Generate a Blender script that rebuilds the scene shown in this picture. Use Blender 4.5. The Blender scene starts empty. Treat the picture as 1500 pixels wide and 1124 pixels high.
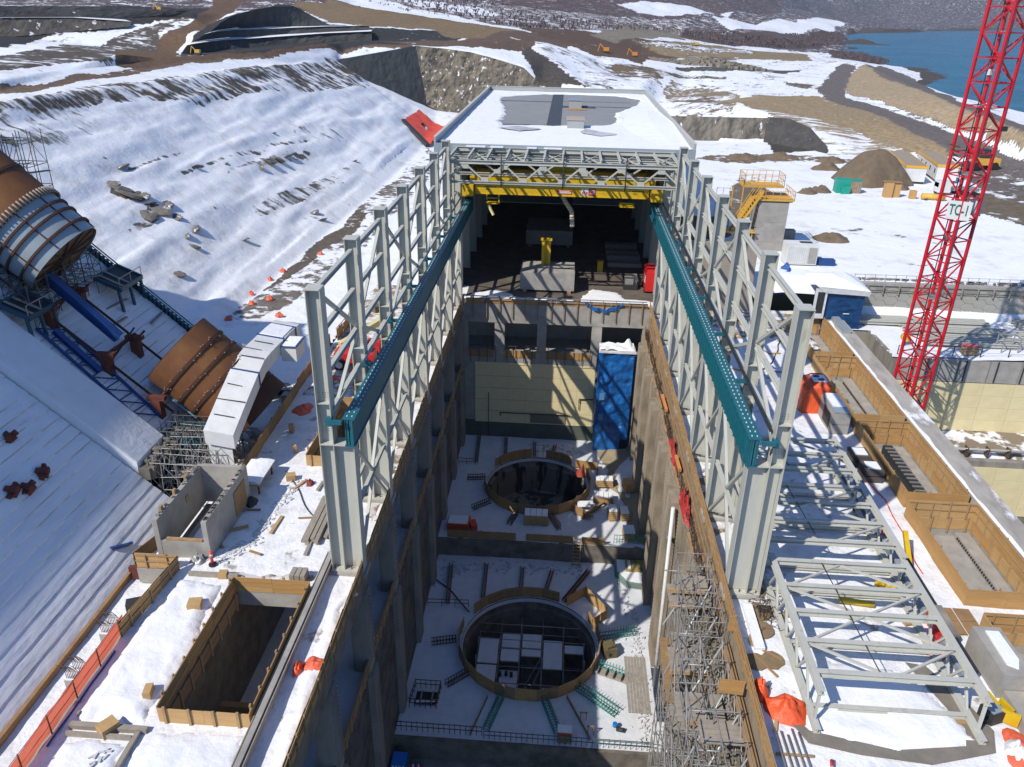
import bpy, math, random
import numpy as np
from math import sin, cos, pi, radians, sqrt, atan2, hypot
from mathutils import Vector, Matrix, noise as mnoise
from mathutils.geometry import delaunay_2d_cdt
random.seed(7)
C = bpy.context.scene.collection
SC = bpy.context.scene

# ---------------------------------------------------------------- camera, light
cam = bpy.data.cameras.new('camera')
cam.sensor_fit = 'HORIZONTAL'; cam.sensor_width = 36.0; cam.lens = 36.0 * 1145 / 1500
cam.clip_start = 0.5; cam.clip_end = 30000
cam_o = bpy.data.objects.new('camera', cam); C.objects.link(cam_o)
PITCH, YAW, ROLL = radians(25.55), radians(-3.44), radians(-1.154)
fwd = Vector((sin(YAW) * cos(PITCH), cos(YAW) * cos(PITCH), -sin(PITCH)))
rgt = Vector((cos(YAW), -sin(YAW), 0)); dwn = fwd.cross(rgt)
r2 = rgt * cos(ROLL) + dwn * sin(ROLL); d2 = dwn * cos(ROLL) - rgt * sin(ROLL)
m = Matrix((r2, -d2, -fwd)).transposed().to_4x4(); m.translation = (0.19, 0, 34)
cam_o.matrix_world = m
SC.camera = cam_o

SUN = Vector((-0.745, -0.72, 1.0)).normalized()      # direction towards the sun
w = bpy.data.worlds.new('World'); SC.world = w; w.use_nodes = True
nt = w.node_tree; bg = nt.nodes['Background']
sky = nt.nodes.new('ShaderNodeTexSky'); sky.sky_type = 'NISHITA'; sky.sun_disc = False
sky.sun_elevation = math.asin(SUN.z); sky.sun_rotation = atan2(SUN.x, SUN.y)
sky.altitude = 500; sky.air_density = 1.0; sky.dust_density = 0.4; sky.ozone_density = 3.0
tint = nt.nodes.new('ShaderNodeMix'); tint.data_type = 'RGBA'; tint.blend_type = 'MULTIPLY'; tint.inputs[0].default_value = 1.0; tint.inputs[7].default_value = (0.68, 0.97, 1.32, 1)   # clear cold sky
nt.links.new(sky.outputs[0], tint.inputs[6]); nt.links.new(tint.outputs[2], bg.inputs[0]); bg.inputs[1].default_value = 0.082
sun = bpy.data.lights.new('sun', 'SUN'); sun.energy = 3.6; sun.angle = radians(0.53); sun.color = (1.0, 0.94, 0.85)
sun_o = bpy.data.objects.new('sun', sun); C.objects.link(sun_o); sun_o.location = (-60, -60, 120)
sun_o.rotation_euler = (-SUN).to_track_quat('-Z', 'Y').to_euler()
vs = SC.view_settings; vs.view_transform = 'Standard'; vs.look = 'None'; vs.exposure = 0.40; vs.gamma = 1; vs.use_curve_mapping = False
SC.cycles.max_bounces = 6; SC.cycles.diffuse_bounces = 2; SC.cycles.glossy_bounces = 2
SC.cycles.use_denoising = True

# ---------------------------------------------------------------- materials
MATS = {}
def mat(name, col, rough=0.7, metal=0.0, col2=None, scale=1.5, thr=(0.35, 0.7), bump=0.0, bscale=8.0, col3=None, scale3=0.25, thr3=(0.55, 0.7), stretch=(1, 1, 1), spec=None):
    """noise-mottled principled material: col -> col2 by noise, then col3 in larger patches"""
    if name in MATS: return MATS[name]
    M = bpy.data.materials.new(name); M.use_nodes = True; t = M.node_tree; N = t.nodes; Lk = t.links
    b = N['Principled BSDF']; b.inputs['Roughness'].default_value = rough; b.inputs['Metallic'].default_value = metal
    if spec is not None: b.inputs['Specular IOR Level'].default_value = spec
    b.inputs['Base Color'].default_value = (*col, 1)
    tc = N.new('ShaderNodeTexCoord'); mp = N.new('ShaderNodeMapping'); mp.inputs['Scale'].default_value = stretch
    Lk.new(tc.outputs['Object'], mp.inputs[0]); src = mp.outputs[0]; cur = None
    def layer(cur, c, sc, th, det=6):
        n = N.new('ShaderNodeTexNoise'); n.inputs['Scale'].default_value = sc; n.inputs['Detail'].default_value = det; n.inputs['Roughness'].default_value = 0.62
        Lk.new(src, n.inputs['Vector'])
        r = N.new('ShaderNodeMapRange'); r.inputs[1].default_value = th[0]; r.inputs[2].default_value = th[1]; Lk.new(n.outputs[0], r.inputs[0])
        mx = N.new('ShaderNodeMix'); mx.data_type = 'RGBA'; Lk.new(r.outputs[0], mx.inputs[0])
        if cur is None: mx.inputs[6].default_value = (*col, 1)
        else: Lk.new(cur, mx.inputs[6])
        mx.inputs[7].default_value = (*c, 1); return mx.outputs[2]
    if col2: cur = layer(cur, col2, scale, thr)
    if col3: cur = layer(cur, col3, scale3, thr3)
    if cur: Lk.new(cur, b.inputs['Base Color'])
    if bump:
        n = N.new('ShaderNodeTexNoise'); n.inputs['Scale'].default_value = bscale; n.inputs['Detail'].default_value = 8; Lk.new(src, n.inputs['Vector'])
        bp = N.new('ShaderNodeBump'); bp.inputs['Strength'].default_value = 1.0; bp.inputs['Distance'].default_value = bump
        Lk.new(n.outputs[0], bp.inputs['Height']); Lk.new(bp.outputs[0], b.inputs['Normal'])
    MATS[name] = M; return M

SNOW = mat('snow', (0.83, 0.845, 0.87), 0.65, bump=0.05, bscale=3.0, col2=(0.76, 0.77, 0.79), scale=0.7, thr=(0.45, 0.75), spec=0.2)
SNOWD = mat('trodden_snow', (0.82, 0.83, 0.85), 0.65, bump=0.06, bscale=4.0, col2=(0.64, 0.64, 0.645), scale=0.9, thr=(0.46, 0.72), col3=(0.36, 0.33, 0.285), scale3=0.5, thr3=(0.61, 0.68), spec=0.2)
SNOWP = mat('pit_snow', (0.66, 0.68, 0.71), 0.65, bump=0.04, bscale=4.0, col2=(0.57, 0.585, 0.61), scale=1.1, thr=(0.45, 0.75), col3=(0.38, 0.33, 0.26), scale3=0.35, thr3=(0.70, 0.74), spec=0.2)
CONC = mat('concrete', (0.36, 0.34, 0.305), 0.9, col2=(0.27, 0.255, 0.23), scale=0.8, thr=(0.4, 0.7), bump=0.01, bscale=6, col3=(0.42, 0.40, 0.36), scale3=0.3)
CONCW = mat('weathered_concrete', (0.30, 0.275, 0.235), 0.92, col2=(0.16, 0.145, 0.12), scale=0.5, thr=(0.42, 0.68), bump=0.02, bscale=4, stretch=(1, 1, 0.35))
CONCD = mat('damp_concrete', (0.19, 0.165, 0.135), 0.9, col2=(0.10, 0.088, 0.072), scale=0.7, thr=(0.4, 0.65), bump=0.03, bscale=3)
STEEL = mat('painted_steel', (0.50, 0.50, 0.44), 0.45, col2=(0.44, 0.44, 0.39), scale=0.9, thr=(0.4, 0.75), col3=(0.36, 0.335, 0.275), scale3=1.6, thr3=(0.60, 0.72), stretch=(1, 1, 0.3))
TEAL = mat('teal_paint', (0.012, 0.135, 0.175), 0.42, col2=(0.009, 0.10, 0.135), scale=1.2)
PLY = mat('plywood', (0.47, 0.27, 0.095), 0.75, col2=(0.37, 0.205, 0.07), scale=1.2, thr=(0.4, 0.7), stretch=(1, 1, 3), col3=(0.30, 0.18, 0.08), scale3=0.6, thr3=(0.6, 0.75))
PLYO = mat('weathered_plywood', (0.33, 0.20, 0.09), 0.8, col2=(0.24, 0.145, 0.07), scale=1.3, thr=(0.4, 0.7), stretch=(1, 1, 3))
TIMB = mat('timber', (0.40, 0.26, 0.13), 0.8, col2=(0.28, 0.18, 0.09), scale=2.5, thr=(0.4, 0.7))
LUMB = mat('grey_lumber', (0.34, 0.30, 0.25), 0.85, col2=(0.25, 0.22, 0.18), scale=2.5)
RUST = mat('rusted_steel', (0.185, 0.072, 0.022), 0.8, col2=(0.12, 0.045, 0.016), scale=0.9, thr=(0.35, 0.7), col3=(0.26, 0.115, 0.035), scale3=0.45, thr3=(0.5, 0.75))
RUSTD = mat('dark_rust', (0.075, 0.03, 0.015), 0.85, col2=(0.045, 0.02, 0.012), scale=1.5)
RED = mat('red_paint', (0.60, 0.016, 0.028), 0.4, col2=(0.48, 0.012, 0.022), scale=2)
YEL = mat('yellow_paint', (0.66, 0.43, 0.012), 0.45, col2=(0.55, 0.35, 0.01), scale=1.2)
YELO = mat('ochre_yellow_paint', (0.70, 0.40, 0.06), 0.5, col2=(0.6, 0.33, 0.05), scale=1.5)
BLUE = mat('blue_paint', (0.012, 0.06, 0.22), 0.45, col2=(0.008, 0.045, 0.17), scale=1.5)
BTARP = mat('blue_tarp', (0.008, 0.125, 0.40), 0.38, col2=(0.006, 0.08, 0.28), scale=0.8, bump=0.35, bscale=0.9)
OTARP = mat('orange_tarp', (0.80, 0.115, 0.03), 0.5, col2=(0.65, 0.08, 0.02), scale=2, bump=0.1, bscale=3)
ONET = mat('orange_netting', (0.82, 0.17, 0.09), 0.6, col2=(0.6, 0.09, 0.04), scale=5)
INSUL = mat('insulation_sheet', (0.74, 0.64, 0.37), 0.7, col2=(0.68, 0.575, 0.32), scale=0.6, thr=(0.4, 0.7), bump=0.02, bscale=2)
INSULG = mat('grey_green_sheet', (0.10, 0.115, 0.09), 0.8, col2=(0.075, 0.085, 0.068), scale=0.8)
GALV = mat('galvanised_tube', (0.36, 0.36, 0.35), 0.45, 0.3, col2=(0.27, 0.26, 0.25), scale=2)
REBAR = mat('rebar', (0.07, 0.04, 0.03), 0.8, col2=(0.11, 0.065, 0.045), scale=4)
GREENB = mat('green_coated_rebar', (0.03, 0.27, 0.21), 0.6)
DARK = mat('dark_steel', (0.03, 0.032, 0.035), 0.6)
BLACK = mat('black_rubber', (0.015, 0.015, 0.016), 0.85)
WHITE = mat('white_paint', (0.72, 0.72, 0.70), 0.5, col2=(0.62, 0.62, 0.60), scale=1.0)
WTARP = mat('white_tarp', (0.74, 0.74, 0.73), 0.55, col2=(0.62, 0.62, 0.62), scale=0.8, bump=0.08, bscale=1.5)
GREYS = mat('grey_blue_steel', (0.30, 0.36, 0.39), 0.4, 0.2, col2=(0.36, 0.40, 0.41), scale=0.6)
MEMB = mat('roof_membrane', (0.27, 0.27, 0.265), 0.75, col2=(0.235, 0.235, 0.23), scale=0.4)
MEMBD = mat('dark_roof_membrane', (0.055, 0.066, 0.078), 0.7)
CLAD = mat('wall_cladding', (0.36, 0.375, 0.36), 0.55, col2=(0.32, 0.33, 0.32), scale=0.5)
EARTH = mat('earth', (0.17, 0.125, 0.08), 0.95, col2=(0.115, 0.085, 0.056), scale=0.5, bump=0.06, bscale=2.5, col3=(0.22, 0.165, 0.10), scale3=0.2)
GREENT = mat('green_tarp', (0.01, 0.30, 0.22), 0.5, bump=0.08, bscale=3)
REDM = mat('signal_red', (0.62, 0.02, 0.02), 0.45)
HEXC = mat('hex_panel_concrete', (0.39, 0.37, 0.325), 0.9, col2=(0.33, 0.315, 0.275), scale=0.5, bump=0.01, bscale=9)
DUCT = mat('cream_fabric', (0.62, 0.56, 0.42), 0.7)

# ---------------------------------------------------------------- mesh builder
BOXF = [(0, 3, 2, 1), (4, 5, 6, 7), (0, 1, 5, 4), (1, 2, 6, 5), (2, 3, 7, 6), (3, 0, 4, 7)]
class MB:
    def __init__(s): s.v = []; s.f = []; s.sm = set()
    def add(s, vs, fs, smooth=False):
        o = len(s.v); s.v += [tuple(p) for p in vs]
        if smooth: s.sm.update(range(len(s.f), len(s.f) + len(fs)))
        s.f += [tuple(i + o for i in f) for f in fs]; return s
    def box(s, x0, y0, z0, x1, y1, z1):
        return s.add([(x0, y0, z0), (x1, y0, z0), (x1, y1, z0), (x0, y1, z0), (x0, y0, z1), (x1, y0, z1), (x1, y1, z1), (x0, y1, z1)], BOXF)
    def cbox(s, c, sx, sy, sz, rot=0.0):
        ca, sa = cos(rot), sin(rot); P = []
        for z in (0, sz):
            for dx, dy in ((-sx / 2, -sy / 2), (sx / 2, -sy / 2), (sx / 2, sy / 2), (-sx / 2, sy / 2)):
                P.append((c[0] + dx * ca - dy * sa, c[1] + dx * sa + dy * ca, c[2] + z))
        return s.add(P, BOXF)
    def frame(s, p, q, up):
        p = Vector(p); q = Vector(q); d = (q - p).normalized(); u = Vector(up)
        if abs(d.dot(u)) > 0.98: u = Vector((0, 1, 0)) if abs(d.y) < 0.9 else Vector((1, 0, 0))
        a = d.cross(u).normalized(); b = a.cross(d).normalized(); return p, q, a, b
    def bar(s, p, q, w, h=None, up=(0, 0, 1), oa=0.0, ob=0.0):
        h = h or w; p, q, a, b = s.frame(p, q, up); P = []
        for c in (p, q):
            for i, j in ((-1, -1), (1, -1), (1, 1), (-1, 1)): P.append(c + a * (i * w / 2 + oa) + b * (j * h / 2 + ob))
        return s.add(P, [(0, 1, 2, 3), (7, 6, 5, 4), (1, 0, 4, 5), (2, 1, 5, 6), (3, 2, 6, 7), (0, 3, 7, 4)])
    def ibar(s, p, q, w, d, t=0.05, up=(0, 0, 1)):
        s.bar(p, q, w, t, up, 0, d / 2 - t / 2); s.bar(p, q, w, t, up, 0, -d / 2 + t / 2); return s.bar(p, q, t, d - 2 * t, up)
    def tube(s, p, q, r, n=6, r2=None, cap=True):
        p, q, a, b = s.frame(p, q, (0, 0, 1)); r2 = r if r2 is None else r2; P = []
        for c, rr in ((p, r), (q, r2)):
            for i in range(n): P.append(c + a * (rr * cos(2 * pi * i / n)) + b * (rr * sin(2 * pi * i / n)))
        s.add(P, [(i, (i + 1) % n, n + (i + 1) % n, n + i) for i in range(n)], True)
        if cap: o = len(s.v) - 2 * n; s.f += [tuple(o + i for i in reversed(range(n))), tuple(o + n + i for i in range(n))]
        return s
    def path(s, pts, r, n=5):
        for a, b in zip(pts[:-1], pts[1:]): s.tube(a, b, r, n)
        return s
    def prism(s, poly, z0, z1):
        n = len(poly); P = [(x, y, z0) for x, y in poly] + [(x, y, z1) for x, y in poly]
        return s.add(P, [tuple(reversed(range(n))), tuple(range(n, 2 * n))] + [(i, (i + 1) % n, n + (i + 1) % n, n + i) for i in range(n)])
    def loft(s, A, B, smooth=False):
        n = len(A); return s.add(list(A) + list(B), [(i, i + 1, n + i + 1, n + i) for i in range(n - 1)], smooth)
    def grid(s, xs, ys, zf, skip=None, smooth=True):
        o = len(s.v); nx, ny = len(xs), len(ys)
        s.v += [(x, y, zf(x, y)) for y in ys for x in xs]
        for j in range(ny - 1):
            for i in range(nx - 1):
                if skip and skip((xs[i] + xs[i + 1]) / 2, (ys[j] + ys[j + 1]) / 2): continue
                if smooth: s.sm.add(len(s.f))
                s.f.append((o + j * nx + i, o + j * nx + i + 1, o + (j + 1) * nx + i + 1, o + (j + 1) * nx + i))
        return s
    def mesh(s, name, mt, off=(0, 0, 0)):
        me = bpy.data.meshes.new(name); ox, oy, oz = off
        me.from_pydata([(x - ox, y - oy, z - oz) for x, y, z in s.v], [], s.f)
        for mm in (mt if isinstance(mt, (list, tuple)) else [mt]): me.materials.append(mm)
        if s.sm:
            fl = np.zeros(len(me.polygons), bool); k = [i for i in s.sm if i < len(fl)]; fl[k] = True; me.polygons.foreach_set('use_smooth', fl)
        return me

def tag(o, label=None, cat=None, group=None, kind=None):
    if label: o['label'] = label
    if cat: o['category'] = cat
    if group: o['group'] = group
    if kind: o['kind'] = kind
    return o
def thing(name, label, cat, loc=(0, 0, 0), group=None):
    o = bpy.data.objects.new(name, None); C.objects.link(o); o.location = loc; o.empty_display_size = 0.3
    return tag(o, label, cat, group)
def wloc(o):
    L = Vector((0, 0, 0))
    while o: L += o.location; o = o.parent
    return L
def part(name, mb, mt, parent, label=None, kind=None):
    me = mb.mesh(name, mt, wloc(parent)); o = bpy.data.objects.new(name, me); C.objects.link(o); o.parent = parent
    return tag(o, label, None, None, kind)
def solo(name, mb, mt, label, cat, loc=(0, 0, 0), group=None):
    me = mb.mesh(name, mt, loc); o = bpy.data.objects.new(name, me); C.objects.link(o); o.location = loc
    return tag(o, label, cat, group)
def struct(name, mb, mt, parent=None, kind='structure'):
    o = bpy.data.objects.new(name, mb.mesh(name, mt)); C.objects.link(o); o['kind'] = kind; return o
def inst(name, me, parent, loc=(0, 0, 0), rot=(0, 0, 0), scale=None):
    o = bpy.data.objects.new(name, me); C.objects.link(o); o.parent = parent; o.location = loc; o.rotation_euler = rot
    if scale: o.scale = scale
    return o
def copy_tree(o, parent=None):
    c = o.copy(); C.objects.link(c)
    if parent: c.parent = parent
    for ch in list(o.children): copy_tree(ch, c)
    return c
def place(o, loc, rz=None, label=None):
    o.location = loc
    if rz is not None: o.rotation_euler = (0, 0, rz)
    if label: o['label'] = label
    return o
def fr(a, b, st):
    n = max(1, int(round((b - a) / st))); return [a + (b - a) * i / n for i in range(n + 1)]
def nz(x, y, s=1.0, z=0.0): return mnoise.noise((x * s, y * s, z))
def fb(x, y, s=1.0, z=0.0): return mnoise.fractal((x * s, y * s, z), 1.0, 2.0, 4)
TINL = [[(-39.5,40,0),(-39.5,85,0),(-39,113,0),(-38,160,0),(-38,200,0.3),(-39,240,0.5),(-44,274,3.0),(-48.6,282.4,3.2)],[(-78,40,20.8),(-77.6,108,21.2),(-76.3,156,20.5),(-74.6,208,19.6),(-71.6,262,18)],[(-71.6,262,18),(-65.5,264.6,13.2),(-48.6,282.4,3.2)],[(-73,265.5,18.6),(-52.5,286,22.3),(-42.5,287.5,21.7),(-33.3,288,20.7),(-24,288.5,18.6),(-15,289,16.2),(-9.0,289.5,11.4)],[(-48.6,282.4,3.2),(-40,283.5,1.0),(-20,284.5,0.3),(-6,285.5,1.0)],[(-20,40,-0.3),(-20,100,-0.2),(-17,172,-0.2),(-14,250,0.2),(-6,285.5,1.0)],[(-84,60,21.5),(-84,118,21.8),(-83,160,21.5),(-80,210,21.2),(-74,262,20)],[(-85.2,120.3,23),(-87.6,142.1,23),(-89.5,178.5,23),(-87.0,197.5,23),(-81.0,239.4,23),(-76.0,279.9,23),(-61.4,324.5,23)],[(-91.4,129.8,24),(-91.4,148.8,24),(-89.1,164.1,24.5)],[(-210,289,21.2),(-201.5,292.5,22.2),(-191.3,300.5,23.2),(-183,308.5,24.2),(-170,320.5,25.6)],[(-215,300,26.4),(-205.5,302.5,27.2),(-195,310.5,27.4),(-187,317.5,27.4),(-172,326,26.6)],[(-220,309,30.4),(-212.5,313,31.2),(-203,323,31.4),(-191,330,31.4),(-179,338,31.2),(-156,346,30.6)],[(-267.3,390,32.1),(-228.6,410,33.5),(-190.2,440,34.8)],[(-139,295,17.2),(-134,300.5,17.6),(-128,310.5,18.4),(-118.5,320.5,19.4),(-110.5,328.5,20.2),(-96,334.5,20.8),(-79,338.5,21.5)],[(-134,304.5,20.2),(-130,315,20.9),(-120.5,325,21.4),(-112.5,333,22.0),(-97.6,339.5,23.0),(-80.4,343.5,24.0)],[(-133.5,306,23.0),(-131.5,312.5,23.9),(-128,322.5,24.4),(-120.8,332.5,24.6),(-112.5,340.5,25.0),(-99,346.5,25.8),(-83,349,26.3)],[(-130,313,27.0),(-127.5,320,29.2),(-123.3,330,31.3),(-118.6,340,32.6),(-112.8,348,33.0),(-108.4,353,30.2),(-102,355,27.0)],[(-144.0,330,25.6),(-159.6,390,30.0),(-177.9,450,34.4)],[(-160.0,480,36.0),(-105.8,480,32.2),(-57.1,460,27.1),(-25.8,430,24.3)],[(-76.6,345,22.1),(-44.7,360,22.3),(-22.1,370,21.9),(-9.8,360,19.8)],[(-21.8,330,24.1),(-9.1,330,22.9),(-1.1,330,20.7),(10.1,345,17.2),(28.5,370,16.4)],[(-8.4,310,19.0),(4.4,318,15.1),(18.0,330,12.2)],[(-7.4,288,10.1),(6.8,290,10.2),(26.4,300,9.9),(33.9,330,12.1),(50.7,380,13.3)],[(16.5,95.3,0),(37.6,95.3,0),(60,95.4,0),(120,95.4,0)],[(16.5,99,4.0),(37,96.6,4.2),(60,96.8,4.2),(110,97.2,4.2)],[(16.6,172,4.2),(22,214.6,4.2),(29,215,4.2),(52.5,216,4.2)],[(22,217,9.6),(52,217.5,9.8),(58,222,9.5)],[(52.7,218.4,4.2),(60.0,199.7,4.2),(70.7,197.7,4.2),(78.6,193.4,4.2),(80.9,181.7,4.3),(92.0,164.9,4.4)],[(47.2,253.1,10),(64.5,266.6,9.5),(80.9,271.6,9),(83.8,229.6,8.5),(88.4,203.9,6.8),(90.4,193.0,6),(97.2,175.7,5.3)],[(118.9,371.2,9),(103.6,313.1,9),(101.3,294.8,9),(100.3,249.2,8.3),(103.2,223.4,7),(101.9,185.2,5.8)],[(165.9,491.9,10.5),(144.8,401.4,11.5),(124.6,308.9,11.5),(112.2,246.9,11.5),(103.0,190.7,11.5),(116,150,11),(130,101,11)],[(282.1,788.3,-1),(240.7,602.3,-1),(233.1,551.1,-2.2),(201.8,490.9,-2.4),(193.6,427.6,-2.4),(184.5,344.2,-2.4),(200,200,-2.4),(220,60,-2.4)],[(303.0,925.9,-1),(300.3,878.9,-1.5),(364.9,1152.4,-1.5),(477.4,1533.4,-2.4),(646.1,2033.1,-2.4),(1563.8,4283.8,-2.4)],[(22.7,246.9,4.2),(31.7,299.4,5),(44.7,328.2,8),(60.6,329.7,9)],[(57.4,429.5,9),(90.7,426.2,9),(120.4,412.7,9)],[(47.6,562.5,9),(121.8,578.5,9),(147.8,540.6,9),(148.4,492.5,9)],[(121.8,935.5,7),(183.3,877.6,5),(284.2,916.8,1)],[(300,400,-9),(500,800,-9),(1000,2000,-9),(1900,3600,-9),(3000,3000,-9),(1500,900,-9),(600,300,-9),(400,60,-9)],[(-141.5,560,33.1),(-87.5,560,28.9),(-51.6,560,25.5),(6.4,560,22.2),(49.9,600,17.0)],[(-240.6,900,52.9),(-140.2,900,48.3),(-69.0,900,40.0),(18.3,1000,28.1),(141.3,1100,19.6),(287.6,1300,17.5),(424.2,1500,12.5),(590.6,1900,1.1)],[(-220.9,1500,110.0),(-45.6,1500,81.8),(147.2,1700,62.0),(357.1,1900,42.2),(575.2,2300,28.8),(780.0,2700,16.6),(1397.6,4000,10.0)],[(117.5,2600,173.0),(453.0,2800,112.7),(744.6,3300,57.4),(1062.0,3900,37.8),(1401.6,4300,24.4),(1547.1,4240,0.9),(1711.5,3760,0.7),(1777.2,3500,-3.2),(2163.3,3300,-7.5),(3039.1,3000,-8.8)],[(1109.3,4700,203.8),(1727.2,4900,103.6),(1966.0,4600,89.7),(2207.7,4400,78.1),(2720.1,4200,72.9),(4259.8,4000,101.8)],[(-500,40,25),(-450,200,30),(-450,400,38),(-700,700,60),(-500,900,110),(-900,1500,260),(-300,2600,500),(600,5200,700),(1600,6500,800),(3000,6500,700),(5500,5500,500),(5500,40,-9),(300,40,-2.4),(140,40,4)],[(-160,60,27),(-190,150,29),(-215,300,29)]]
NOEDGE = {43, 37}
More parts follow.
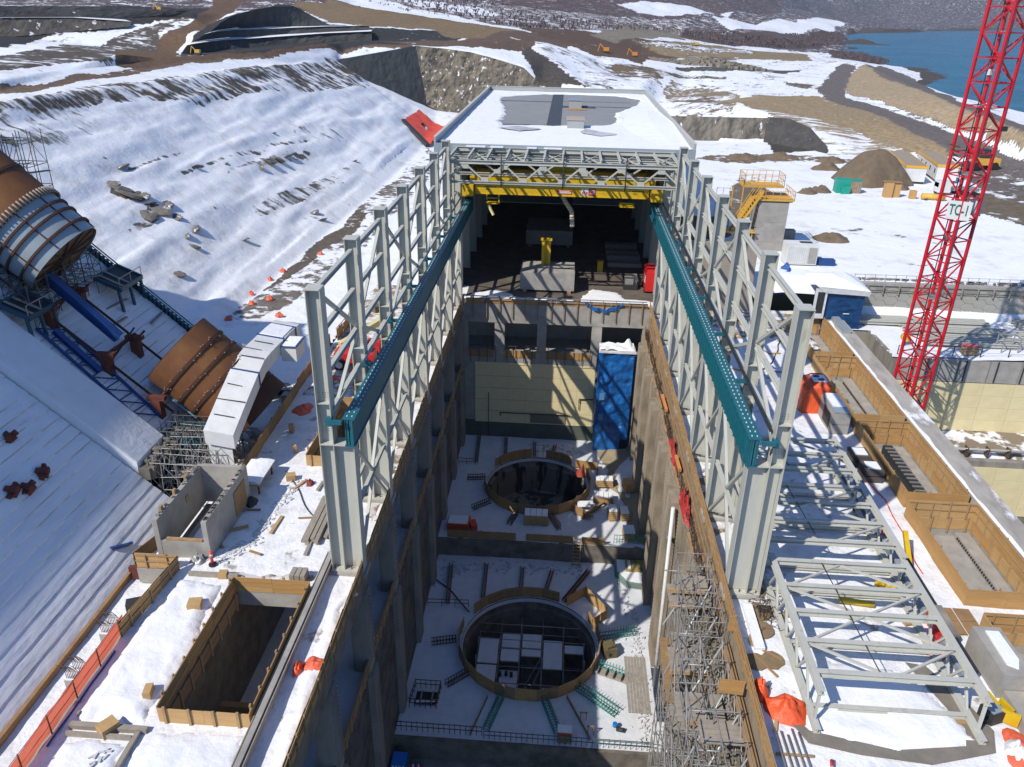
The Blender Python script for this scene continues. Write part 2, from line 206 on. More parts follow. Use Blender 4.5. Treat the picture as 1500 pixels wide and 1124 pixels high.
ZONES = [
((0.1,0.085,0.065),0.5,1,[(-77.9,100.9),(-77.8,108.8),(-78.8,119.5),(-79.9,132.3),(-79.1,145.0),(-78.0,159.9),(-77.3,174.1),(-76.5,191.0),(-75.2,210.4),(-74.3,235.9),(-72.5,265.8),(-59.9,252.6),(-63.4,221.7),(-66.0,197.0),(-67.9,179.5),(-69.5,164.8),(-69.9,152.8),(-71.5,144.0),(-72.9,135.9),(-73.3,126.0),(-73.7,117.3),(-74.1,109.4),(-74.6,102.6),(-75.1,96.5)]),
((0.16,0.15,0.13),0.62,1,[(-75.1,96.5),(-75.2,104.4),(-74.6,112.4),(-74.0,121.6),(-68.4,121.9),(-67.7,107.7),(-68.9,101.4),(-70.0,95.7),(-70.7,89.6)]),
((0.16,0.12,0.09),1.0,0,[(-77.2,99.8),(-78.2,109.3),(-78.9,119.8),(-79.9,132.3),(-79.2,145.3),(-78.4,160.8),(-78.0,175.9),(-77.5,193.5),(-76.3,213.5),(-75.5,239.9),(-73.2,268.3),(-74.0,271.7),(-76.7,244.0),(-78.8,221.0),(-80.4,201.4),(-81.8,184.8),(-83.3,168.5),(-83.2,149.5),(-82.2,135.4),(-81.0,123.2),(-80.8,113.2),(-81.1,105.3)]),
((0.17,0.12,0.085),0.12,0,[(-83.9,109.2),(-84.4,118.8),(-84.5,128.9),(-84.7,137.8),(-84.9,147.9),(-87.9,175.2),(-85.0,192.6),(-83.0,212.9),(-80.2,236.6),(-75.3,276.9),(-65.1,282.5),(-57.2,302.4),(-53.3,287.7),(-66.0,278.9),(-75.9,262.8),(-78.2,239.3),(-79.8,218.6),(-81.2,201.3),(-82.1,185.6),(-83.1,167.9),(-82.9,148.7),(-82.3,135.7),(-81.8,124.4),(-80.8,113.2),(-80.4,104.4)]),
((0.14,0.09,0.055),0.0,0,[(-88.5,158.5),(-157.4,294.8),(-152.9,313.4),(-151.4,338.5),(-181.8,435.3),(-235.5,559.8),(-204.8,587.2),(-164.4,415.2),(-143.9,336.5),(-143.3,304.0),(-143.5,297.2),(-88.1,186.1),(-86.2,201.3),(-83.7,218.4),(-80.8,238.7),(-77.9,260.1),(-72.8,279.4),(-65.1,293.0),(-58.0,306.5),(-55.0,290.4),(-63.6,280.8),(-72.6,275.4),(-76.9,255.4),(-79.3,234.0),(-81.7,211.0),(-83.3,191.0),(-84.3,173.8),(-86.5,158.4)]),
((0.045,0.045,0.043),0.07,0,[(-89.1,189.0),(-139.9,306.9),(-146.7,339.9),(-147.3,371.4),(-160.0,456.9),(-151.0,466.0),(-108.1,352.9),(-101.9,355.8),(-85.4,365.8),(-71.6,375.1),(-57.1,384.9),(-36.7,398.6),(-43.8,312.1),(-56.0,298.9),(-66.1,281.8),(-76.7,265.9),(-79.8,243.6),(-82.3,224.4),(-84.9,208.9)]),
((0.045,0.042,0.042),0.16,1,[(-221.5,298.4),(-211.9,307.9),(-204.5,315.1),(-197.8,324.3),(-196.8,344.4),(-209.4,393.0),(-193.4,403.9),(-172.2,405.0),(-151.4,338.5),(-163.6,332.4),(-167.1,323.9),(-176.5,314.4),(-185.6,305.7),(-190.3,291.6),(-111.6,159.8),(-109.6,145.5)]),
((0.1,0.085,0.07),0.4,1,[(-95.3,125.7),(-105.4,150.6),(-115.8,176.9),(-179.6,294.6),(-172.9,305.9),(-162.7,329.1),(-155.3,327.8),(-157.0,313.6),(-88.6,157.7),(-89.9,147.5),(-90.1,137.1),(-89.6,127.0)]),
((0.21,0.15,0.085),0.03,0,[(-149.5,458.8),(-163.5,574.3),(-128.2,581.6),(-75.7,484.4),(-50.0,462.7),(-25.0,446.4),(-11.5,414.2),(-22.2,327.4),(-34.3,317.9),(-60.6,387.5),(-73.9,379.5),(-86.9,372.3),(-104.1,363.6)]),
((0.13,0.09,0.065),0.12,0,[(-67.7,305.1),(-55.5,321.3),(-40.2,324.2),(-32.4,425.7),(-12.8,456.5),(13.7,490.6),(-8.8,321.9),(-20.6,305.0),(-34.1,293.7),(-53.1,293.2)]),
((0.12,0.085,0.075),0.45,1,[(-196.7,693.2),(-184.9,763.7),(-153.9,767.4),(-124.6,783.2),(-98.5,836.1),(-68.9,899.1),(-29.7,1016.5),(18.9,1040.0),(60.0,1097.6),(105.8,1161.7),(156.7,1230.1),(134.4,1042.2),(74.0,822.7),(34.7,682.9),(7.0,617.1),(-12.8,526.6),(-28.4,472.9),(-66.0,568.4),(-86.9,570.7),(-108.6,576.9),(-139.0,608.7),(-171.8,640.3)]),
((0.11,0.08,0.078),0.3,1,[(-252.0,1352.3),(-220.6,1465.0),(-176.7,1538.9),(-126.1,1591.0),(-72.2,1646.5),(-14.6,1705.9),(47.1,1769.4),(148.6,2409.8),(260.1,2693.4),(364.7,2776.3),(548.0,3301.1),(772.5,3852.5),(1118.2,4760.2),(636.9,2640.6),(368.6,1809.2),(221.5,1335.1),(150.4,1176.8),(101.8,1112.8),(57.9,1053.7),(18.4,1000.4),(-24.7,849.7),(-63.0,823.4),(-113.7,1000.6),(-156.3,1039.2),(-202.2,1080.6)]),
((0.12,0.08,0.055),0.1,0,[(-32.9,483.0),(-2.8,612.4),(21.7,616.4),(60.5,611.8),(88.1,675.5),(76.0,577.9),(30.1,350.9),(24.8,357.1),(10.2,351.3),(-11.5,414.2)]),
((0.23,0.2,0.15),0.1,0,[(14.6,564.9),(39.6,784.8),(86.1,1004.0),(127.2,1051.5),(105.3,786.9),(52.8,621.0),(18.8,526.6)]),
((0.1,0.085,0.075),0.62,1,[(-25.9,391.6),(-1.1,329.9),(10.1,345.4),(27.0,347.0),(31.3,313.8),(16.5,294.6),(2.1,289.2),(-8.3,308.4)]),
((0.085,0.075,0.065),0.12,1,[(-18.9,303.0),(-15.1,318.3),(-8.3,307.9),(4.4,289.7),(-9.7,287.7)]),
((0.25,0.195,0.115),0.14,0,[(88.1,675.5),(121.9,717.5),(160.1,764.9),(185.3,669.7),(148.0,525.9),(129.5,525.5),(110.9,525.2),(90.1,523.9),(69.2,522.5),(57.3,573.0)]),
((0.11,0.085,0.08),0.1,0,[(134.4,1042.2),(180.8,1027.4),(265.9,1154.9),(346.9,1283.2),(568.4,1832.5),(384.0,1213.8),(236.1,895.9),(204.6,896.2),(163.3,845.4),(110.1,849.7)]),
((0.11,0.085,0.08),0.08,0,[(269.7,903.6),(325.0,953.1),(285.9,773.4),(250.1,696.8),(214.9,671.8)]),
((0.1,0.09,0.08),0.15,0,[(46.5,370.1),(62.8,389.1),(87.8,446.1),(101.7,437.8),(115.1,429.9),(111.6,419.0),(74.3,376.5),(59.8,369.6),(45.5,360.8)]),
((0.24,0.19,0.13),0.38,0,[(40.8,330.6),(54.4,323.3),(58.7,291.4),(49.6,243.6),(40.1,274.5),(36.4,311.0)]),
((0.31,0.235,0.14),0.12,0,[(50.4,282.8),(67.2,288.1),(87.7,296.0),(89.3,271.2),(90.6,227.9),(91.2,196.9),(85.0,186.8),(81.7,198.1),(76.7,218.0),(64.5,226.4),(54.5,239.6)]),
((0.3,0.235,0.15),0.5,2,[(54.5,239.6),(64.5,226.4),(76.7,218.0),(81.7,198.1),(76.4,196.2),(64.2,197.4),(60.0,207.2),(55.3,224.8)]),
((0.37,0.285,0.18),0.1,0,[(104.7,333.4),(158.4,469.0),(224.6,624.1),(140.7,349.5),(118.3,260.7),(109.9,217.6),(104.1,186.9),(102.6,181.3),(102.5,199.5),(103.8,224.9),(101.3,251.9),(101.6,294.4)]),
((0.15,0.13,0.12),0.04,0,[(95.8,324.9),(117.7,394.4),(159.2,499.5),(145.3,439.3),(106.7,334.0),(95.8,284.7),(98.1,243.2),(100.7,217.4),(100.9,195.8),(99.9,175.9),(96.5,169.0),(94.1,180.9),(89.9,191.8),(89.0,214.2),(89.0,250.8),(87.1,281.8)]),
((0.16,0.14,0.125),0.08,0,[(165.9,491.9),(236.6,658.5),(212.2,528.6),(125.0,276.1),(119.0,236.2),(113.2,204.0),(104.1,186.9),(107.8,213.4),(113.7,250.3),(125.1,316.6),(141.3,395.6)]),
((0.14,0.12,0.105),0.3,0,[(87.9,188.5),(94.0,181.6),(98.7,173.4),(84.7,145.7),(78.8,153.4),(81.9,169.1)]),
((0.15,0.12,0.085),0.22,0,[(77.6,156.3),(81.3,150.8),(84.7,145.7),(75.3,127.6),(70.9,136.1),(68.4,143.5)]),
((0.19,0.145,0.095),0.35,0,[(28.5,185.3),(41.2,195.3),(50.6,194.5),(59.9,193.7),(69.2,190.9),(78.3,188.4),(74.9,183.3),(68.1,183.6),(61.2,183.9),(54.3,184.3),(44.8,182.7),(35.5,181.2)]),
((0.17,0.135,0.1),0.3,0,[(35.6,162.1),(39.6,158.6),(37.7,139.2),(27.6,123.5),(26.8,137.6)]),
((0.16,0.14,0.12),0.55,0,[(-39.2,84.7),(-39.0,92.2),(-38.8,100.9),(-38.5,111.0),(-38.3,124.7),(-38.0,141.5),(-37.5,162.7),(-36.9,185.7),(-36.2,215.5),(-29.6,196.5),(-30.4,159.1),(-30.8,132.2),(-31.4,113.3),(-31.8,98.6),(-33.6,91.5),(-35.3,85.2)]),
((0.12,0.1,0.08),0.18,0,[(-39.3,96.0),(-38.7,108.5),(-38.4,123.0),(-37.9,141.1),(-34.2,139.1),(-35.4,121.4),(-36.3,107.2)]),
((0.07,0.065,0.055),0.12,1,[(52.5,216.1),(54.5,216.6),(58.8,217.5),(61.3,209.3),(61.4,200.1),(50.0,198.9)]),
((0.11,0.1,0.085),0.5,1,[(-63.7,104.9),(-62.3,113.1),(-61.8,127.5),(-61.0,126.2),(-61.5,111.3),(-62.9,103.8)]),
((0.11,0.1,0.085),0.5,1,[(-58.4,120.0),(-57.8,133.6),(-57.1,148.0),(-54.7,175.4),(-53.8,172.8),(-56.1,145.2),(-56.9,131.3),(-57.7,119.0)]),
((0.11,0.1,0.085),0.52,1,[(-55.4,129.0),(-54.4,147.3),(-52.2,163.3),(-50.8,156.9),(-53.0,142.9),(-54.6,127.5)]),
((0.14,0.125,0.1),0.33,0,[(-61.5,103.7),(-60.0,104.5),(-58.4,104.6),(-56.6,104.2),(-56.5,102.5),(-58.3,101.8),(-60.0,101.8)]),
((0.14,0.125,0.1),0.38,0,[(-54.6,94.8),(-55.6,101.5),(-55.2,106.5),(-54.1,106.0),(-53.5,101.6),(-53.7,96.3)]),
((0.12,0.11,0.09),0.6,1,[(-48.6,121.6),(-47.2,139.7),(-44.6,168.8),(-42.9,164.8),(-44.7,135.2),(-46.7,117.8)]),
((0.12,0.11,0.09),0.7,1,[(-43.8,124.8),(-42.3,139.5),(-40.2,135.9),(-41.8,121.8)]),
((0.12,0.11,0.09),0.7,1,[(-59.3,160.1),(-58.0,175.6),(-53.2,184.9),(-47.8,195.3),(-45.7,186.2),(-50.8,175.8),(-55.2,166.5),(-57.4,156.4)]),
((0.12,0.1,0.08),1.1,0,[(-111.3,147.8),(-110.3,157.9),(-164.9,252.1),(-180.1,295.5),(-173.2,310.5),(-166.3,327.9),(-165.3,331.9),(-163.9,328.7),(-167.3,310.4),(-172.8,283.0),(-105.6,161.3),(-105.4,150.6),(-104.8,138.9)]),
((0.12,0.1,0.085),0.92,0,[(192.4,1242.6),(313.5,1421.5),(804.8,2866.1),(896.7,2831.5),(637.4,2112.1),(360.9,1356.9),(274.2,1192.8),(206.0,1123.7)]),
((0.12,0.1,0.085),0.75,1,[(58.7,1201.9),(112.3,1279.3),(172.7,1365.3),(292.3,1549.5),(189.3,1255.4),(138.0,1191.1),(91.4,1131.5)]),
((0.12,0.1,0.085),0.8,1,[(-163.4,743.6),(-116.3,745.5),(-79.6,734.9),(-50.8,665.6),(-69.1,638.4),(-109.3,634.8)]),
((0.12,0.1,0.085),0.78,1,[(-190.2,669.8),(-144.7,657.6),(-110.9,615.3),(-81.9,583.8),(-55.8,516.1),(-75.7,484.4),(-96.8,493.0),(-135.8,574.2),(-164.9,579.7)]),
((0.15,0.12,0.085),0.35,0,[(42.6,348.0),(64.6,354.0),(63.6,348.1),(41.9,340.5)]),
((0.15,0.12,0.085),0.3,0,[(89.2,350.7),(98.5,344.2),(91.6,323.7),(84.3,330.6)]),
((0.15,0.12,0.085),0.4,0,[(75.2,569.6),(105.1,537.9),(99.0,505.9),(70.3,530.7)]),
((0.17,0.13,0.09),0.4,0,[(44.2,313.5),(51.3,295.5),(46.5,248.3),(39.5,262.2)]),
((0.17,0.145,0.12),0.7,0,[(34.9,162.0),(42.8,161.1),(50.5,160.2),(61.7,168.2),(74.1,177.2),(72.4,173.0),(60.4,164.1),(49.4,156.1),(41.9,157.3),(34.2,158.5)]),
((0.17,0.145,0.12),0.72,0,[(40.8,125.2),(45.2,123.7),(49.5,122.2),(53.7,120.7),(58.3,120.4),(62.8,120.0),(67.3,119.7),(66.3,117.7),(61.8,117.8),(57.3,118.0),(52.8,118.2),(48.6,119.7),(44.4,121.1),(40.0,122.6)]),
((0.17,0.145,0.12),0.72,0,[(33.8,107.2),(38.9,105.7),(43.8,104.3),(48.8,105.5),(53.8,106.8),(53.2,105.5),(48.2,104.0),(43.2,102.6),(38.4,104.0),(33.4,105.5)]),
((0.17,0.145,0.12),0.72,0,[(46.8,140.5),(52.3,131.3),(58.9,132.6),(65.5,134.0),(64.6,132.0),(57.9,130.2),(51.3,128.4),(46.0,137.8)]),
((0.2,0.16,0.11),0.58,0,[(37.0,284.2),(45.9,257.1),(53.4,234.0),(51.7,217.3),(39.3,217.3),(34.7,248.2)]),
((0.17,0.135,0.095),0.5,0,[(44.2,585.8),(79.3,606.3),(109.0,640.0),(142.2,677.7),(127.9,608.1),(99.3,580.8),(76.2,579.6),(48.6,578.9)]),
((0.15,0.115,0.08),0.42,1,[(12.6,333.0),(31.2,346.9),(43.8,345.1),(33.3,321.8),(17.3,316.4)]),
]
ROCKS=[(-60.7,103.3,1.24),(-59.6,103.3,1.86),(-58.5,103.0,2.17),(-57.3,103.3,1.86),(-56.2,102.8,1.24),(-55.0,97.4,1.36),(-54.8,99.7,1.61),(-54.8,102.4,1.74),(-54.8,105.5,1.49),(-53.6,98.9,0.99),(-52.9,103.1,0.87),(-58.3,95.7,1.12),(-50.2,103.0,1.36),(-49.2,101.6,0.93),(-50.0,99.9,0.74),(-50.5,94.8,0.81),(-51.6,112.3,0.99),(-49.6,110.8,0.74),(-54.1,142.7,1.86),(-53.5,146.6,1.86),(-53.1,150.9,1.49),(-52.1,156.2,1.49),(-53.6,137.8,0.99),(-55.0,130.6,0.99),(-56.8,131.0,0.87),(-58.4,126.9,0.93),(-58.5,123.4,0.74),(-60.7,114.8,0.99),(-62.6,109.8,1.24),(-62.7,107.3,0.99),(-64.9,109.1,0.87),(-63.4,117.5,0.93),(-42.4,131.5,1.24),(-43.8,132.3,0.87),(-40.8,129.7,0.99),(-42.1,111.3,0.99),(-45.3,108.2,0.62),(-55.2,162.0,0.74),(-58.3,159.2,0.62),(-49.1,175.2,0.74),(-45.2,171.1,0.74),(-46.7,194.0,0.62),(-43.5,190.3,0.62),(-46.8,88.1,1.36),(-46.6,89.9,0.99),(-42.4,86.9,1.24),(-48.3,98.4,0.87),(-48.1,109.5,0.74),(-43.3,152.7,0.62),(-41.1,162.9,0.62)]
# ================================================================ TERRAIN
_V = []; _E = []
for i, b in enumerate(TINL):
    o = len(_V); _V += b
    if i not in NOEDGE: _E += [(o + k, o + k + 1) for k in range(len(b) - 1)]
_r = delaunay_2d_cdt([Vector(p[:2]) for p in _V], _E, [], 0, 1e-3)
_z = []
for k, p in enumerate(_r[0]):
    if _r[3][k]: _z.append(_V[_r[3][k][0]][2])
    else:
        d = sorted(((q[0] - p.x) ** 2 + (q[1] - p.y) ** 2, q[2]) for q in _V)[:2]; _z.append((d[0][1] + d[1][1]) / 2)
_TP = np.array([(p.x, p.y) for p in _r[0]]); _TZ = np.array(_z); _TF = [tuple(f) for f in _r[2]]
def heights(X, Y):
    Z = np.full(X.shape, -9.0)
    for a, b, c in _TF:
        pa, pb, pc = _TP[a], _TP[b], _TP[c]
        x0, x1 = min(pa[0], pb[0], pc[0]), max(pa[0], pb[0], pc[0]); y0, y1 = min(pa[1], pb[1], pc[1]), max(pa[1], pb[1], pc[1])
        k = np.nonzero((X >= x0) & (X <= x1) & (Y >= y0) & (Y <= y1))[0]
        if not len(k): continue
        dt = (pb[1] - pc[1]) * (pa[0] - pc[0]) + (pc[0] - pb[0]) * (pa[1] - pc[1])
        if abs(dt) < 1e-9: continue
        l0 = ((pb[1] - pc[1]) * (X[k] - pc[0]) + (pc[0] - pb[0]) * (Y[k] - pc[1])) / dt
        l1 = ((pc[1] - pa[1]) * (X[k] - pc[0]) + (pa[0] - pc[0]) * (Y[k] - pc[1])) / dt; l2 = 1 - l0 - l1
        g = (l0 >= -1e-6) & (l1 >= -1e-6) & (l2 >= -1e-6); kk = k[g]
        Z[kk] = l0[g] * _TZ[a] + l1[g] * _TZ[b] + l2[g] * _TZ[c]
    return Z
def zat(x, y): return float(heights(np.array([float(x)]), np.array([float(y)]))[0])
def vnoise(x, y, seed=0):
    xi = np.floor(x).astype(np.int64); yi = np.floor(y).astype(np.int64); fx = x - xi; fy = y - yi
    fx = fx * fx * (3 - 2 * fx); fy = fy * fy * (3 - 2 * fy)
    def h(a, b):
        n = (a * 374761393 + b * 668265263 + seed * 974711) & 0x7fffffff; n = ((n ^ (n >> 13)) * 1274126177) & 0x7fffffff; n = n ^ (n >> 16)
        return (n & 0xffff) / 65535.0 * 2 - 1
    return (h(xi, yi) * (1 - fx) + h(xi + 1, yi) * fx) * (1 - fy) + (h(xi, yi + 1) * (1 - fx) + h(xi + 1, yi + 1) * fx) * fy
def vfbm(x, y, o=5, seed=0):
    s = np.zeros_like(x); a = 1.0
    for k in range(o): s += a * vnoise(x * 2 ** k + 13.7 * k, y * 2 ** k - 7.1 * k, seed + k); a *= 0.55
    return s
def inpoly(X, Y, P):
    r = np.zeros(X.shape, bool); n = len(P); j = n - 1
    for i in range(n):
        xi, yi = P[i]; xj, yj = P[j]
        if yi != yj:
            c = ((yi > Y) != (yj > Y)) & (X < (xj - xi) * (Y - yi) / (yj - yi) + xi); r ^= c
        j = i
    return r
_s = np.linspace(-1.02, 1.22, 860); _y = 40 * np.exp(np.linspace(0, math.log(6400 / 40), 760))
YY, SS = np.meshgrid(_y, _s, indexing='ij'); XX = SS * (YY + 25); X = XX.ravel(); Y = YY.ravel()
Z0 = heights(X, Y)
_b = Z0.reshape(YY.shape).copy()
for _ in range(3):          # slumped earth: no knife edges on the banks right of the building
    _b[1:-1] = (_b[:-2] + 2 * _b[1:-1] + _b[2:]) / 4; _b[:, 1:-1] = (_b[:, :-2] + 2 * _b[:, 1:-1] + _b[:, 2:]) / 4
Z0 = np.where((X > 40) & (Y > 125) | (Y > 296), _b.ravel(), Z0); Z = Z0.copy()
D = np.hypot(X, Y)
wild = np.clip((D - 500) / 900, 0, 1)
Z += vfbm(X / 9, Y / 9, 4, 3) * (0.10 + 0.25 * np.clip((D - 250) / 300, 0, 1)) + vfbm(X / 160, Y / 160, 5, 9) * wild * 8
hill = np.clip((Z0 - 30) / 60, 0, 1)
rd = 1 - np.abs(vfbm(X / 420 + 0.2 * Y / 420, Y / 420, 6, 21)); Z += hill * (rd - 0.45) * np.clip(Z0 * 0.42, 0, 150)
slope_zone = (X < -41) & (X > -77) & (Y < 262) & (Y > 60)
Z += np.where(slope_zone, vfbm(X / 3.2, Y / 4.5, 4, 31) * 0.10 + 0.55 * vfbm(X / 5.5, Y / 38, 3, 77) + 0.35 * np.maximum(0, vfbm(X / 2.2, Y / 22, 3, 83)) , 0)
wet = Z0 < -2.2; Z = np.where(wet & (Z > -2.7), -2.7, Z)
col = np.empty((len(X), 4)); col[:] = (0.15, 0.115, 0.08, 0.90); stk = np.zeros(len(X))
far = (hill > 0.02) | (D > 900); col[far] = (0.105, 0.083, 0.083, 0.34)
far2 = D > 2500; col[far2] = (0.095, 0.082, 0.086, 0.28)
jx = vfbm(X / (2 + D / 40), Y / (2 + D / 40), 3, 41) * D * 0.006; jy = vfbm(X / (2 + D / 40), Y / (2 + D / 40), 3, 57) * D * 0.010
XJ = X + jx; YJ = Y + jy
for c, sn, st, P in ZONES:
    if len(P) < 3: continue
    k = inpoly(XJ, YJ, P); col[k] = (*c, sn); stk[k] = st
hs = slope_zone & (stk == 0) & (col[:, 3] > 0.85); col[hs] = (0.10, 0.09, 0.075, 0.955); stk[hs] = 1
ul = (X < -80) & (Y > 150) & (col[:, 3] == 0.90); col[ul] = (0.13, 0.105, 0.08, 0.70)
fl = (X > 12) & (Y > 214) & (col[:, 3] == 0.90); col[fl, 3] = 0.74; col[fl, 0:3] = (0.17, 0.135, 0.095)
col[Z0 < -1.2] = (0.09, 0.075, 0.06, 0.05)
def cut(x, y):
    return ((x > -25) & (x < 34.4) & (y < 95.8)) | ((x > -16.3) & (x < 16.5) & (y < 172.5)) | ((x > 34) & (y < 82.4)) | ((x > 34) & (x < 37.7) & (y < 90.7)) | ((x < -24.9) & (y < 67.6))
ny, nx = YY.shape; idx = np.arange(nx * ny).reshape(ny, nx)
q = np.stack([idx[:-1, :-1], idx[:-1, 1:], idx[1:, 1:], idx[1:, :-1]], -1).reshape(-1, 4)
cx = X[q].mean(1); cy = Y[q].mean(1); q = q[~cut(cx, cy)]
me = bpy.data.meshes.new('ground')
me.vertices.add(len(X)); me.vertices.foreach_set('co', np.stack([X, Y, Z], -1).astype(np.float32).ravel())
me.loops.add(q.size); me.loops.foreach_set('vertex_index', q.astype(np.int32).ravel())
me.polygons.add(len(q)); me.polygons.foreach_set('loop_start', np.arange(0, q.size, 4, dtype=np.int32)); me.polygons.foreach_set('use_smooth', np.ones(len(q), bool))
me.update(calc_edges=True)
a = me.attributes.new('earth', 'FLOAT_COLOR', 'POINT'); a.data.foreach_set('color', col.astype(np.float32).ravel())
a = me.attributes.new('streak', 'FLOAT', 'POINT'); a.data.foreach_set('value', stk.astype(np.float32))
M = bpy.data.materials.new('snowy_ground'); M.use_nodes = True; t = M.node_tree; N = t.nodes; Lk = t.links; b = N['Principled BSDF']
b.inputs['Roughness'].default_value = 0.85; b.inputs['Specular IOR Level'].default_value = 0.15
at = N.new('ShaderNodeAttribute'); at.attribute_name = 'earth'; ak = N.new('ShaderNodeAttribute'); ak.attribute_name = 'streak'
tc = N.new('ShaderNodeTexCoord')
def noi(scale, vec, det=8, ro=0.6):
    n = N.new('ShaderNodeTexNoise'); n.inputs['Scale'].default_value = scale; n.inputs['Detail'].default_value = det; n.inputs['Roughness'].default_value = ro; Lk.new(vec, n.inputs['Vector']); return n.outputs[0]
def mth(op, a, c):
    n = N.new('ShaderNodeMath'); n.operation = op
    for i, v in enumerate((a, c)):
        if isinstance(v, (int, float)): n.inputs[i].default_value = v
        else: Lk.new(v, n.inputs[i])
    return n.outputs[0]
mp = N.new('ShaderNodeMapping'); mp.inputs['Scale'].default_value = (0.14, 0.62, 0.1); mp.inputs['Rotation'].default_value = (0, 0, 0.12); Lk.new(tc.outputs['Object'], mp.inputs[0])
n_iso = mth('ADD', mth('MULTIPLY', noi(0.10, tc.outputs['Object']), 0.5), mth('MULTIPLY', noi(0.55, tc.outputs['Object'], 9), 0.5))
n_str = mth('ADD', mth('MULTIPLY', noi(1.0, mp.outputs[0], 7, 0.65), 0.62), mth('MULTIPLY', noi(0.13, tc.outputs['Object']), 0.38))
mxs = N.new('ShaderNodeMix'); mxs.data_type = 'FLOAT'; sk = N.new('ShaderNodeClamp'); Lk.new(mth('MULTIPLY', ak.outputs['Fac'], 0.62), sk.inputs[0]); Lk.new(sk.outputs[0], mxs.inputs[0]); Lk.new(n_iso, mxs.inputs[2]); Lk.new(n_str, mxs.inputs[3])
f = mth('ADD', at.outputs['Alpha'], mth('MULTIPLY', mth('SUBTRACT', mxs.outputs[0], 0.5), 3.0))
mr = N.new('ShaderNodeMapRange'); mr.inputs[1].default_value = 0.44; mr.inputs[2].default_value = 0.58; Lk.new(f, mr.inputs[0])
# earth tone varies in its own way
vr = N.new('ShaderNodeMapRange'); vr.inputs[1].default_value = 0.3; vr.inputs[2].default_value = 0.7; vr.inputs[3].default_value = 0.62; vr.inputs[4].default_value = 1.35; Lk.new(noi(0.8, tc.outputs['Object'], 10, 0.7), vr.inputs[0])
vm = N.new('ShaderNodeVectorMath'); vm.operation = 'SCALE'; Lk.new(at.outputs['Color'], vm.inputs[0]); Lk.new(vr.outputs[0], vm.inputs[3])
sc = N.new('ShaderNodeMix'); sc.data_type = 'RGBA'; sc.inputs[6].default_value = (0.80, 0.82, 0.85, 1); sc.inputs[7].default_value = (0.60, 0.58, 0.56, 1)
sr = N.new('ShaderNodeMapRange'); sr.inputs[1].default_value = 0.52; sr.inputs[2].default_value = 0.72; Lk.new(noi(0.22, tc.outputs['Object'], 9, 0.7), sr.inputs[0]); Lk.new(sr.outputs[0], sc.inputs[0])
mx = N.new('ShaderNodeMix'); mx.data_type = 'RGBA'; Lk.new(mr.outputs[0], mx.inputs[0]); Lk.new(vm.outputs[0], mx.inputs[6]); Lk.new(sc.outputs[2], mx.inputs[7]); Lk.new(mx.outputs[2], b.inputs['Base Color'])
bp = N.new('ShaderNodeBump'); bp.inputs['Distance'].default_value = 0.28; bp.inputs['Strength'].default_value = 0.6
Lk.new(mth('ADD', noi(0.6, tc.outputs['Object'], 10, 0.65), mth('MULTIPLY', mr.outputs[0], 0.25)), bp.inputs['Height']); Lk.new(bp.outputs[0], b.inputs['Normal'])
me.materials.append(M)
gro = bpy.data.objects.new('ground', me); C.objects.link(gro); gro['kind'] = 'structure'
# river
M = bpy.data.materials.new('river_water'); M.use_nodes = True; t = M.node_tree; N = t.nodes; Lk = t.links; b = N['Principled BSDF']
b.inputs['Base Color'].default_value = (0.02, 0.16, 0.25, 1); b.inputs['Roughness'].default_value = 0.22; b.inputs['IOR'].default_value = 1.33
tc = N.new('ShaderNodeTexCoord'); mp = N.new('ShaderNodeMapping'); mp.inputs['Scale'].default_value = (0.05, 0.16, 1); mp.inputs['Rotation'].default_value = (0, 0, 0.5); Lk.new(tc.outputs['Object'], mp.inputs[0])
n1 = noi(1.0, mp.outputs[0], 9, 0.7); bp = N.new('ShaderNodeBump'); bp.inputs['Distance'].default_value = 2.5; Lk.new(n1, bp.inputs['Height']); Lk.new(bp.outputs[0], b.inputs['Normal'])
mxr = N.new('ShaderNodeMix'); mxr.data_type = 'RGBA'; mxr.inputs[6].default_value = (0.009, 0.115, 0.20, 1); mxr.inputs[7].default_value = (0.026, 0.18, 0.275, 1)
mr2 = N.new('ShaderNodeMapRange'); mr2.inputs[1].default_value = 0.4; mr2.inputs[2].default_value = 0.62; Lk.new(noi(0.012, tc.outputs['Object'], 8, 0.7), mr2.inputs[0]); Lk.new(mr2.outputs[0], mxr.inputs[0]); Lk.new(mxr.outputs[2], b.inputs['Base Color'])
wb = MB(); wb.add([(120, 40, -2.4), (6000, 40, -2.4), (6000, 5200, -2.4), (120, 5200, -2.4)], [(0, 1, 2, 3)])
struct('river', wb, M)
# shotcrete walls closing the excavation
def shot(name, top, bot, mt, label, amp, nu=46, nv=16, seed=0):
    def along(P, u):
        L = [0]
        for p, q in zip(P[:-1], P[1:]): L.append(L[-1] + (Vector(q) - Vector(p)).length)
        s = u * L[-1]
        for i in range(len(P) - 1):
            if s <= L[i + 1] + 1e-9: return Vector(P[i]).lerp(Vector(P[i + 1]), (s - L[i]) / max(1e-9, L[i + 1] - L[i]))
        return Vector(P[-1])
    mb = MB(); G = []
    for j in range(nv + 1):
        for i in range(nu + 1):
            u = i / nu; v = j / nv; p = along(bot, u).lerp(along(top, u), v); p.y -= 0.6 + amp * (fb(p.x, p.z, 0.35, seed) + 0.5 * fb(p.x, p.z, 1.1, seed + 5)) ; G.append(tuple(p))
    mb.add(G, [(j * (nu + 1) + i, j * (nu + 1) + i + 1, (j + 1) * (nu + 1) + i + 1, (j + 1) * (nu + 1) + i) for j in range(nv) for i in range(nu)])
    return solo(name, mb, mt, label, 'retaining wall')
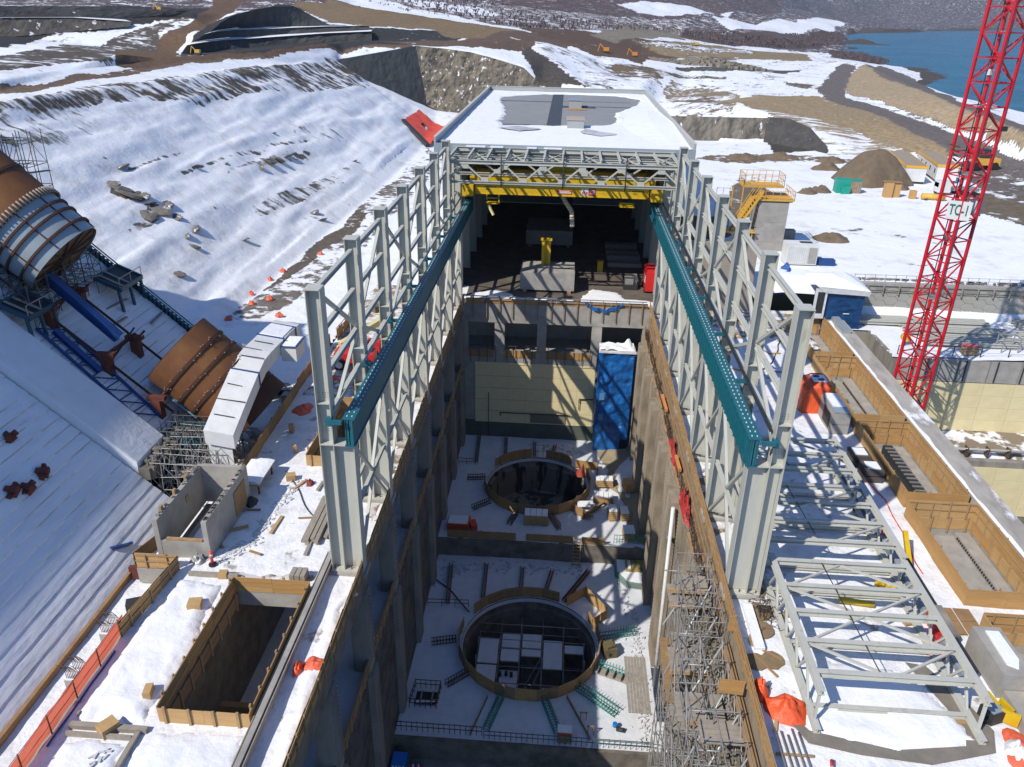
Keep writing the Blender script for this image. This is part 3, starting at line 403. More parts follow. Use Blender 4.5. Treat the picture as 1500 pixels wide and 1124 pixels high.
SHOTD = mat('shaded_shotcrete', (0.075, 0.078, 0.075), 0.95, col2=(0.05, 0.052, 0.052), scale=0.5, stretch=(1, 1, 0.25))  # shade of the wall turned from the sun is put into this darker colour
SHOTL = mat('snow_specked_shotcrete', (0.21, 0.175, 0.125), 0.95, col2=(0.11, 0.092, 0.068), scale=0.32, thr=(0.40, 0.62), stretch=(1, 1, 0.55), col3=(0.80, 0.80, 0.80), scale3=0.95, thr3=(0.615, 0.635), bump=0.15, bscale=1.2)
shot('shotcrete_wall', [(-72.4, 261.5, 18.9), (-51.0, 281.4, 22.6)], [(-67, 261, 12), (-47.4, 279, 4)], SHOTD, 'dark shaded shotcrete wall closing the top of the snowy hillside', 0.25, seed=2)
shot('shotcrete_wall', [(-51.0, 281.4, 22.6), (-42.2, 283, 21.9), (-33.1, 284, 20.9), (-23.8, 284.5, 18.8), (-15, 285, 16.4), (-9.7, 286, 11.6)], [(-47.4, 279, 4), (-40, 280, 1), (-20, 281, 0), (-5, 283, 1)], SHOTL, 'tall brown shotcrete wall dotted with snow behind the roofed building', 0.7, 60, 26, 4)
shot('shotcrete_wall', [(24, 215.6, 9.9), (52.6, 216.4, 10)], [(24, 214.2, 3.9), (52.6, 215.2, 3.9)], mat('stained_shotcrete', (0.22, 0.19, 0.15), 0.95, col2=(0.10, 0.09, 0.075), scale=0.5, thr=(0.4, 0.6), stretch=(1, 1, 0.3), col3=(0.78, 0.78, 0.78), scale3=0.6, thr3=(0.64, 0.67)), 'low stained shotcrete wall below the snowy terrace right of the roof', 0.35, 40, 8, 8)
shot('rock_face', [(52, 216.8, 10.2), (57, 215, 10.2), (61, 209, 8.8), (63.5, 201, 5.5)], [(51, 213, 3.6), (54, 208, 3.8), (58, 202, 3.8), (62.5, 197, 3.8)], mat('dark_rock', (0.075, 0.07, 0.064), 0.95, col2=(0.045, 0.042, 0.04), scale=0.6, col3=(0.5, 0.5, 0.5), scale3=1.6, thr3=(0.66, 0.70), stretch=(1, 1, 0.3)), 'dark bare rock face at the end of the low shotcrete wall', 0.5, 24, 10, 12)

# dark benched cuts far behind the hillside
BNK = mat('dark_cut_earth', (0.060, 0.060, 0.058), 0.95, col2=(0.036, 0.038, 0.038), scale=0.35, thr=(0.4, 0.62), stretch=(1, 1, 0.3), col3=(0.62, 0.63, 0.64), scale3=0.5, thr3=(0.68, 0.71), bump=0.2, bscale=0.8)
BNK2 = mat('brown_grey_cut', (0.105, 0.090, 0.074), 0.95, col2=(0.065, 0.058, 0.050), scale=0.3, thr=(0.4, 0.62), stretch=(1, 1, 0.35), col3=(0.70, 0.71, 0.72), scale3=0.35, thr3=(0.60, 0.64), bump=0.2, bscale=0.8)
b1 = [(-138.2, 292, 16.8), (-133.9, 298, 17.4), (-127.7, 308, 18.2), (-118.3, 318, 19.2), (-110.2, 326, 20), (-95.7, 332, 20.6), (-78.7, 336, 21.4)]; t1 = [(-135.4, 294, 20.6), (-131.6, 300, 21.4), (-128.1, 310, 21.9), (-118.7, 320, 22.5), (-110.6, 328, 23.1), (-96, 334, 24.3), (-79, 338, 25.2)]
b2 = [(-135.8, 299, 21.3), (-132.4, 305, 22.1), (-128.7, 315, 22.6), (-119.9, 325, 23), (-112.2, 333, 23.7), (-97.4, 339, 24.6), (-80.1, 343, 25.6)]; t2 = [(-131.7, 301, 23.9), (-130.3, 307, 24.7), (-126.5, 317, 25.2), (-119.5, 327, 25.4), (-111.3, 335, 25.9), (-97.8, 341, 26.6), (-81.9, 345, 27.1)]
b3 = [(-131.7, 306, 24.6), (-130.5, 312, 25.2), (-127.6, 322, 25.8), (-120.5, 332, 26), (-112.1, 340, 26.3), (-102, 346, 26.6), (-96.9, 348, 26.7)]; t3 = [(-127.7, 308, 27.9), (-126.4, 315, 29.9), (-122, 325, 32.1), (-117.3, 335, 33.4), (-111.7, 343, 33.8), (-107.6, 349, 31.1), (-101.1, 351, 27.6)]
c1 = [(-217.3, 300, 27), (-210.1, 305, 28), (-200.8, 315, 28.2), (-188.7, 322, 28.4), (-176.8, 330, 27.8), (-165.6, 338, 26.8)]; d1 = [(-218.5, 303, 31), (-211.3, 308, 31.8), (-201.8, 318, 32), (-189.7, 325, 32.1), (-177.6, 333, 31.8), (-153.5, 341, 31.3)]
c2 = [(-209, 286, 20.8), (-201.5, 290, 21.8), (-191.3, 298, 22.8), (-183, 306, 23.8), (-168.1, 318, 25.6)]; d2 = [(-211.7, 292, 27.1), (-204, 296, 28.1), (-193.9, 304, 28.3), (-185.6, 312, 28.4), (-168.6, 322, 27.2)]
for nm, tp, bt, mt_, lb in (('a', t1, b1, BNK, 'lowest dark bench face beside the dirt haul road'), ('b', t2, b2, BNK, 'middle dark bench face beside the dirt haul road'), ('c', t3, b3, BNK, 'top dark peaked bench face beside the dirt haul road'), ('d', d1, c1, BNK, 'black upper bench face at the far top left'), ('e', d2, c2, BNK2, 'brown grey slope below the black bench at the far top left')):
    o = shot('cut_bank', tp, bt, mt_, lb, 0.45, 60, 8, len(nm) + ord(nm)); o['category'] = 'earth bank'
mb = MB()
for lo_, hi_ in ((t1, b2), (t2, b3), (d2, c1)):
    n_ = min(len(lo_), len(hi_)); mb.loft([(x, y - 1.6, z + 0.05) for x, y, z in lo_[:n_]], [(x, y + 0.6, z + 0.05) for x, y, z in hi_[:n_]])
struct('bench_snow', mb, SNOW)
# ================================================================ DECKS, PIT, WALLS
HOLES_L = [(-19.6, -14.7, 28.0, 38.3), (-19.7, -15.0, 53.6, 64.0)]
BOXES_R = [(27.9, 32.1, 79.6, 91.0), (27.6, 32.1, 65.0, 78.6), (27.4, 32.1, 52.2, 64.0), (27.0, 32.1, 41.0, 51.0), (26.9, 32.1, 27.0, 38.8)]
def inr(x, y, R, e=0.0): return any(a - e < x < b + e and c - e < y < d + e for a, b, c, d in R)
def axis(lo, hi, st, cuts):
    c = sorted({lo, hi} | {v for v in cuts if lo < v < hi}); out = [lo]
    for a, b in zip(c[:-1], c[1:]): out += fr(a, b, st)[1:]
    return out
def snowz(base, amp, s=0.5, seed=0.0): return lambda x, y: base + amp * (0.5 + fb(x, y, s, seed)) + 0.012 * nz(x, y, 3.1, seed)
mb = MB()
xs = axis(-24.7, -11.95, 0.3, [v for h in HOLES_L for v in h[:2]]); ys = axis(14, 101, 0.35, [v for h in HOLES_L for v in h[2:]])
mb.grid(xs, ys, snowz(0.0, 0.09, 0.35), lambda x, y: inr(x, y, HOLES_L)); struct('deck_left', mb, SNOWD)
mb = MB()
xs = axis(11.81, 34.5, 0.35, [v for h in BOXES_R for v in h[:2]]); ys = axis(14, 96, 0.35, [v for h in BOXES_R for v in h[2:]])
mb.grid(xs, ys, snowz(0.0, 0.10, 0.3, 4), lambda x, y: inr(x, y, BOXES_R)); struct('deck_right', mb, SNOWD)
mb = MB()
for a, b, c, d in HOLES_L:      # opening sides and floors
    for P in ([(a, c), (a, d)], [(b, d), (b, c)], [(b, c), (a, c)], [(a, d), (b, d)]):
        (x0, y0), (x1, y1) = P; mb.add([(x0, y0, 0.02), (x1, y1, 0.02), (x1, y1, -1.1), (x0, y0, -1.1)], [(0, 1, 2, 3)])
for a, b, c, d in HOLES_L: mb.box(b + 0.02, c - 1.5, -8.5, b + 0.3, d + 1.5, -0.95)  # wall under each opening, added to stop sun reaching the pit floor
mb.box(-25.2, 14, -3, -24.72, 68.6, -0.06)
mb.box(-24.7, 14, -0.9, -19.75, 101, -0.3); mb.box(-14.6, 14, -0.9, -12.0, 101, -0.3)
for a, b in ((14, 27.9), (38.4, 53.5), (64.1, 101)): mb.box(-19.75, a, -0.9, -14.6, b, -0.3)
struct('deck_slab', mb, CONC)
mb = MB(); mb.grid(fr(-29, -25.2, 0.5), fr(6, 68.5, 0.5), snowz(-1.35, 0.08)); struct('low_slab', mb, SNOWD)
# formwork inside the near opening: a lower wall and beams seen in the dark
mb = MB(); mb.box(-16.6, 28.2, -8.5, -16.2, 34.0, -3.2); mb.box(-19.5, 33.6, -8.5, -16.6, 34.0, -5.0)
for k in range(5): mb.bar((-16.4, 28.6 + k * 1.3, -3.1), (-14.8, 28.6 + k * 1.3, -3.1), 0.12, 0.2)
solo('formwork_wall', mb, PLYO, 'brown formwork wall deep inside the near plywood lined opening', 'formwork')
# left wall
FX = -11.95
PY = [41 + 8.5 * k for k in range(-3, 7)]
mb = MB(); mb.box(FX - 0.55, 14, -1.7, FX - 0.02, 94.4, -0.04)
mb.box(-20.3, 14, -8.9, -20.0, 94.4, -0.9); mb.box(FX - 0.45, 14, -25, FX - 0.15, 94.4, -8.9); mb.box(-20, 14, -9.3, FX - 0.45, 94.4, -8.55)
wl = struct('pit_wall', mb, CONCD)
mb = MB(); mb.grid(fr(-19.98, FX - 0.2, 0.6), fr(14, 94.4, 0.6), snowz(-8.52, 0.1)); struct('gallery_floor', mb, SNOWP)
pm = MB().box(-0.7, -0.65, -8.5, 0.5, 0.65, -1.7); pm.box(0.0, -0.8, -24.5, 0.62, 0.8, -8.9)
for z in [-9.2 - 0.36 * k for k in range(36)]: pm.box(0.62, -0.78, z, 0.70, 0.78, z + 0.15)
for z in [-2.0 - 0.36 * k for k in range(17)]: pm.box(0.5, -0.63, z, 0.57, 0.63, z + 0.14)
pme = pm.mesh('pier', CONCW)
for k, y in enumerate(PY): o = inst('pier', pme, wl, (FX - 0.35, y, 0)); o['kind'] = 'structure'
# pit floors: a plate with a round hole
def holed(x0, x1, y0, y1, c, R, z, zf=None, n=72):
    A = sorted(set([2 * pi * i / n for i in range(n)] + [atan2(y - c[1], x - c[0]) % (2 * pi) for x in (x0, x1) for y in (y0, y1)]))
    mb = MB(); rings = []
    for t in A:
        dx, dy = cos(t), sin(t); L = min([((x1 if dx > 0 else x0) - c[0]) / dx if abs(dx) > 1e-6 else 1e9, ((y1 if dy > 0 else y0) - c[1]) / dy if abs(dy) > 1e-6 else 1e9])
        rings.append([(c[0] + dx * (R + (L - R) * s), c[1] + dy * (R + (L - R) * s)) for s in (0, 0.12, 0.25, 0.4, 0.55, 0.7, 0.85, 1)])
    m8 = len(rings[0]); mb.add([(x, y, z + (zf(x, y) if zf else 0)) for r in rings for x, y in r], [(i * m8 + j, i * m8 + j + 1, ((i + 1) % len(A)) * m8 + j + 1, ((i + 1) % len(A)) * m8 + j) for i in range(len(A)) for j in range(m8 - 1)], True)
    return mb
ZA, ZB, ZC = -21.85, -19.46, -24.3
CA, RA = (-1.1, 57.8), 6.55; CB, RB = (-1.4, 82.6), 6.25
bumps = lambda x, y: 0.10 * fb(x, y, 0.5) + 0.02 * nz(x, y, 2.3)
bumpB = lambda x, y: 0.10 * fb(x, y, 0.5) + max(0, (x - 5.8)) * 0.16 * max(0, min(1, (y - 78) / 8))
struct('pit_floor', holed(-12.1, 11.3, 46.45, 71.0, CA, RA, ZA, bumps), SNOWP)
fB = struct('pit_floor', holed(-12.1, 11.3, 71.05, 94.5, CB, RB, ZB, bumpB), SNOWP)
mb = MB(); mb.grid(fr(-12.1, 11.3, 1), fr(14, 46.2, 1), lambda x, y: ZC + bumps(x, y)); struct('pit_floor', mb, CONCW)
# bare sand coloured concrete along the right side of the upper floor
mb = MB(); P = [(6.0, 94.2), (6.4, 90.0), (7.6, 86.5), (7.0, 83.2), (8.6, 81.2), (9.6, 78), (9.2, 75), (10.2, 72), (11.2, 71.5), (11.2, 94.2)]
ZPT = mat('bare_sandy_concrete', (0.36, 0.29, 0.19), 0.95, col2=(0.27, 0.215, 0.14), scale=0.8, bump=0.03, bscale=3)
mb.add([(x, y, ZB + bumpB(x, y) + 0.09) for x, y in P] , [tuple(range(len(P)))]); struct('bare_floor', mb, ZPT)
mb = MB(); mb.box(-12.1, 71.0, ZA - 0.5, 11.3, 71.3, ZB - 0.05); mb.box(-12.1, 46.15, ZC - 0.3, 11.3, 46.45, ZA + 0.02)
struct('step_wall', mb, CONCD)
# shafts
for nm, c, R, z, dp, mt in (('shaft', CA, RA, ZA, 7.5, CONCD), ('shaft', CB, RB, ZB, 4.6, mat('stained_liner', (0.20, 0.18, 0.145), 0.9, col2=(0.03, 0.028, 0.025), scale=0.7, thr=(0.5, 0.56), stretch=(1, 1, 0.15)))):
    mb = MB(); n = 64; r = [[(c[0] + (R - e) * cos(2 * pi * i / n), c[1] + (R - e) * sin(2 * pi * i / n), zz) for i in range(n + 1)] for e, zz in ((0, z + 0.3), (0.0, z - 0.9), (0.35, z - 0.9), (0.35, z - dp))]
    for a, b in zip(r[:-1], r[1:]): mb.loft(b, a, True)
    mb.add([(x, y, z - dp + 0.01) for x, y, _ in r[3][:-1]], [tuple(range(n))]); struct(nm, mb, mt)
RAILB = MB().box(0, -0.12, 0, 1, 0.12, 0.06).mesh('ledge_board', TIMB)
# right wall with a ledge
mb = MB(); mb.box(11.85, 14, -3.2, 12.3, 94.5, -0.04); mb.box(11.25, 14, -25, 12.3, 94.5, -3.2)
TRIB = mat('tan_ribbed_concrete', (0.30, 0.245, 0.175), 0.92, col2=(0.17, 0.14, 0.10), scale=0.55, thr=(0.42, 0.62), stretch=(1, 1, 0.4), bump=0.03, bscale=4, col3=(0.36, 0.31, 0.24), scale3=0.25)
wr = struct('pit_wall', mb, TRIB)
pm = MB().box(-0.75, -1.5, -22, 0.0, 1.5, -3.3)
for z in [-3.6 - 0.42 * k for k in range(42)]: pm.box(-0.79, -1.46, z, -0.75, 1.46, z + 0.15)
pme = pm.mesh('pilaster', TRIB)
for k, y in enumerate([57.5, 66, 74.5, 83, 90]): o = inst('pilaster', pme, wr, (11.25, y, 0)); o['kind'] = 'structure'
mb = MB()
for z in [-3.6 - 0.36 * k for k in range(50)]: mb.box(11.12, 14, z, 11.25, 94, z + 0.13)
part('form_ridges', mb, TRIB, wr, kind='stuff')
mb = MB()
for k in range(340):
    y = 40 + 54 * random.random(); x = 11.35 + 0.45 * random.random(); mb.tube((x, y, -3.25), (x + random.uniform(-.1, .1), y + random.uniform(-.15, .15), -3.2 + random.uniform(0.5, 1.5)), 0.022, 4, cap=False)
for x in (11.4, 11.6, 11.8): mb.tube((x, 40, -2.6), (x, 94, -2.6), 0.03, 4)
tag(part('rebar_dowels', mb, REBAR, wr), kind='stuff')
mb = MB()
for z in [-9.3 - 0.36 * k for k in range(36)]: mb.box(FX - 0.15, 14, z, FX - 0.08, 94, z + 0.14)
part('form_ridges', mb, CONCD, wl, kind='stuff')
mb = MB()
for k in range(60): y = 40.5 + 0.9 * k; mb.bar((11.84, y, -3.2), (11.84, y, -0.1), 0.05, 0.08)
for z in (-0.9, -1.7, -2.5): mb.bar((11.8, 40, z), (11.8, 94, z), 0.09, 0.12)
part('timber_walers', mb, PLYO, wr, kind='stuff')
for k in range(9): o = inst('ledge_board', RAILB, wr, (11.3 + 0.06 * (k % 3), 48 + 5 * k, -3.1 + 0.1 * (k % 2)), (0, 0, 1.57 + 0.02 * (k % 3)), (3.6, 1, 1)); o['kind'] = 'structure'
# far end wall of the pit
Y0 = 94.5
mb = MB(); mb.box(-12.3, Y0, -2.6, 12.2, Y0 + 0.9, -0.03)
for a, b in ((-12.3, -11.4), (-7.9, -6.6), (-2.35, -1.15), (4.7, 6.0), (11.2, 12.2)): mb.box(a, Y0 + 0.05, -7.3, b, Y0 + 0.95, -2.6)
mb.box(-12.3, Y0 - 0.1, -8.2, 12.2, Y0 + 0.8, -6.6); mb.box(-12.3, Y0 + 0.02, -24, 12.2, Y0 + 0.5, -8.2)
mb.box(-12.3, Y0 + 7, -8.2, 12.2, Y0 + 7.3, -0.1); mb.box(-12.3, Y0 + 0.8, -7.6, 12.2, Y0 + 7, -7.3)
we = struct('end_wall', mb, CONC)
mb = MB(); mb.box(-10.5, Y0 - 0.14, -8.45, 5.5, Y0 - 0.02, -8.2); part('sheet_trim', mb, INSUL, we)
sh = MB().box(0.01, 0, 0.01, 2.27, 0.06, 1.72).mesh('insulation_sheet', INSUL)
for i in range(7):
    for j in range(5):
        o = inst('insulation_sheet', sh, we, (-10.45 + i * 2.28, Y0 - 0.05 - 0.012 * ((i + j) % 2), -10.2 - j * 1.75)); o['kind'] = 'structure'
mb = MB(); mb.box(-11.9, Y0 - 0.04, -19.6, 6, Y0 + 0.0, -16.95); part('lower_band', mb, INSULG, we)
mb = MB(); mb.box(-2.9, Y0 - 0.16, -17.0, 1.9, Y0 - 0.07, -15.6); part('patch', mb, mat('grey_sheet', (0.20, 0.18, 0.14), 0.9), we)
mb = MB()
for x0, x1, z in ((-7.0, 2.3, -15.6), (3.6, 9, -13.0)): mb.tube((x0, Y0 - 0.25, z), (x1, Y0 - 0.25, z), 0.07, 6); mb.tube((x0, Y0 - 0.25, z), (x0, Y0 - 0.25, z - 0.5), 0.07, 6)
mb.tube((3.6, Y0 - 0.25, -13.0), (3.6, Y0 - 0.25, -14.6), 0.05, 5); mb.tube((-8.6, Y0 - 0.25, -12.6), (-8.6, Y0 - 0.25, -19.3), 0.05, 5)
part('pipe', mb, DARK, we)
# service bay floor and basement
mb = MB(); mb.grid(fr(-14.3, 14.4, 0.7), fr(Y0 + 0.05, 153, 0.7), lambda x, y: 0.0 + 0.02 * nz(x, y, 0.8))
struct('service_bay_floor', mb, mat('muddy_floor', (0.15, 0.125, 0.10), 0.9, col2=(0.075, 0.062, 0.05), scale=0.5, bump=0.03, bscale=2))
def patch(name, poly, z, th, mt, seed=1, st=None, edge=0.7):
    """an uneven sheet of snow that thins out towards a ragged rim"""
    P = np.array(poly, float); x0, y0 = P.min(0) - 0.4; x1, y1 = P.max(0) + 0.4; st = st or max(0.14, min(0.3, (x1 - x0) / 50, (y1 - y0) / 30))
    xs = np.arange(x0, x1, st); ys = np.arange(y0, y1, st); gx, gy = np.meshgrid(xs, ys); X_ = gx.ravel(); Y_ = gy.ravel()
    jx_ = vfbm(X_ * 0.8, Y_ * 0.8, 3, seed) * 0.28; jy_ = vfbm(X_ * 0.8, Y_ * 0.8, 3, seed + 7) * 0.28; XJ_, YJ_ = X_ + jx_, Y_ + jy_
    ins = inpoly(XJ_, YJ_, poly); d = np.full(X_.shape, 1e9)
    for a, b in zip(poly, list(poly[1:]) + [poly[0]]):
        ax, ay = a; bx, by = b[0] - ax, b[1] - ay; t_ = np.clip(((XJ_ - ax) * bx + (YJ_ - ay) * by) / (bx * bx + by * by + 1e-9), 0, 1); d = np.minimum(d, np.hypot(XJ_ - ax - t_ * bx, YJ_ - ay - t_ * by))
    h = np.where(ins, th * np.clip(d / edge, 0, 1) ** 0.6 * (1 + 0.35 * vfbm(X_ * 0.45, Y_ * 0.45, 3, seed + 3)), -0.08); V = np.stack([X_, Y_, z + h], -1)
    nx_ = len(xs); mb = MB(); mb.v = [tuple(p) for p in V]; k = ins.reshape(gx.shape)
    for jj in range(len(ys) - 1):
        for ii in range(nx_ - 1):
            if k[jj, ii] or k[jj, ii + 1] or k[jj + 1, ii] or k[jj + 1, ii + 1]: mb.sm.add(len(mb.f)); mb.f.append((jj * nx_ + ii, jj * nx_ + ii + 1, (jj + 1) * nx_ + ii + 1, (jj + 1) * nx_ + ii))
    return struct(name, mb, mt, kind='stuff')
patch('snow', [(-9.5, 94.8), (1.5, 94.9), (2.2, 96.8), (-1, 97.4), (-5, 97.2), (-8, 99.5), (-11, 98.6), (-12, 96)], 0.03, 0.12, SNOW, 3)
patch('snow', [(3.2, 95.2), (12.8, 95.6), (13.2, 97.5), (9, 98.0), (8, 100.8), (4.6, 101.5), (3.4, 99)], 0.03, 0.10, SNOW, 6)

# ---------------------------------------------------------------- plywood guards
PANELS = [MB().box(0, -0.5, 0, 1, 0.5, 1).mesh('panel', mt) for mt in (PLY, PLYO)]
PLY2 = mat('pale_plywood', (0.52, 0.33, 0.14), 0.75, col2=(0.43, 0.26, 0.105), scale=1.6, stretch=(1, 1, 4)); PANELS.append(MB().box(0, -0.5, 0, 1, 0.5, 1).mesh('panel', PLY2))
POST = MB().box(-0.045, -0.045, 0, 0.045, 0.045, 1).mesh('post', TIMB)
RAIL = MB().box(0, -0.5, -0.5, 1, 0.5, 0.5).mesh('rail', TIMB)
def plyrun(parent, pts, h=1.1, z=0.0, mats=(0, 2), step=2.44, closed=False, post=1, off=0.06, rnd=0.03, rail=True, posth=None):
    segs = list(zip(pts, pts[1:] + ([pts[0]] if closed else [])))[:len(pts) if closed else len(pts) - 1]; pl = wloc(parent)
    for a, b in segs:
        d = hypot(b[0] - a[0], b[1] - a[1]); n = max(1, int(round(d / step))); l = d / n; an = atan2(b[1] - a[1], b[0] - a[0]); nx, ny = -sin(an), cos(an)
        for i in range(n):
            s = i / n; x = a[0] + (b[0] - a[0]) * s - pl.x; y = a[1] + (b[1] - a[1]) * s - pl.y; hh = h * (1 + random.uniform(-rnd, rnd))
            inst('panel', PANELS[random.choice(mats)], parent, (x, y, z - pl.z), (random.uniform(-.02, .02), 0, an + random.uniform(-.008, .008)), (l - 0.02, 0.025, hh))
            if post:
                for k in range(post):
                    px = x + cos(an) * l * (k + 0.5) / post + nx * off; py = y + sin(an) * l * (k + 0.5) / post + ny * off
                    inst('post', POST, parent, (px, py, z - pl.z), (random.uniform(-.03, .03), random.uniform(-.03, .03), an), (1, 1, (posth or h) * random.uniform(0.97, 1.12)))
        if rail:
            for zz in (h * 0.92, h * 0.5):
                inst('rail', RAIL, parent, (a[0] - pl.x + nx * off, a[1] - pl.y + ny * off, z + zz - pl.z), (0, 0, an), (d, 0.04, 0.09))
def boardwall(t, a, b, h, z, n=3, mt=(0, 1), off=0.06):
    """a wall of stacked horizontal boards"""
    an = atan2(b[1] - a[1], b[0] - a[0]); d = hypot(b[0] - a[0], b[1] - a[1]); pl = wloc(t); m_ = max(1, round(d / 3.0))
    for i in range(n):
        for k in range(m_): inst('board', PANELS[random.choice(mt)], t, (a[0] - pl.x + (b[0] - a[0]) * k / m_, a[1] - pl.y + (b[1] - a[1]) * k / m_, z + i * h / n - pl.z), (0, 0, an), (d / m_ - 0.015, 0.05 + 0.02 * ((i + k) % 2), h / n - 0.015))
    for k in range(int(d / 1.3) + 1): s = min(1, (0.4 + 1.3 * k) / d); inst('post', POST, t, (a[0] - pl.x + (b[0] - a[0]) * s - sin(an) * off, a[1] - pl.y + (b[1] - a[1]) * s + cos(an) * off, z - 0.25 - pl.z), (0, 0, an), (1.6, 1, h + 0.3 + random.uniform(0, .15)))
def guard(label, pts, name='plywood_guard', group=None, **k):
    t = thing(name, label, 'guard fence', (pts[0][0], pts[0][1], k.get('z', 0)), group); plyrun(t, pts, **k); return t
guard('long plywood guard along the left rim of the pit at deck level', [(-11.9, 14), (-11.9, 94.3)], h=1.25, mats=(0, 1), off=-0.07, post=2)
guard('weathered plywood guard on the gallery edge below the left pit rim', [(-11.95, 14), (-11.95, 94.2)], h=1.2, z=-8.5, mats=(1,), off=-0.07, post=2)
guard('long bright plywood guard along the right rim of the pit', [(11.78, 94.2), (11.78, 40), (11.75, 22)], h=1.2, mats=(0, 2), off=-0.06, post=2)
t = guard('battered plywood guard across the far end of the pit below the yellow post', [(-11.6, 94.5), (11.6, 94.6)], h=0.75, z=-0.05, mats=(0, 1), off=-0.07, post=0, rail=False)
for k in range(14): x = -10.6 + 1.65 * k; part('timber_upright', MB().bar((x, 94.3, -1.9), (x, 94.3, 1.0), 0.08, 0.12), PLYO, t)
mb = MB(); mb.bar((-11.4, 94.34, 1.0), (11.4, 94.34, 1.0), 0.05, 0.12); mb.bar((-11.4, 94.34, 0.55), (11.4, 94.34, 0.55), 0.05, 0.10); part('top_rail', mb, GALV, t)
mb = MB(); pts = [(3.6 + 0.4 * i, 94.26 - 0.12 * sin(i * 2.1), 0.35 - 0.9 * sin(pi * i / 12) + 0.1 * sin(i * 1.7)) for i in range(13)]
mb.loft([(x, y, z) for x, y, z in pts], [(x, y + 0.05, z + 0.45) for x, y, z in pts]); solo('blue_tarp', mb, BTARP, 'crumpled blue tarp strip draped over the far plywood guard', 'tarp')
for i, (a, b, m, lb) in enumerate(((-11.3, -8.0, (1,), 'brown plywood knee guard in the first opening of the end wall, far left'), (-6.5, -2.4, (1, 0), 'brown plywood knee guard in the second opening of the end wall'), (-1.1, 4.6, (1, 0), 'brown plywood knee guard in the widest opening of the end wall'))):
    t = guard(lb, [(a, 94.36), (b, 94.36)], h=1.0, z=-7.4, mats=m, off=-0.06, post=1, rail=False, group='knee guards in the end wall openings')
    mb = MB()
    for k in range(int((b - a) / 1.1) + 1): x = a + 0.3 + k * 1.1; mb.bar((x, 94.2, -8.1), (x, 94.2, -5.6), 0.07, 0.07)
    mb.bar((a, 94.2, -5.7), (b, 94.2, -5.7), 0.06, 0.06); part('steel_upright', mb, REBAR, t)
t = guard('brown plywood guard along the step between the two pit floors, left run', [(-11.0, 71.1), (-3.3, 71.1)], h=1.0, z=ZB, mats=(1,), off=0.06)
t = guard('brown plywood guard along the step between the two pit floors, middle run', [(-2.2, 71.2), (3.1, 71.2)], h=0.95, z=ZB, mats=(1,), off=0.06)
t = guard('short brown plywood guard along the step beside the access ladder', [(4.0, 71.1), (6.6, 71.1)], h=1.0, z=ZB, mats=(1, 0), off=0.06)
# round guards
def ringguard(label, c, R, z, gaps, h=1.4, mats=(0, 1)):
    t = thing('ring_guard', label, 'guard fence', (c[0], c[1], z)); n = 22
    for i in range(n):
        a0, a1 = 2 * pi * i / n, 2 * pi * (i + 1) / n; am = math.degrees((a0 + a1) / 2)
        if any(g0 <= am <= g1 for g0, g1 in gaps): continue
        p = (c[0] + R * cos(a0), c[1] + R * sin(a0)); q = (c[0] + R * cos(a1), c[1] + R * sin(a1)); plyrun(t, [q, p], h=h, z=z, mats=mats, off=-0.06, post=1)
    mb = MB(); n = 64
    for rr, zz in (((R - 0.42, R - 0.05), 0.14),):
        i0 = [(c[0] + rr[0] * cos(2 * pi * i / n), c[1] + rr[0] * sin(2 * pi * i / n), z + zz) for i in range(n + 1)]; i1 = [(c[0] + rr[1] * cos(2 * pi * i / n), c[1] + rr[1] * sin(2 * pi * i / n), z + zz) for i in range(n + 1)]; mb.loft(i0, i1, True); mb.loft([(x, y, z - 0.25) for x, y, _ in i0], i0, True)
    part('snow_rim', mb, SNOWP, t); return t
ra = ringguard('large plywood ring guard around the nearer round shaft with a scaffold inside', CA, RA + 0.35, ZA, [(25, 58), (150, 162)])
plyrun(ra, [(CA[0] + 3.6, CA[1] + 5.9), (CA[0] + 5.5, CA[1] + 7.6)], h=1.3, z=ZA, mats=(0,), rail=False); plyrun(ra, [(CA[0] + 5.5, CA[1] + 7.6), (CA[0] + 7.7, CA[1] + 4.4)], h=1.4, z=ZA, mats=(0, 2), rail=False)
plyrun(ra, [(CA[0] + 7.7, CA[1] + 4.4), (CA[0] + 6.3, CA[1] + 3.1)], h=1.2, z=ZA, mats=(0,), rail=False)
rb = ringguard('plywood ring guard around the empty round shaft on the farther floor', CB, RB + 0.35, ZB, [(84, 100), (30, 42), (155, 175)])
plyrun(rb, [(CB[0] + 4.8, CB[1] + 4.6), (CB[0] + 7.6, CB[1] + 4.2)], h=1.2, z=ZB, mats=(0,), rail=False); plyrun(rb, [(CB[0] + 7.6, CB[1] + 4.2), (CB[0] + 7.4, CB[1] + 1.8)], h=1.2, z=ZB, mats=(0, 1), rail=False)
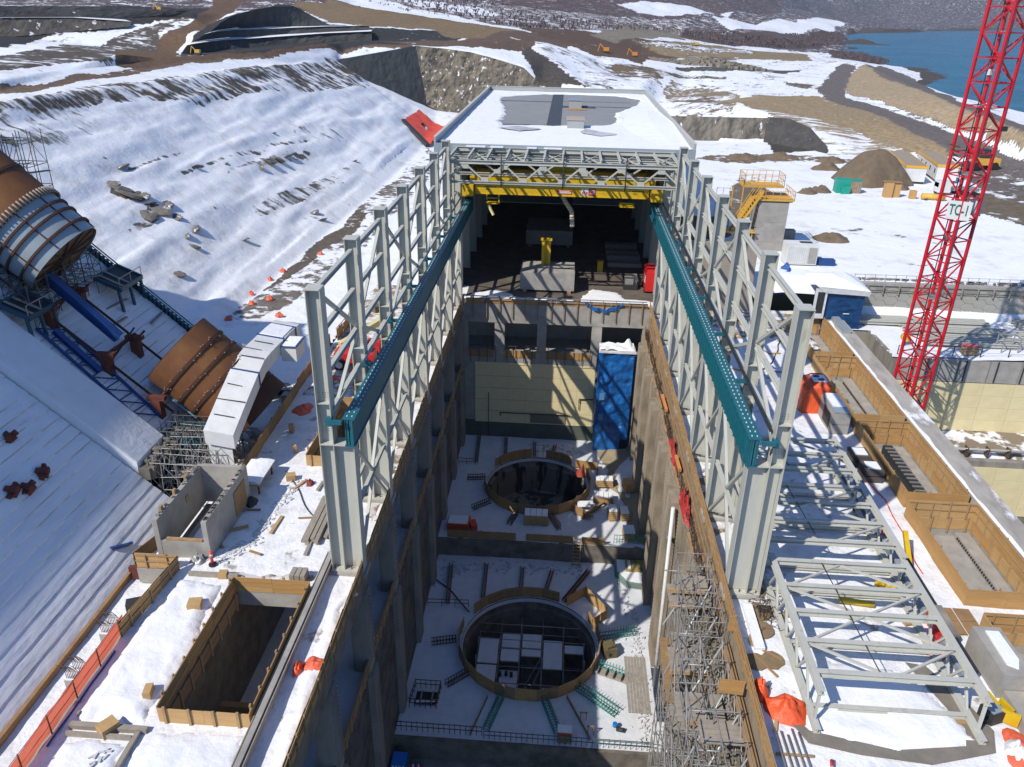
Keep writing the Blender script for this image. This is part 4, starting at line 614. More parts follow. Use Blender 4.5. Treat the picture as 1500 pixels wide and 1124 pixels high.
# ================================================================ STEEL FRAMES
COLY = [41 + 8.5 * k for k in range(7)]
def make_frame(sd, label):
    t = thing('pit_steelwork', label, 'steel frame', (13.5 * sd, 41, 0))
    S = lambda x: x * sd
    def col(y, top, nm='column'):
        mb = MB(); w = 0.46
        for x, z1 in ((11.85, 9.85), (13.1, top), (13.93, top)): mb.box(min(S(x), S(x) + 0.05), y - w, 0.35, max(S(x), S(x) + 0.05), y + w, z1)
        a, b = sorted((S(11.9), S(13.9))); mb.box(a, y - 0.03, 0.4, b, y + 0.03, 9.82)
        a2, b2 = sorted((S(13.15), S(13.93))); mb.box(a2, y - 0.03, 9.86, b2, y + 0.03, top)
        mb.box(a - 0.03, y - w - 0.02, 9.82, b + 0.03, y + w + 0.02, 9.90)
        for z in (12.6,): mb.box(a2 if z > 9 else a, y - w + 0.05, z, b2 if z > 9 else b, y + w - 0.05, z + 0.035)
        mb.box(a2 - 0.06, y - w - 0.03, top - 0.03, b2 + 0.06, y + w + 0.03, top + 0.03)
        mb.box(a - 0.08, y - w - 0.1, 0.22, b + 0.08, y + w + 0.1, 0.36)
        c = part(nm, mb, STEEL, t)
        pd = MB().box(a - 0.25, y - w - 0.25, -0.1, b + 0.25, y + w + 0.25, 0.22); part('pedestal', pd, CONC, c)
        bt = MB()
        for dx in (0.15, 0.8, 1.25, 1.85):
            for dy in (-0.3, 0.3): bt.tube((a + dx, y + dy, 0.36), (a + dx, y + dy, 0.56), 0.04, 6)
        part('anchor_bolts', bt, REBAR, c, kind='stuff')
        return c
    tops = [19.75] + [20.35] * 6
    for y, tp in zip(COLY, tops):
        c = col(y, tp)
        # bolt hole patterns on the outer web
        mb = MB(); xx = S(13.5)
        for zc in (12.9, 10.6):
            for i in range(4):
                for j in range(3): mb.box(xx - 0.27 + i * 0.17, y - 0.045, zc + j * 0.15, xx - 0.23 + i * 0.17, y - 0.032, zc + 0.04 + j * 0.15)
        part('bolt_holes', mb, DARK, c, kind='stuff')
    for k in range(6):
        y0, y1 = COLY[k] + 0.46, COLY[k + 1] - 0.46
        for z in (19.55, 16.9, 14.1, 11.4): part('girt', MB().ibar((S(13.5), y0, z), (S(13.5), y1, z), 0.28, 0.34, 0.035), STEEL, t)
        part('strut', MB().ibar((S(12.05), y0, 5.1), (S(12.05), y1, 5.1), 0.24, 0.28, 0.03), STEEL, t)
        ups = [((13.5, y0, 19.3), (13.5, y1, 14.4)), ((13.5, y1, 14.0), (13.5, y0, 10.4))] if k % 2 == 0 else [((13.5, y1, 19.3), (13.5, y0, 14.4)), ((13.5, y0, 14.0), (13.5, y1, 10.4))]
        for p, q in ups: part('brace', MB().bar((S(p[0]), p[1], p[2]), (S(q[0]), q[1], q[2]), 0.22, 0.22), STEEL, t)
        ym = (y0 + y1) / 2
        for p, q in (((12.05, y0, 0.9), (12.05, ym, 4.9)), ((12.05, y1, 0.9), (12.05, ym, 4.9)), ((12.05, y0, 9.3), (12.05, ym, 5.3)), ((12.05, y1, 9.3), (12.05, ym, 5.3))):
            part('brace', MB().bar((S(p[0]), p[1], p[2]), (S(q[0]), q[1], q[2]), 0.2, 0.2), STEEL, t)
        part('brace', MB().bar((S(13.6), y0, 0.9), (S(13.6), y1, 9.0), 0.2, 0.2), STEEL, t)
        for zz in (3.4, 6.6): part('girt', MB().ibar((S(13.6), y0, zz), (S(13.6), y1, zz), 0.22, 0.26, 0.03), STEEL, t)
    # runway beam
    xc = S(11.98); mb = MB(); Ya, Yb = 40.35, 104
    mb.box(xc - 0.38, Ya, 11.75, xc + 0.38, Yb, 11.82); mb.box(xc - 0.32, Ya, 9.92, xc + 0.32, Yb, 9.99); mb.box(xc - 0.24, Ya, 9.99, xc - 0.19, Yb, 11.75); mb.box(xc + 0.19, Ya, 9.99, xc + 0.24, Yb, 11.75)
    mb.box(xc - 0.18, Ya + 0.05, 10.0, xc - 0.03, Ya + 0.09, 11.74); mb.box(xc + 0.03, Ya + 0.05, 10.0, xc + 0.18, Ya + 0.09, 11.74)
    rb = part('runway_beam', mb, TEAL, t)
    fin = MB().box(-0.20, -0.05, 0, 0, 0.05, 1.72).mesh('stiffener', TEAL)
    for i in range(62):
        y = Ya + 0.5 + i * 1.02; 
        if sd > 0: inst('stiffener', fin, rb, (xc - 0.24 - S(13.5), y - 41, 10.02))
    mb = MB()
    y = Ya + 0.3
    while y < 99:
        for dx in (-0.15, 0.15): mb.box(xc + dx - 0.03, y, 11.82, xc + dx + 0.03, y + 0.13, 11.86)
        y += 0.55
    part('rail_clips', mb, WHITE, rb, kind='stuff')
    mb = MB().box(min(S(12.86), S(13.06)), Ya + 0.6, 12.02, max(S(12.86), S(13.0)), Yb, 12.08); mb.box(min(S(12.94), S(12.98)), Ya + 0.6, 12.1, max(S(12.94), S(12.98)), Yb, 12.2); part('side_channel', mb, STEEL if sd < 0 else DARK, rb)
    for y in COLY: part('bracket', MB().bar((S(12.3), y - 0.9, 11.7), (S(13.1), y - 0.9, 11.7), 0.2, 0.25).bar((S(13.15), y - 0.9, 11.6), (S(13.15), y - 0.3, 11.6), 0.3, 0.4), TEAL, rb)
    return t
make_frame(-1, 'pale steel column frame along the left of the pit carrying a teal beam')
make_frame(1, 'pale steel column frame along the right of the pit carrying a teal beam')
# small paper tags stuck on right columns
# ================================================================ ROOFED BUILDING
B = thing('powerhouse_building', 'roofed end of the steel powerhouse with snow and grey membrane on its flat roof', 'building', (0, 135, 0))
X1, Ya, Yb = 16.1, 99.6, 172.0
mb = MB(); mb.box(-X1 + 0.25, Ya, 18.2, X1 - 0.25, Yb - 0.25, 18.6); part('roof', mb, MEMB, B)
mb = MB(); mb.box(-X1, Ya - 0.05, 17.2, -X1 + 0.22, Yb, 19.66); part('parapet', mb, CLAD, B)
mb = MB(); mb.box(X1 - 0.22, Ya - 0.05, 17.2, X1, Yb, 19.66); part('parapet', mb, CLAD, B)
mb = MB(); mb.box(-X1 + 0.22, Yb - 0.22, 17.2, X1 - 0.22, Yb, 19.66); part('parapet', mb, CLAD, B)
capm = mat('parapet_flashing', (0.55, 0.53, 0.47), 0.5)
for a in ((-X1 - 0.05, Ya, 19.66, -X1 + 0.3, Yb + 0.05, 19.72), (X1 - 0.3, Ya, 19.66, X1 + 0.05, Yb + 0.05, 19.72), (-X1 + 0.3, Yb - 0.3, 19.66, X1 - 0.3, Yb + 0.05, 19.72)): part('flashing', MB().box(*a), capm, B)
part('eaves_beam', MB().box(-X1, Ya - 0.22, 17.9, X1, Ya - 0.06, 18.95), GREYS, B)
for s in (-1, 1):
    part('side_wall', MB().box(min(s * 14.9, s * 15.1), Ya + 0.3, 0, max(s * 14.9, s * 15.1), Yb - 0.3, 18.2), CLAD, B)
part('back_wall', MB().box(-14.9, 153.2, 0, 14.9, 153.5, 18.2), CLAD, B)
for s in (-1, 1):
    for k in range(7): part('column', MB().ibar((s * 13.4, Ya + 1.2 + k * 8.5, 0), (s * 13.4, Ya + 1.2 + k * 8.5, 18), 0.5, 1.2, 0.06, (1, 0, 0)), STEEL, B)
for k in range(6):
    y = 107 + k * 8.4; part('roof_truss', MB().ibar((-13, y, 17.6), (13, y, 17.6), 0.35, 0.5, 0.05), STEEL, B)
# roof bands and snow
part('dark_band', MB().box(-2.75, 121, 18.6, -0.65, 169, 18.64), MEMBD, B)
for a in ((-12.6, 154.2, -2.75, 155.0), (-9.6, 121.2, -2.75, 121.8), (-0.65, 145.4, 5.2, 148.4), (5.2, 147.6, 13, 148.3), (-0.65, 156.2, 12, 156.5)): part('membrane_seam', MB().box(a[0], a[1], 18.6, a[2], a[3], 18.63), MEMBD, B)
def rsnow(poly, th=0.22):
    n = len(poly); mb = MB(); P = []
    for i in range(n):
        a, b = poly[i], poly[(i + 1) % n]; m = max(2, int(hypot(b[0] - a[0], b[1] - a[1]) / 1.2))
        for j in range(m):
            x = a[0] + (b[0] - a[0]) * j / m; y = a[1] + (b[1] - a[1]) * j / m; e = 0.0 if abs(x) > 15.4 or y < 100.3 or y > 171 else 1.0
            P.append((x + e * 0.7 * fb(x, y, 0.35), y + e * 1.4 * fb(x, y, 0.3, 7)))
    mb.add([(x, y, 18.6) for x, y in P] + [(x, y, 18.6 + th) for x, y in P], [tuple(range(len(P), 2 * len(P)))] + [(i, (i + 1) % len(P), len(P) + (i + 1) % len(P), len(P) + i) for i in range(len(P))])
    return part('roof_snow', mb, SNOW, B)
Xi = X1 - 0.24
GO = [(-12.4, 155.3), (-12.6, 160.4), (-9.5, 165.3), (-4.2, 168.6), (2, 169.6), (9.7, 169), (14.6, 162.2), (13.0, 152), (8.8, 140.4), (7.9, 133.6), (8.2, 129.3), (7.1, 124.2), (3.5, 122.0), (0.2, 122), (-2.8, 120.8), (-6.8, 120.5), (-9.3, 120.2), (-10, 124.5), (-9.8, 133.3), (-10.8, 143)]
cx_, cy_ = -0.5, 145; mb = MB(); rr = []
inner = []
for i in range(len(GO)):
    a, b = GO[i], GO[(i + 1) % len(GO)]; m_ = max(2, int(hypot(b[0] - a[0], b[1] - a[1]) / 0.9))
    for j in range(m_): x = a[0] + (b[0] - a[0]) * j / m_; y = a[1] + (b[1] - a[1]) * j / m_; inner.append((x + 0.6 * fb(x, y, 0.5), y + 1.0 * fb(x, y, 0.4, 7)))
N_ = len(inner); rings = [[], [], [], []]
for x, y in inner:
    dx, dy = x - cx_, y - cy_; L = min((Xi * (1 if dx > 0 else -1) - cx_) / dx if abs(dx) > 1e-6 else 1e9, ((171.7 if dy > 0 else 99.75) - cy_) / dy if abs(dy) > 1e-6 else 1e9); ex, ey = cx_ + dx * L, cy_ + dy * L
    for k, (s_, h_) in enumerate(((0, 0), (0.08, 0.14), (0.5, 0.22), (1, 0.26))): px_, py_ = x + (ex - x) * s_, y + (ey - y) * s_; rings[k].append((px_, py_, 18.6 + h_ * (1 + 0.4 * nz(px_, py_, 0.3)) + (0.01 if k == 0 else 0)))
for a, b in zip(rings[:-1], rings[1:]): mb.loft(b + [b[0]], a + [a[0]], True)
part('roof_snow', mb, SNOW, B)
# corners of the roof snow that the fan leaves open
part('roof_snow', MB().box(-Xi, 99.75, 18.6, -Xi + 6, 112, 18.78).box(Xi - 6, 99.75, 18.6, Xi, 112, 18.78).box(-Xi, 163, 18.6, -Xi + 2.4, 171.7, 18.78).box(Xi - 0.9, 165, 18.6, Xi, 171.7, 18.78), SNOW, B)
SLU = mat('grey_slush', (0.40, 0.40, 0.395), 0.6, col2=(0.55, 0.55, 0.56), scale=0.6, thr=(0.42, 0.6))
def slush(P):
    n = 40; cx2 = sum(p[0] for p in P) / len(P); cy2 = sum(p[1] for p in P) / len(P); V = []
    for i in range(len(P)):
        a, b = P[i], P[(i + 1) % len(P)]
        for j in range(6): x = a[0] + (b[0] - a[0]) * j / 6; y = a[1] + (b[1] - a[1]) * j / 6; V.append((x + 0.5 * nz(x, y, 0.6), y + 0.6 * nz(x, y, 0.5, 4), 18.93 + 0.02 * nz(x, y, .4)))
    mb = MB(); n = len(V); mb.add(V + [(cx2, cy2, 18.95)], [(i, (i + 1) % n, n) for i in range(n)], True); part('slush', mb, SLU, B)
slush([(-9.6, 115.4), (-6.7, 117.6), (-3.1, 115.4), (-6.3, 112.4)]); slush([(2.5, 117), (4.8, 114.4), (7.4, 111.6), (4.9, 109.7), (2.4, 111.5)])
# deeper drift against the right parapet
mb = MB(); n = 30; A = []; Bq = []; Cq = []
for i in range(n + 1):
    y = 100 + 42 * i / n; h = max(0, 1 - abs(y - 122) / 24) ; A.append((Xi, y, 18.7 + 0.75 * h)); Bq.append((14.0 - 1.3 * h, y, 18.82 + 0.5 * h)); Cq.append((10.8 - 2.4 * h, y, 18.79))
mb.loft(A, Bq, True); mb.loft(Bq, Cq, True); part('snow_drift', mb, SNOW, B)
for (x, y, a, b, h) in ((1.6, 146.8, 2.2, 4, 1.3), (1.5, 119.4, 2.4, 3.6, 1.3)):
    u = part('roof_hatch', MB().box(x - a / 2, y - b / 2, 18.6, x + a / 2, y + b / 2, 18.6 + h), CLAD, B); part('lid', MB().box(x - a / 2 - 0.12, y - b / 2 - 0.12, 18.6 + h, x + a / 2 + 0.12, y + b / 2 + 0.12, 18.7 + h), GREYS if y > 140 else mat('sandy_hatch_lid', (0.42, 0.33, 0.26), 0.8), u)
part('plywood_sheet', MB().box(0.2, 142.0, 18.64, 3.4, 143.6, 18.8), PLY, B)
# open portal trusses at the front
def truss(y, zt, zb, xw, nb, mt=STEEL):
    part('truss_chord', MB().ibar((-xw, y, zt), (xw, y, zt), 0.36, 0.42, 0.045), mt, B); part('truss_chord', MB().ibar((-xw, y, zb), (xw, y, zb), 0.36, 0.30, 0.04), mt, B)
    st = 2 * xw / nb
    for i in range(nb):
        x0 = -xw + i * st; x1 = x0 + st; z0, z1 = (zb + 0.15, zt - 0.2) if i % 2 == 0 else (zt - 0.2, zb + 0.15)
        part('truss_web', MB().bar((x0, y, z0), (x1, y, z1), 0.17, 0.17), mt, B)
        if i % 2 == 1:
            g = MB().box(x0 - 0.42, y - 0.12, zt - 0.75, x0 + 0.42, y - 0.09, zt - 0.22); part('gusset', g, mt, B)
        elif i: part('gusset', MB().box(x0 - 0.42, y - 0.12, zb + 0.15, x0 + 0.42, y - 0.09, zb + 0.62), mt, B)
truss(92.4, 18.0, 15.7, 13.6, 12); truss(99.3, 17.6, 15.4, 13.6, 10)
for i in range(13):
    x = -13.2 + 2.2 * i; part('purlin', MB().ibar((x, 92.5, 18.42), (x, 99.3, 18.42), 0.24, 0.32, 0.03), STEEL, B)
for i in range(6):
    x = -11 + 4.4 * i; part('roof_brace', MB().bar((x, 92.8, 18.15), (x + 2.2, 99, 18.15), 0.13), STEEL, B)
    part('roof_brace', MB().bar((x + 2.2, 92.8, 18.1), (x, 99, 18.1), 0.13), STEEL, B)
part('eaves_strut', MB().ibar((-13.6, 99.2, 18.4), (13.6, 99.2, 18.4), 0.3, 0.5, 0.04), STEEL, B)
part('eaves_strut', MB().ibar((-13.4, 95.9, 17.9), (13.4, 95.9, 17.9), 0.24, 0.3, 0.03), STEEL, B)
for x in (-7.1, 0.1, 7.3): part('safety_post', MB().tube((x, 92.1, 15.2), (x, 92.1, 19.2), 0.07, 6), DARK, B)
for x, y, l in ((-12, 99.0, 2.4), (-9, 99.0, 1.6), (-4.5, 99.0, 1.2), (-2.4, 99.0, 2.2)): part('snow_clump', MB().box(x, y - 0.18, 18.66, x + l, y + 0.2, 18.82), SNOW, B)
for s in (-1, 1):
    for z in (15.9, 12.8, 9.9, 6.6, 3.4): part('side_girt', MB().ibar((s * 13.5, 92.5, z), (s * 13.5, 100.6, z), 0.24, 0.3, 0.03), STEEL, B)
    part('corner_post', MB().ibar((s * 14.3, 99.0, 0), (s * 14.3, 99.0, 18), 0.5, 0.6, 0.05, (1, 0, 0)), STEEL, B); part('corner_post', MB().ibar((s * 13.4, 96.0, 0), (s * 13.4, 96.0, 18), 0.4, 0.5, 0.05, (1, 0, 0)), STEEL, B)
    part('side_brace', MB().bar((s * 13.5, 93, 10), (s * 13.5, 98.6, 15.6), 0.18), STEEL, B); part('side_brace', MB().bar((s * 13.5, 98.6, 3.6), (s * 13.5, 93, 9.6), 0.18), STEEL, B)
# ================================================================ BRIDGE CRANE
K = thing('bridge_crane', 'yellow overhead bridge crane spanning the mouth of the roofed building', 'crane', (0, 102, 12.2))
for y in (100.4, 104.6):
    g = part('girder', MB().box(-11.1, y, 12.75, 11.0, y + 1.3, 15.0), YEL, K)
    part('flange', MB().box(-11.2, y - 0.15, 15.0, 11.1, y + 1.45, 15.08), YEL, g); part('flange', MB().box(-11.0, y - 0.12, 12.66, 10.9, y + 1.42, 12.75), YEL, g)
for s in (-1, 1):
    e = part('end_truck', MB().box(s * 11.9 - 0.7, 99.2, 12.55, s * 11.9 + 0.7, 107, 13.9).box(s * 11.4 - 0.3, 100.1, 13.9, s * 11.4 + 0.3, 106.2, 15.3), YEL, K)
    for y in (99.6, 101.2, 105, 106.6): part('wheel', MB().tube((s * 12.3 - 0.12, y, 12.45), (s * 12.3 + 0.12, y, 12.45), 0.4, 16), DARK, e)
    part('buffer', MB().tube((s * 11.9, 98.7, 13.1), (s * 11.9, 99.2, 13.1), 0.3, 10), YEL, e)
part('trolley', MB().box(-3, 100.6, 15.1, 3, 105.6, 15.6).box(-2.4, 101.2, 15.6, 2.2, 103, 17.0).tube((-2, 104.2, 16.2), (2.2, 104.2, 16.2), 0.6, 14), YEL, K)
part('driver_platform', MB().box(-9.6, 99.9, 11.5, -7.9, 101.4, 11.6).box(-9.6, 99.9, 12.0, -9.45, 100.05, 12.7).box(-8.05, 99.9, 11.5, -7.9, 100.05, 12.7).box(-9.6, 99.9, 12.2, -7.9, 99.96, 12.3), YEL, K)
part('service_platform', MB().box(7.4, 99.9, 11.6, 9.3, 101.4, 11.72).box(7.4, 99.9, 12.1, 9.3, 99.96, 12.2), YEL, K)
part('hook_arm', MB().bar((-9.3, 99.8, 11.4), (-8.6, 99.4, 10.2), 0.25), mat('pale_yellow', (0.75, 0.62, 0.30), 0.6), K)
REDS = mat('sign_red', (0.55, 0.03, 0.06), 0.5)
s1 = part('sign', MB().box(-0.6, 100.36, 12.95, 1.3, 100.4, 13.42), REDS, K); part('lettering', MB().box(-0.5, 100.335, 13.06, 1.2, 100.355, 13.2).box(-0.3, 100.335, 13.27, 1.0, 100.355, 13.35), WHITE, s1)
s2 = part('sign', MB().box(2.5, 100.36, 12.85, 3.35, 100.4, 13.75), WHITE, K); part('lettering', MB().box(2.6, 100.335, 13.0, 2.75, 100.355, 13.35).box(2.85, 100.335, 13.0, 2.98, 100.355, 13.35).box(3.08, 100.335, 13.0, 3.25, 100.355, 13.35), REDS, s2)
s3 = part('sign', MB().box(3.45, 100.36, 12.85, 4.3, 100.4, 13.75), REDS, K); part('lettering', MB().box(3.6, 100.335, 13.05, 4.15, 100.355, 13.2).box(3.6, 100.335, 13.3, 4.15, 100.355, 13.4).box(3.6, 100.335, 13.5, 4.15, 100.355, 13.6), WHITE, s3)
for x0 in (-9.8, 8.9):
    mb = MB(); 
    for i in range(9): mb.box(x0 + i * 0.16, 100.37, 13.5, x0 + i * 0.16 + (0.11 if i % 3 else 0.06), 100.4, 13.64)
    for i in range(4): mb.box(x0 + 0.1 + i * 0.14, 100.37, 13.22, x0 + 0.2 + i * 0.14, 100.4, 13.32)
    part('lettering', mb, DARK, K)
mb = MB(); pts = [(-0.2, 102.5, 12.8), (0.5, 102.4, 11.6), (1.4, 102.5, 10.3), (1.6, 102.5, 8.2)]
for p, q in zip(pts[:-1], pts[1:]):
    for k in range(5): a = Vector(p).lerp(Vector(q), k / 5); b_ = Vector(p).lerp(Vector(q), (k + 0.8) / 5); mb.tube(a, b_, 0.3, 8)
solo('fabric_duct', mb, DUCT, 'cream segmented hose hanging under the yellow crane', 'hose')
# ================================================================ INSIDE THE BAY
def block(x0, y0, x1, y1, h, label):
    t = thing('concrete_block', label, 'concrete block', ((x0 + x1) / 2, (y0 + y1) / 2, 0))
    part('body', MB().box(x0, y0, 0.35, x1, y1, h), CONC, t)
    for x in (x0 + 0.4, x1 - 0.9): part('skid', MB().box(x, y0 - 0.1, 0.0, x + 0.5, y1, 0.35), TIMB, t)
block(-5.0, 99.5, 2.2, 104.8, 2.75, 'big sunlit concrete block with a yellow post on it')
block(-5.4, 122, 2.0, 130.5, 2.6, 'big concrete block in the shade deeper inside the bay')
solo('yellow_post', MB().box(-2.35, 103.2, 2.76, -2.0, 104.0, 6.1).box(-1.5, 103.2, 2.76, -1.15, 104.0, 6.1).box(-2.0, 103.55, 2.76, -1.5, 103.65, 6.1).box(-2.5, 103.05, 6.1, -1.0, 104.15, 6.25), YEL, 'thick yellow steel post standing on the sunlit concrete block', 'post')
t = thing('red_machine', 'red machine by the right edge of the bay floor', 'machine', (12.4, 102.5, 0))
part('body', MB().box(11.7, 100.8, 0.3, 13.0, 104.6, 2.9).box(11.8, 101, 2.9, 12.9, 103.6, 3.3), REDM, t); part('panel', MB().box(11.66, 101.6, 1.2, 11.7, 103, 2.2), WHITE, t)
for y in (101.3, 104): part('wheel', MB().tube((11.6, y, 0.4), (13.1, y, 0.4), 0.4, 12), BLACK, t)
t = thing('pallet_jack', 'dark stack of equipment beside the red machine', 'equipment', (9.8, 103, 0))
part('base', MB().box(8.9, 102, 0, 10.8, 104, 0.7), DARK, t); part('load', MB().box(9.1, 102.2, 0.7, 10.2, 103.6, 1.5).box(10.2, 102.6, 0.7, 10.7, 103.4, 1.9), GALV, t)
t = thing('yellow_bin', 'small yellow bin standing in the shaded bay', 'bin', (6.0, 110, 0)); part('body', MB().cbox((6.0, 110, 0), 0.8, 0.8, 1.5), YEL, t); part('lid', MB().cbox((6.0, 110, 1.5), 0.9, 0.9, 0.1), YEL, t)
t = thing('orange_lift', 'orange machine hanging back in the dark bay', 'machine', (2, 140, 0)); part('body', MB().box(0.2, 139, 6.4, 1.4, 140.4, 7.6), mat('orange_red_paint', (0.8, 0.10, 0.02), 0.5), t); part('boom', MB().bar((0.8, 140, 6.8), (8, 141, 7.2), 0.35), DARK, t); part('mast', MB().box(1.2, 140, 0, 1.9, 140.6, 6.6), DARK, t)
for k in range(4):
    t = solo('steel_bundle', MB().box(7.2, 112 + k * 3.2, 0.1, 12.2, 113.4 + k * 3.2, 0.7 + 0.2 * (k % 2)), LUMB, ('long grey bundle on the bay floor by the right columns, the nearest to the pit', 'second long grey bundle from the pit on the bay floor', 'third long grey bundle from the pit on the bay floor', 'farthest long grey bundle on the bay floor')[k], 'bundle', group='bundles stored in the bay')
# ================================================================ STEPPED DAM FACE ON THE LEFT
G = 0.93
def zs(x): return -1.0 + G * (-28 - x)          # height of the stepped face at x
STEPM = mat('step_snow', (0.80, 0.81, 0.83), 0.7, col2=(0.70, 0.71, 0.73), scale=0.8, thr=(0.45, 0.7), col3=(0.42, 0.40, 0.37), scale3=0.9, thr3=(0.64, 0.74), stretch=(1, 0.3, 1), bump=0.04, bscale=3)
RUN = 0.66
def stepped(y0, y1, x0, x1, mt, name, lip=0.0, st=0.8):
    """treads carrying snow, risers bare, one row of quads along y"""
    mb = MB(); ys = fr(y0, y1, st); n = int((x0 - x1) / RUN); mats = []
    prof = []
    for k in range(n):
        xa = x0 - k * RUN; za = zs(xa); zb_ = zs(xa - RUN)
        prof += [(xa, za), (xa - 0.03, za + 0.10), (xa - RUN * 0.5, (za + 0.10 + zb_) / 2 + 0.01)]
    for j, y in enumerate(ys):
        for i, (x, z) in enumerate(prof):
            w_ = 0.035 * nz(x * 0.9 + i, y, 0.55, 3); mb.v.append((x + w_, y, z + 0.035 * nz(x, y, 0.6, 8)))
    m_ = len(prof)
    for j in range(len(ys) - 1):
        for i in range(m_ - 1): mb.f.append((j * m_ + i, (j + 1) * m_ + i, (j + 1) * m_ + i + 1, j * m_ + i + 1)); mats.append(1 if i % 3 == 0 else 0)
    me = mb.mesh(name, [mt, mat('step_riser', (0.46, 0.465, 0.47), 0.85, col2=(0.30, 0.29, 0.28), scale=0.9, thr=(0.5, 0.7), stretch=(1, 0.4, 1), col3=(0.74, 0.75, 0.77), scale3=0.7, thr3=(0.45, 0.55))])
    me.polygons.foreach_set('material_index', mats)
    o = bpy.data.objects.new(name, me); C.objects.link(o); o['kind'] = 'structure'; return o
stepped(4, 48.4, -28, -76, STEPM, 'dam_face'); stepped(52.9, 67.4, -28.6, -64, STEPM, 'dam_face')
mb = MB(); mb.add([(-28, 67.45, -3), (-64, 67.45, -3), (-64, 67.45, zs(-64)), (-28, 67.45, -1)], [(0, 1, 2, 3)]); struct('dam_side', mb, CONCW)
mb = MB(); mb.box(-28.1, 4, -1.5, -27.85, 48.4, -0.85); struct('toe_board', mb, PLYO)
# added unseen block for the upper works of the dam, sized to shade the face
mb = MB(); mb.box(-84, -60, 0, -60, 55.5, 41); mb.box(-82, -58, 41, -64, 40, 43); struct('unseen_headworks', mb, CONC)
# concrete casing of the next penstock, smooth under snow
mb = MB(); xs = fr(-30.9, -76, 0.9); CAS = []
for x in xs: CAS.append([(x, 48.5, zs(x) - 0.6), (x, 48.5, zs(x) + 0.95 + 0.03 * nz(x, 0, 0.7)), (x, 48.6, zs(x) + 1.02), (x, 50.7, zs(x) + 1.05 + 0.05 * nz(x, 3, 0.9)), (x, 52.75, zs(x) + 1.02), (x, 52.85, zs(x) + 0.95), (x, 52.85, zs(x) - 0.6)])
for a, b in zip(CAS[:-1], CAS[1:]): mb.loft(b, a)
mb.add(CAS[0], [tuple(range(7))]); struct('penstock_casing', mb, mat('casing_snow', (0.74, 0.755, 0.78), 0.7, col2=(0.66, 0.67, 0.69), scale=0.6, bump=0.05, bscale=2))
mb = MB(); n = 18
for i in range(n):
    y = 48.4 + 4.5 * i / n; mb.box(-31.0 + random.uniform(0, .5), y, zs(-30.9) - 0.4, -30.4 + random.uniform(0, .9), y + 0.24, zs(-30.9) + random.uniform(0.5, 1.0))
solo('broken_edge', mb, CONCD, 'rough unfinished lower end of the snowy concrete casing', 'concrete edge')['kind'] = 'structure'
# anchor brackets on the near face
bm_ = MB().box(-0.35, -0.3, 0, 0.35, 0.3, 0.35).box(-0.6, -0.12, 0.1, 0.6, 0.12, 0.45).box(-0.15, -0.45, 0.3, 0.2, 0.4, 0.62)
bme = bm_.mesh('anchor_bracket', mat('bracket_rust', (0.16, 0.035, 0.022), 0.8, col2=(0.09, 0.025, 0.02), scale=3))
for (x, y), lb in zip(((-36.5, 44.0), (-34.25, 43.2), (-34.1, 41.4), (-34.5, 40.5)), ('rusty bracket on the snowy steps highest up the face', 'rusty bracket alone in the middle of the snowy steps', 'upper one of the two rusty brackets standing close together', 'lower one of the two rusty brackets standing close together')):
    o = bpy.data.objects.new('anchor_bracket', bme); C.objects.link(o); o.location = (x, y, zs(x) + 0.02); o.rotation_euler = (0, -0.5, random.uniform(0, 2)); tag(o, lb, 'bracket', 'rusty anchor brackets on the dam face')
o = bpy.data.objects.new('anchor_bracket', bme); C.objects.link(o); o.location = (-27.2, 40.6, -1.2); o.scale = (1.3, 1.3, 1.6); tag(o, 'dark rusty bracket beside the pale plywood corner guard', 'bracket')
mb = MB(); mb.bar((-29.4, 41.2, zs(-29.4) + 0.15), (-28.9, 42.3, zs(-28.9) + 0.15), 0.3, 0.12); mb.bar((-29.0, 42.2, zs(-28.9) + 0.2), (-28.7, 42.6, zs(-28.7) + 0.3), 0.2, 0.1); solo('blue_strap', mb, BLUE, 'small blue strap lying on the snowy steps', 'strap')
# ---- penstock
th = math.atan(G); AX = Vector((cos(th), 0, -sin(th))); NX = Vector((sin(th), 0, cos(th))); YV = Vector((0, 1, 0))
PC, POFF, PR = 59.0, 5.0, 3.4
def pax(x, y=PC, off=POFF): return Vector((x, y, zs(x) + off))
def ring(c, R, n=56, a0=0, a1=2 * pi): return [c + R * (cos(a0 + (a1 - a0) * i / n) * YV + sin(a0 + (a1 - a0) * i / n) * NX) for i in range(n + 1)]
def shell(xa, xb, Ra, Rb, n=56):
    mb = MB(); mb.loft(ring(pax(xb), Rb, n), ring(pax(xa), Ra, n), True); return mb
def hoop(x, R, w=0.14, h=0.22):
    mb = MB(); A = [ring(pax(x) + AX * s, R + hh) for s, hh in ((-w, 0), (-w, h), (w, h), (w, 0))]
    for a, b in zip(A[:-1], A[1:]): mb.loft(b, a)
    return mb
P1 = thing('penstock', 'upper penstock length, rusted shell with a grey blue end section, at the left edge', 'penstock', tuple(pax(-48)))
for a, b in ((-57, -51.5), (-51.4, -47.1), (-47.0, -42.9)): part('shell', shell(a, b, PR + 0.1, PR + 0.1), RUST, P1)
for x in (-51.45, -47.05, -45.0): part('weld_band', hoop(x, PR + 0.1, 0.12, 0.08), RUSTD, P1)
part('end_section', shell(-42.9, -39.9, PR + 0.1, PR), GREYS, P1)
part('bolted_flange', hoop(-42.9, PR + 0.1, 0.2, 0.28), RUSTD, P1)
mb = MB()
for i in range(70):
    c = ring(pax(-42.9), PR + 0.36, 70)[i]; mb.tube(c - AX * 0.32, c + AX * 0.32, 0.08, 5)
part('flange_bolts', mb, LUMB, P1, kind='stuff')
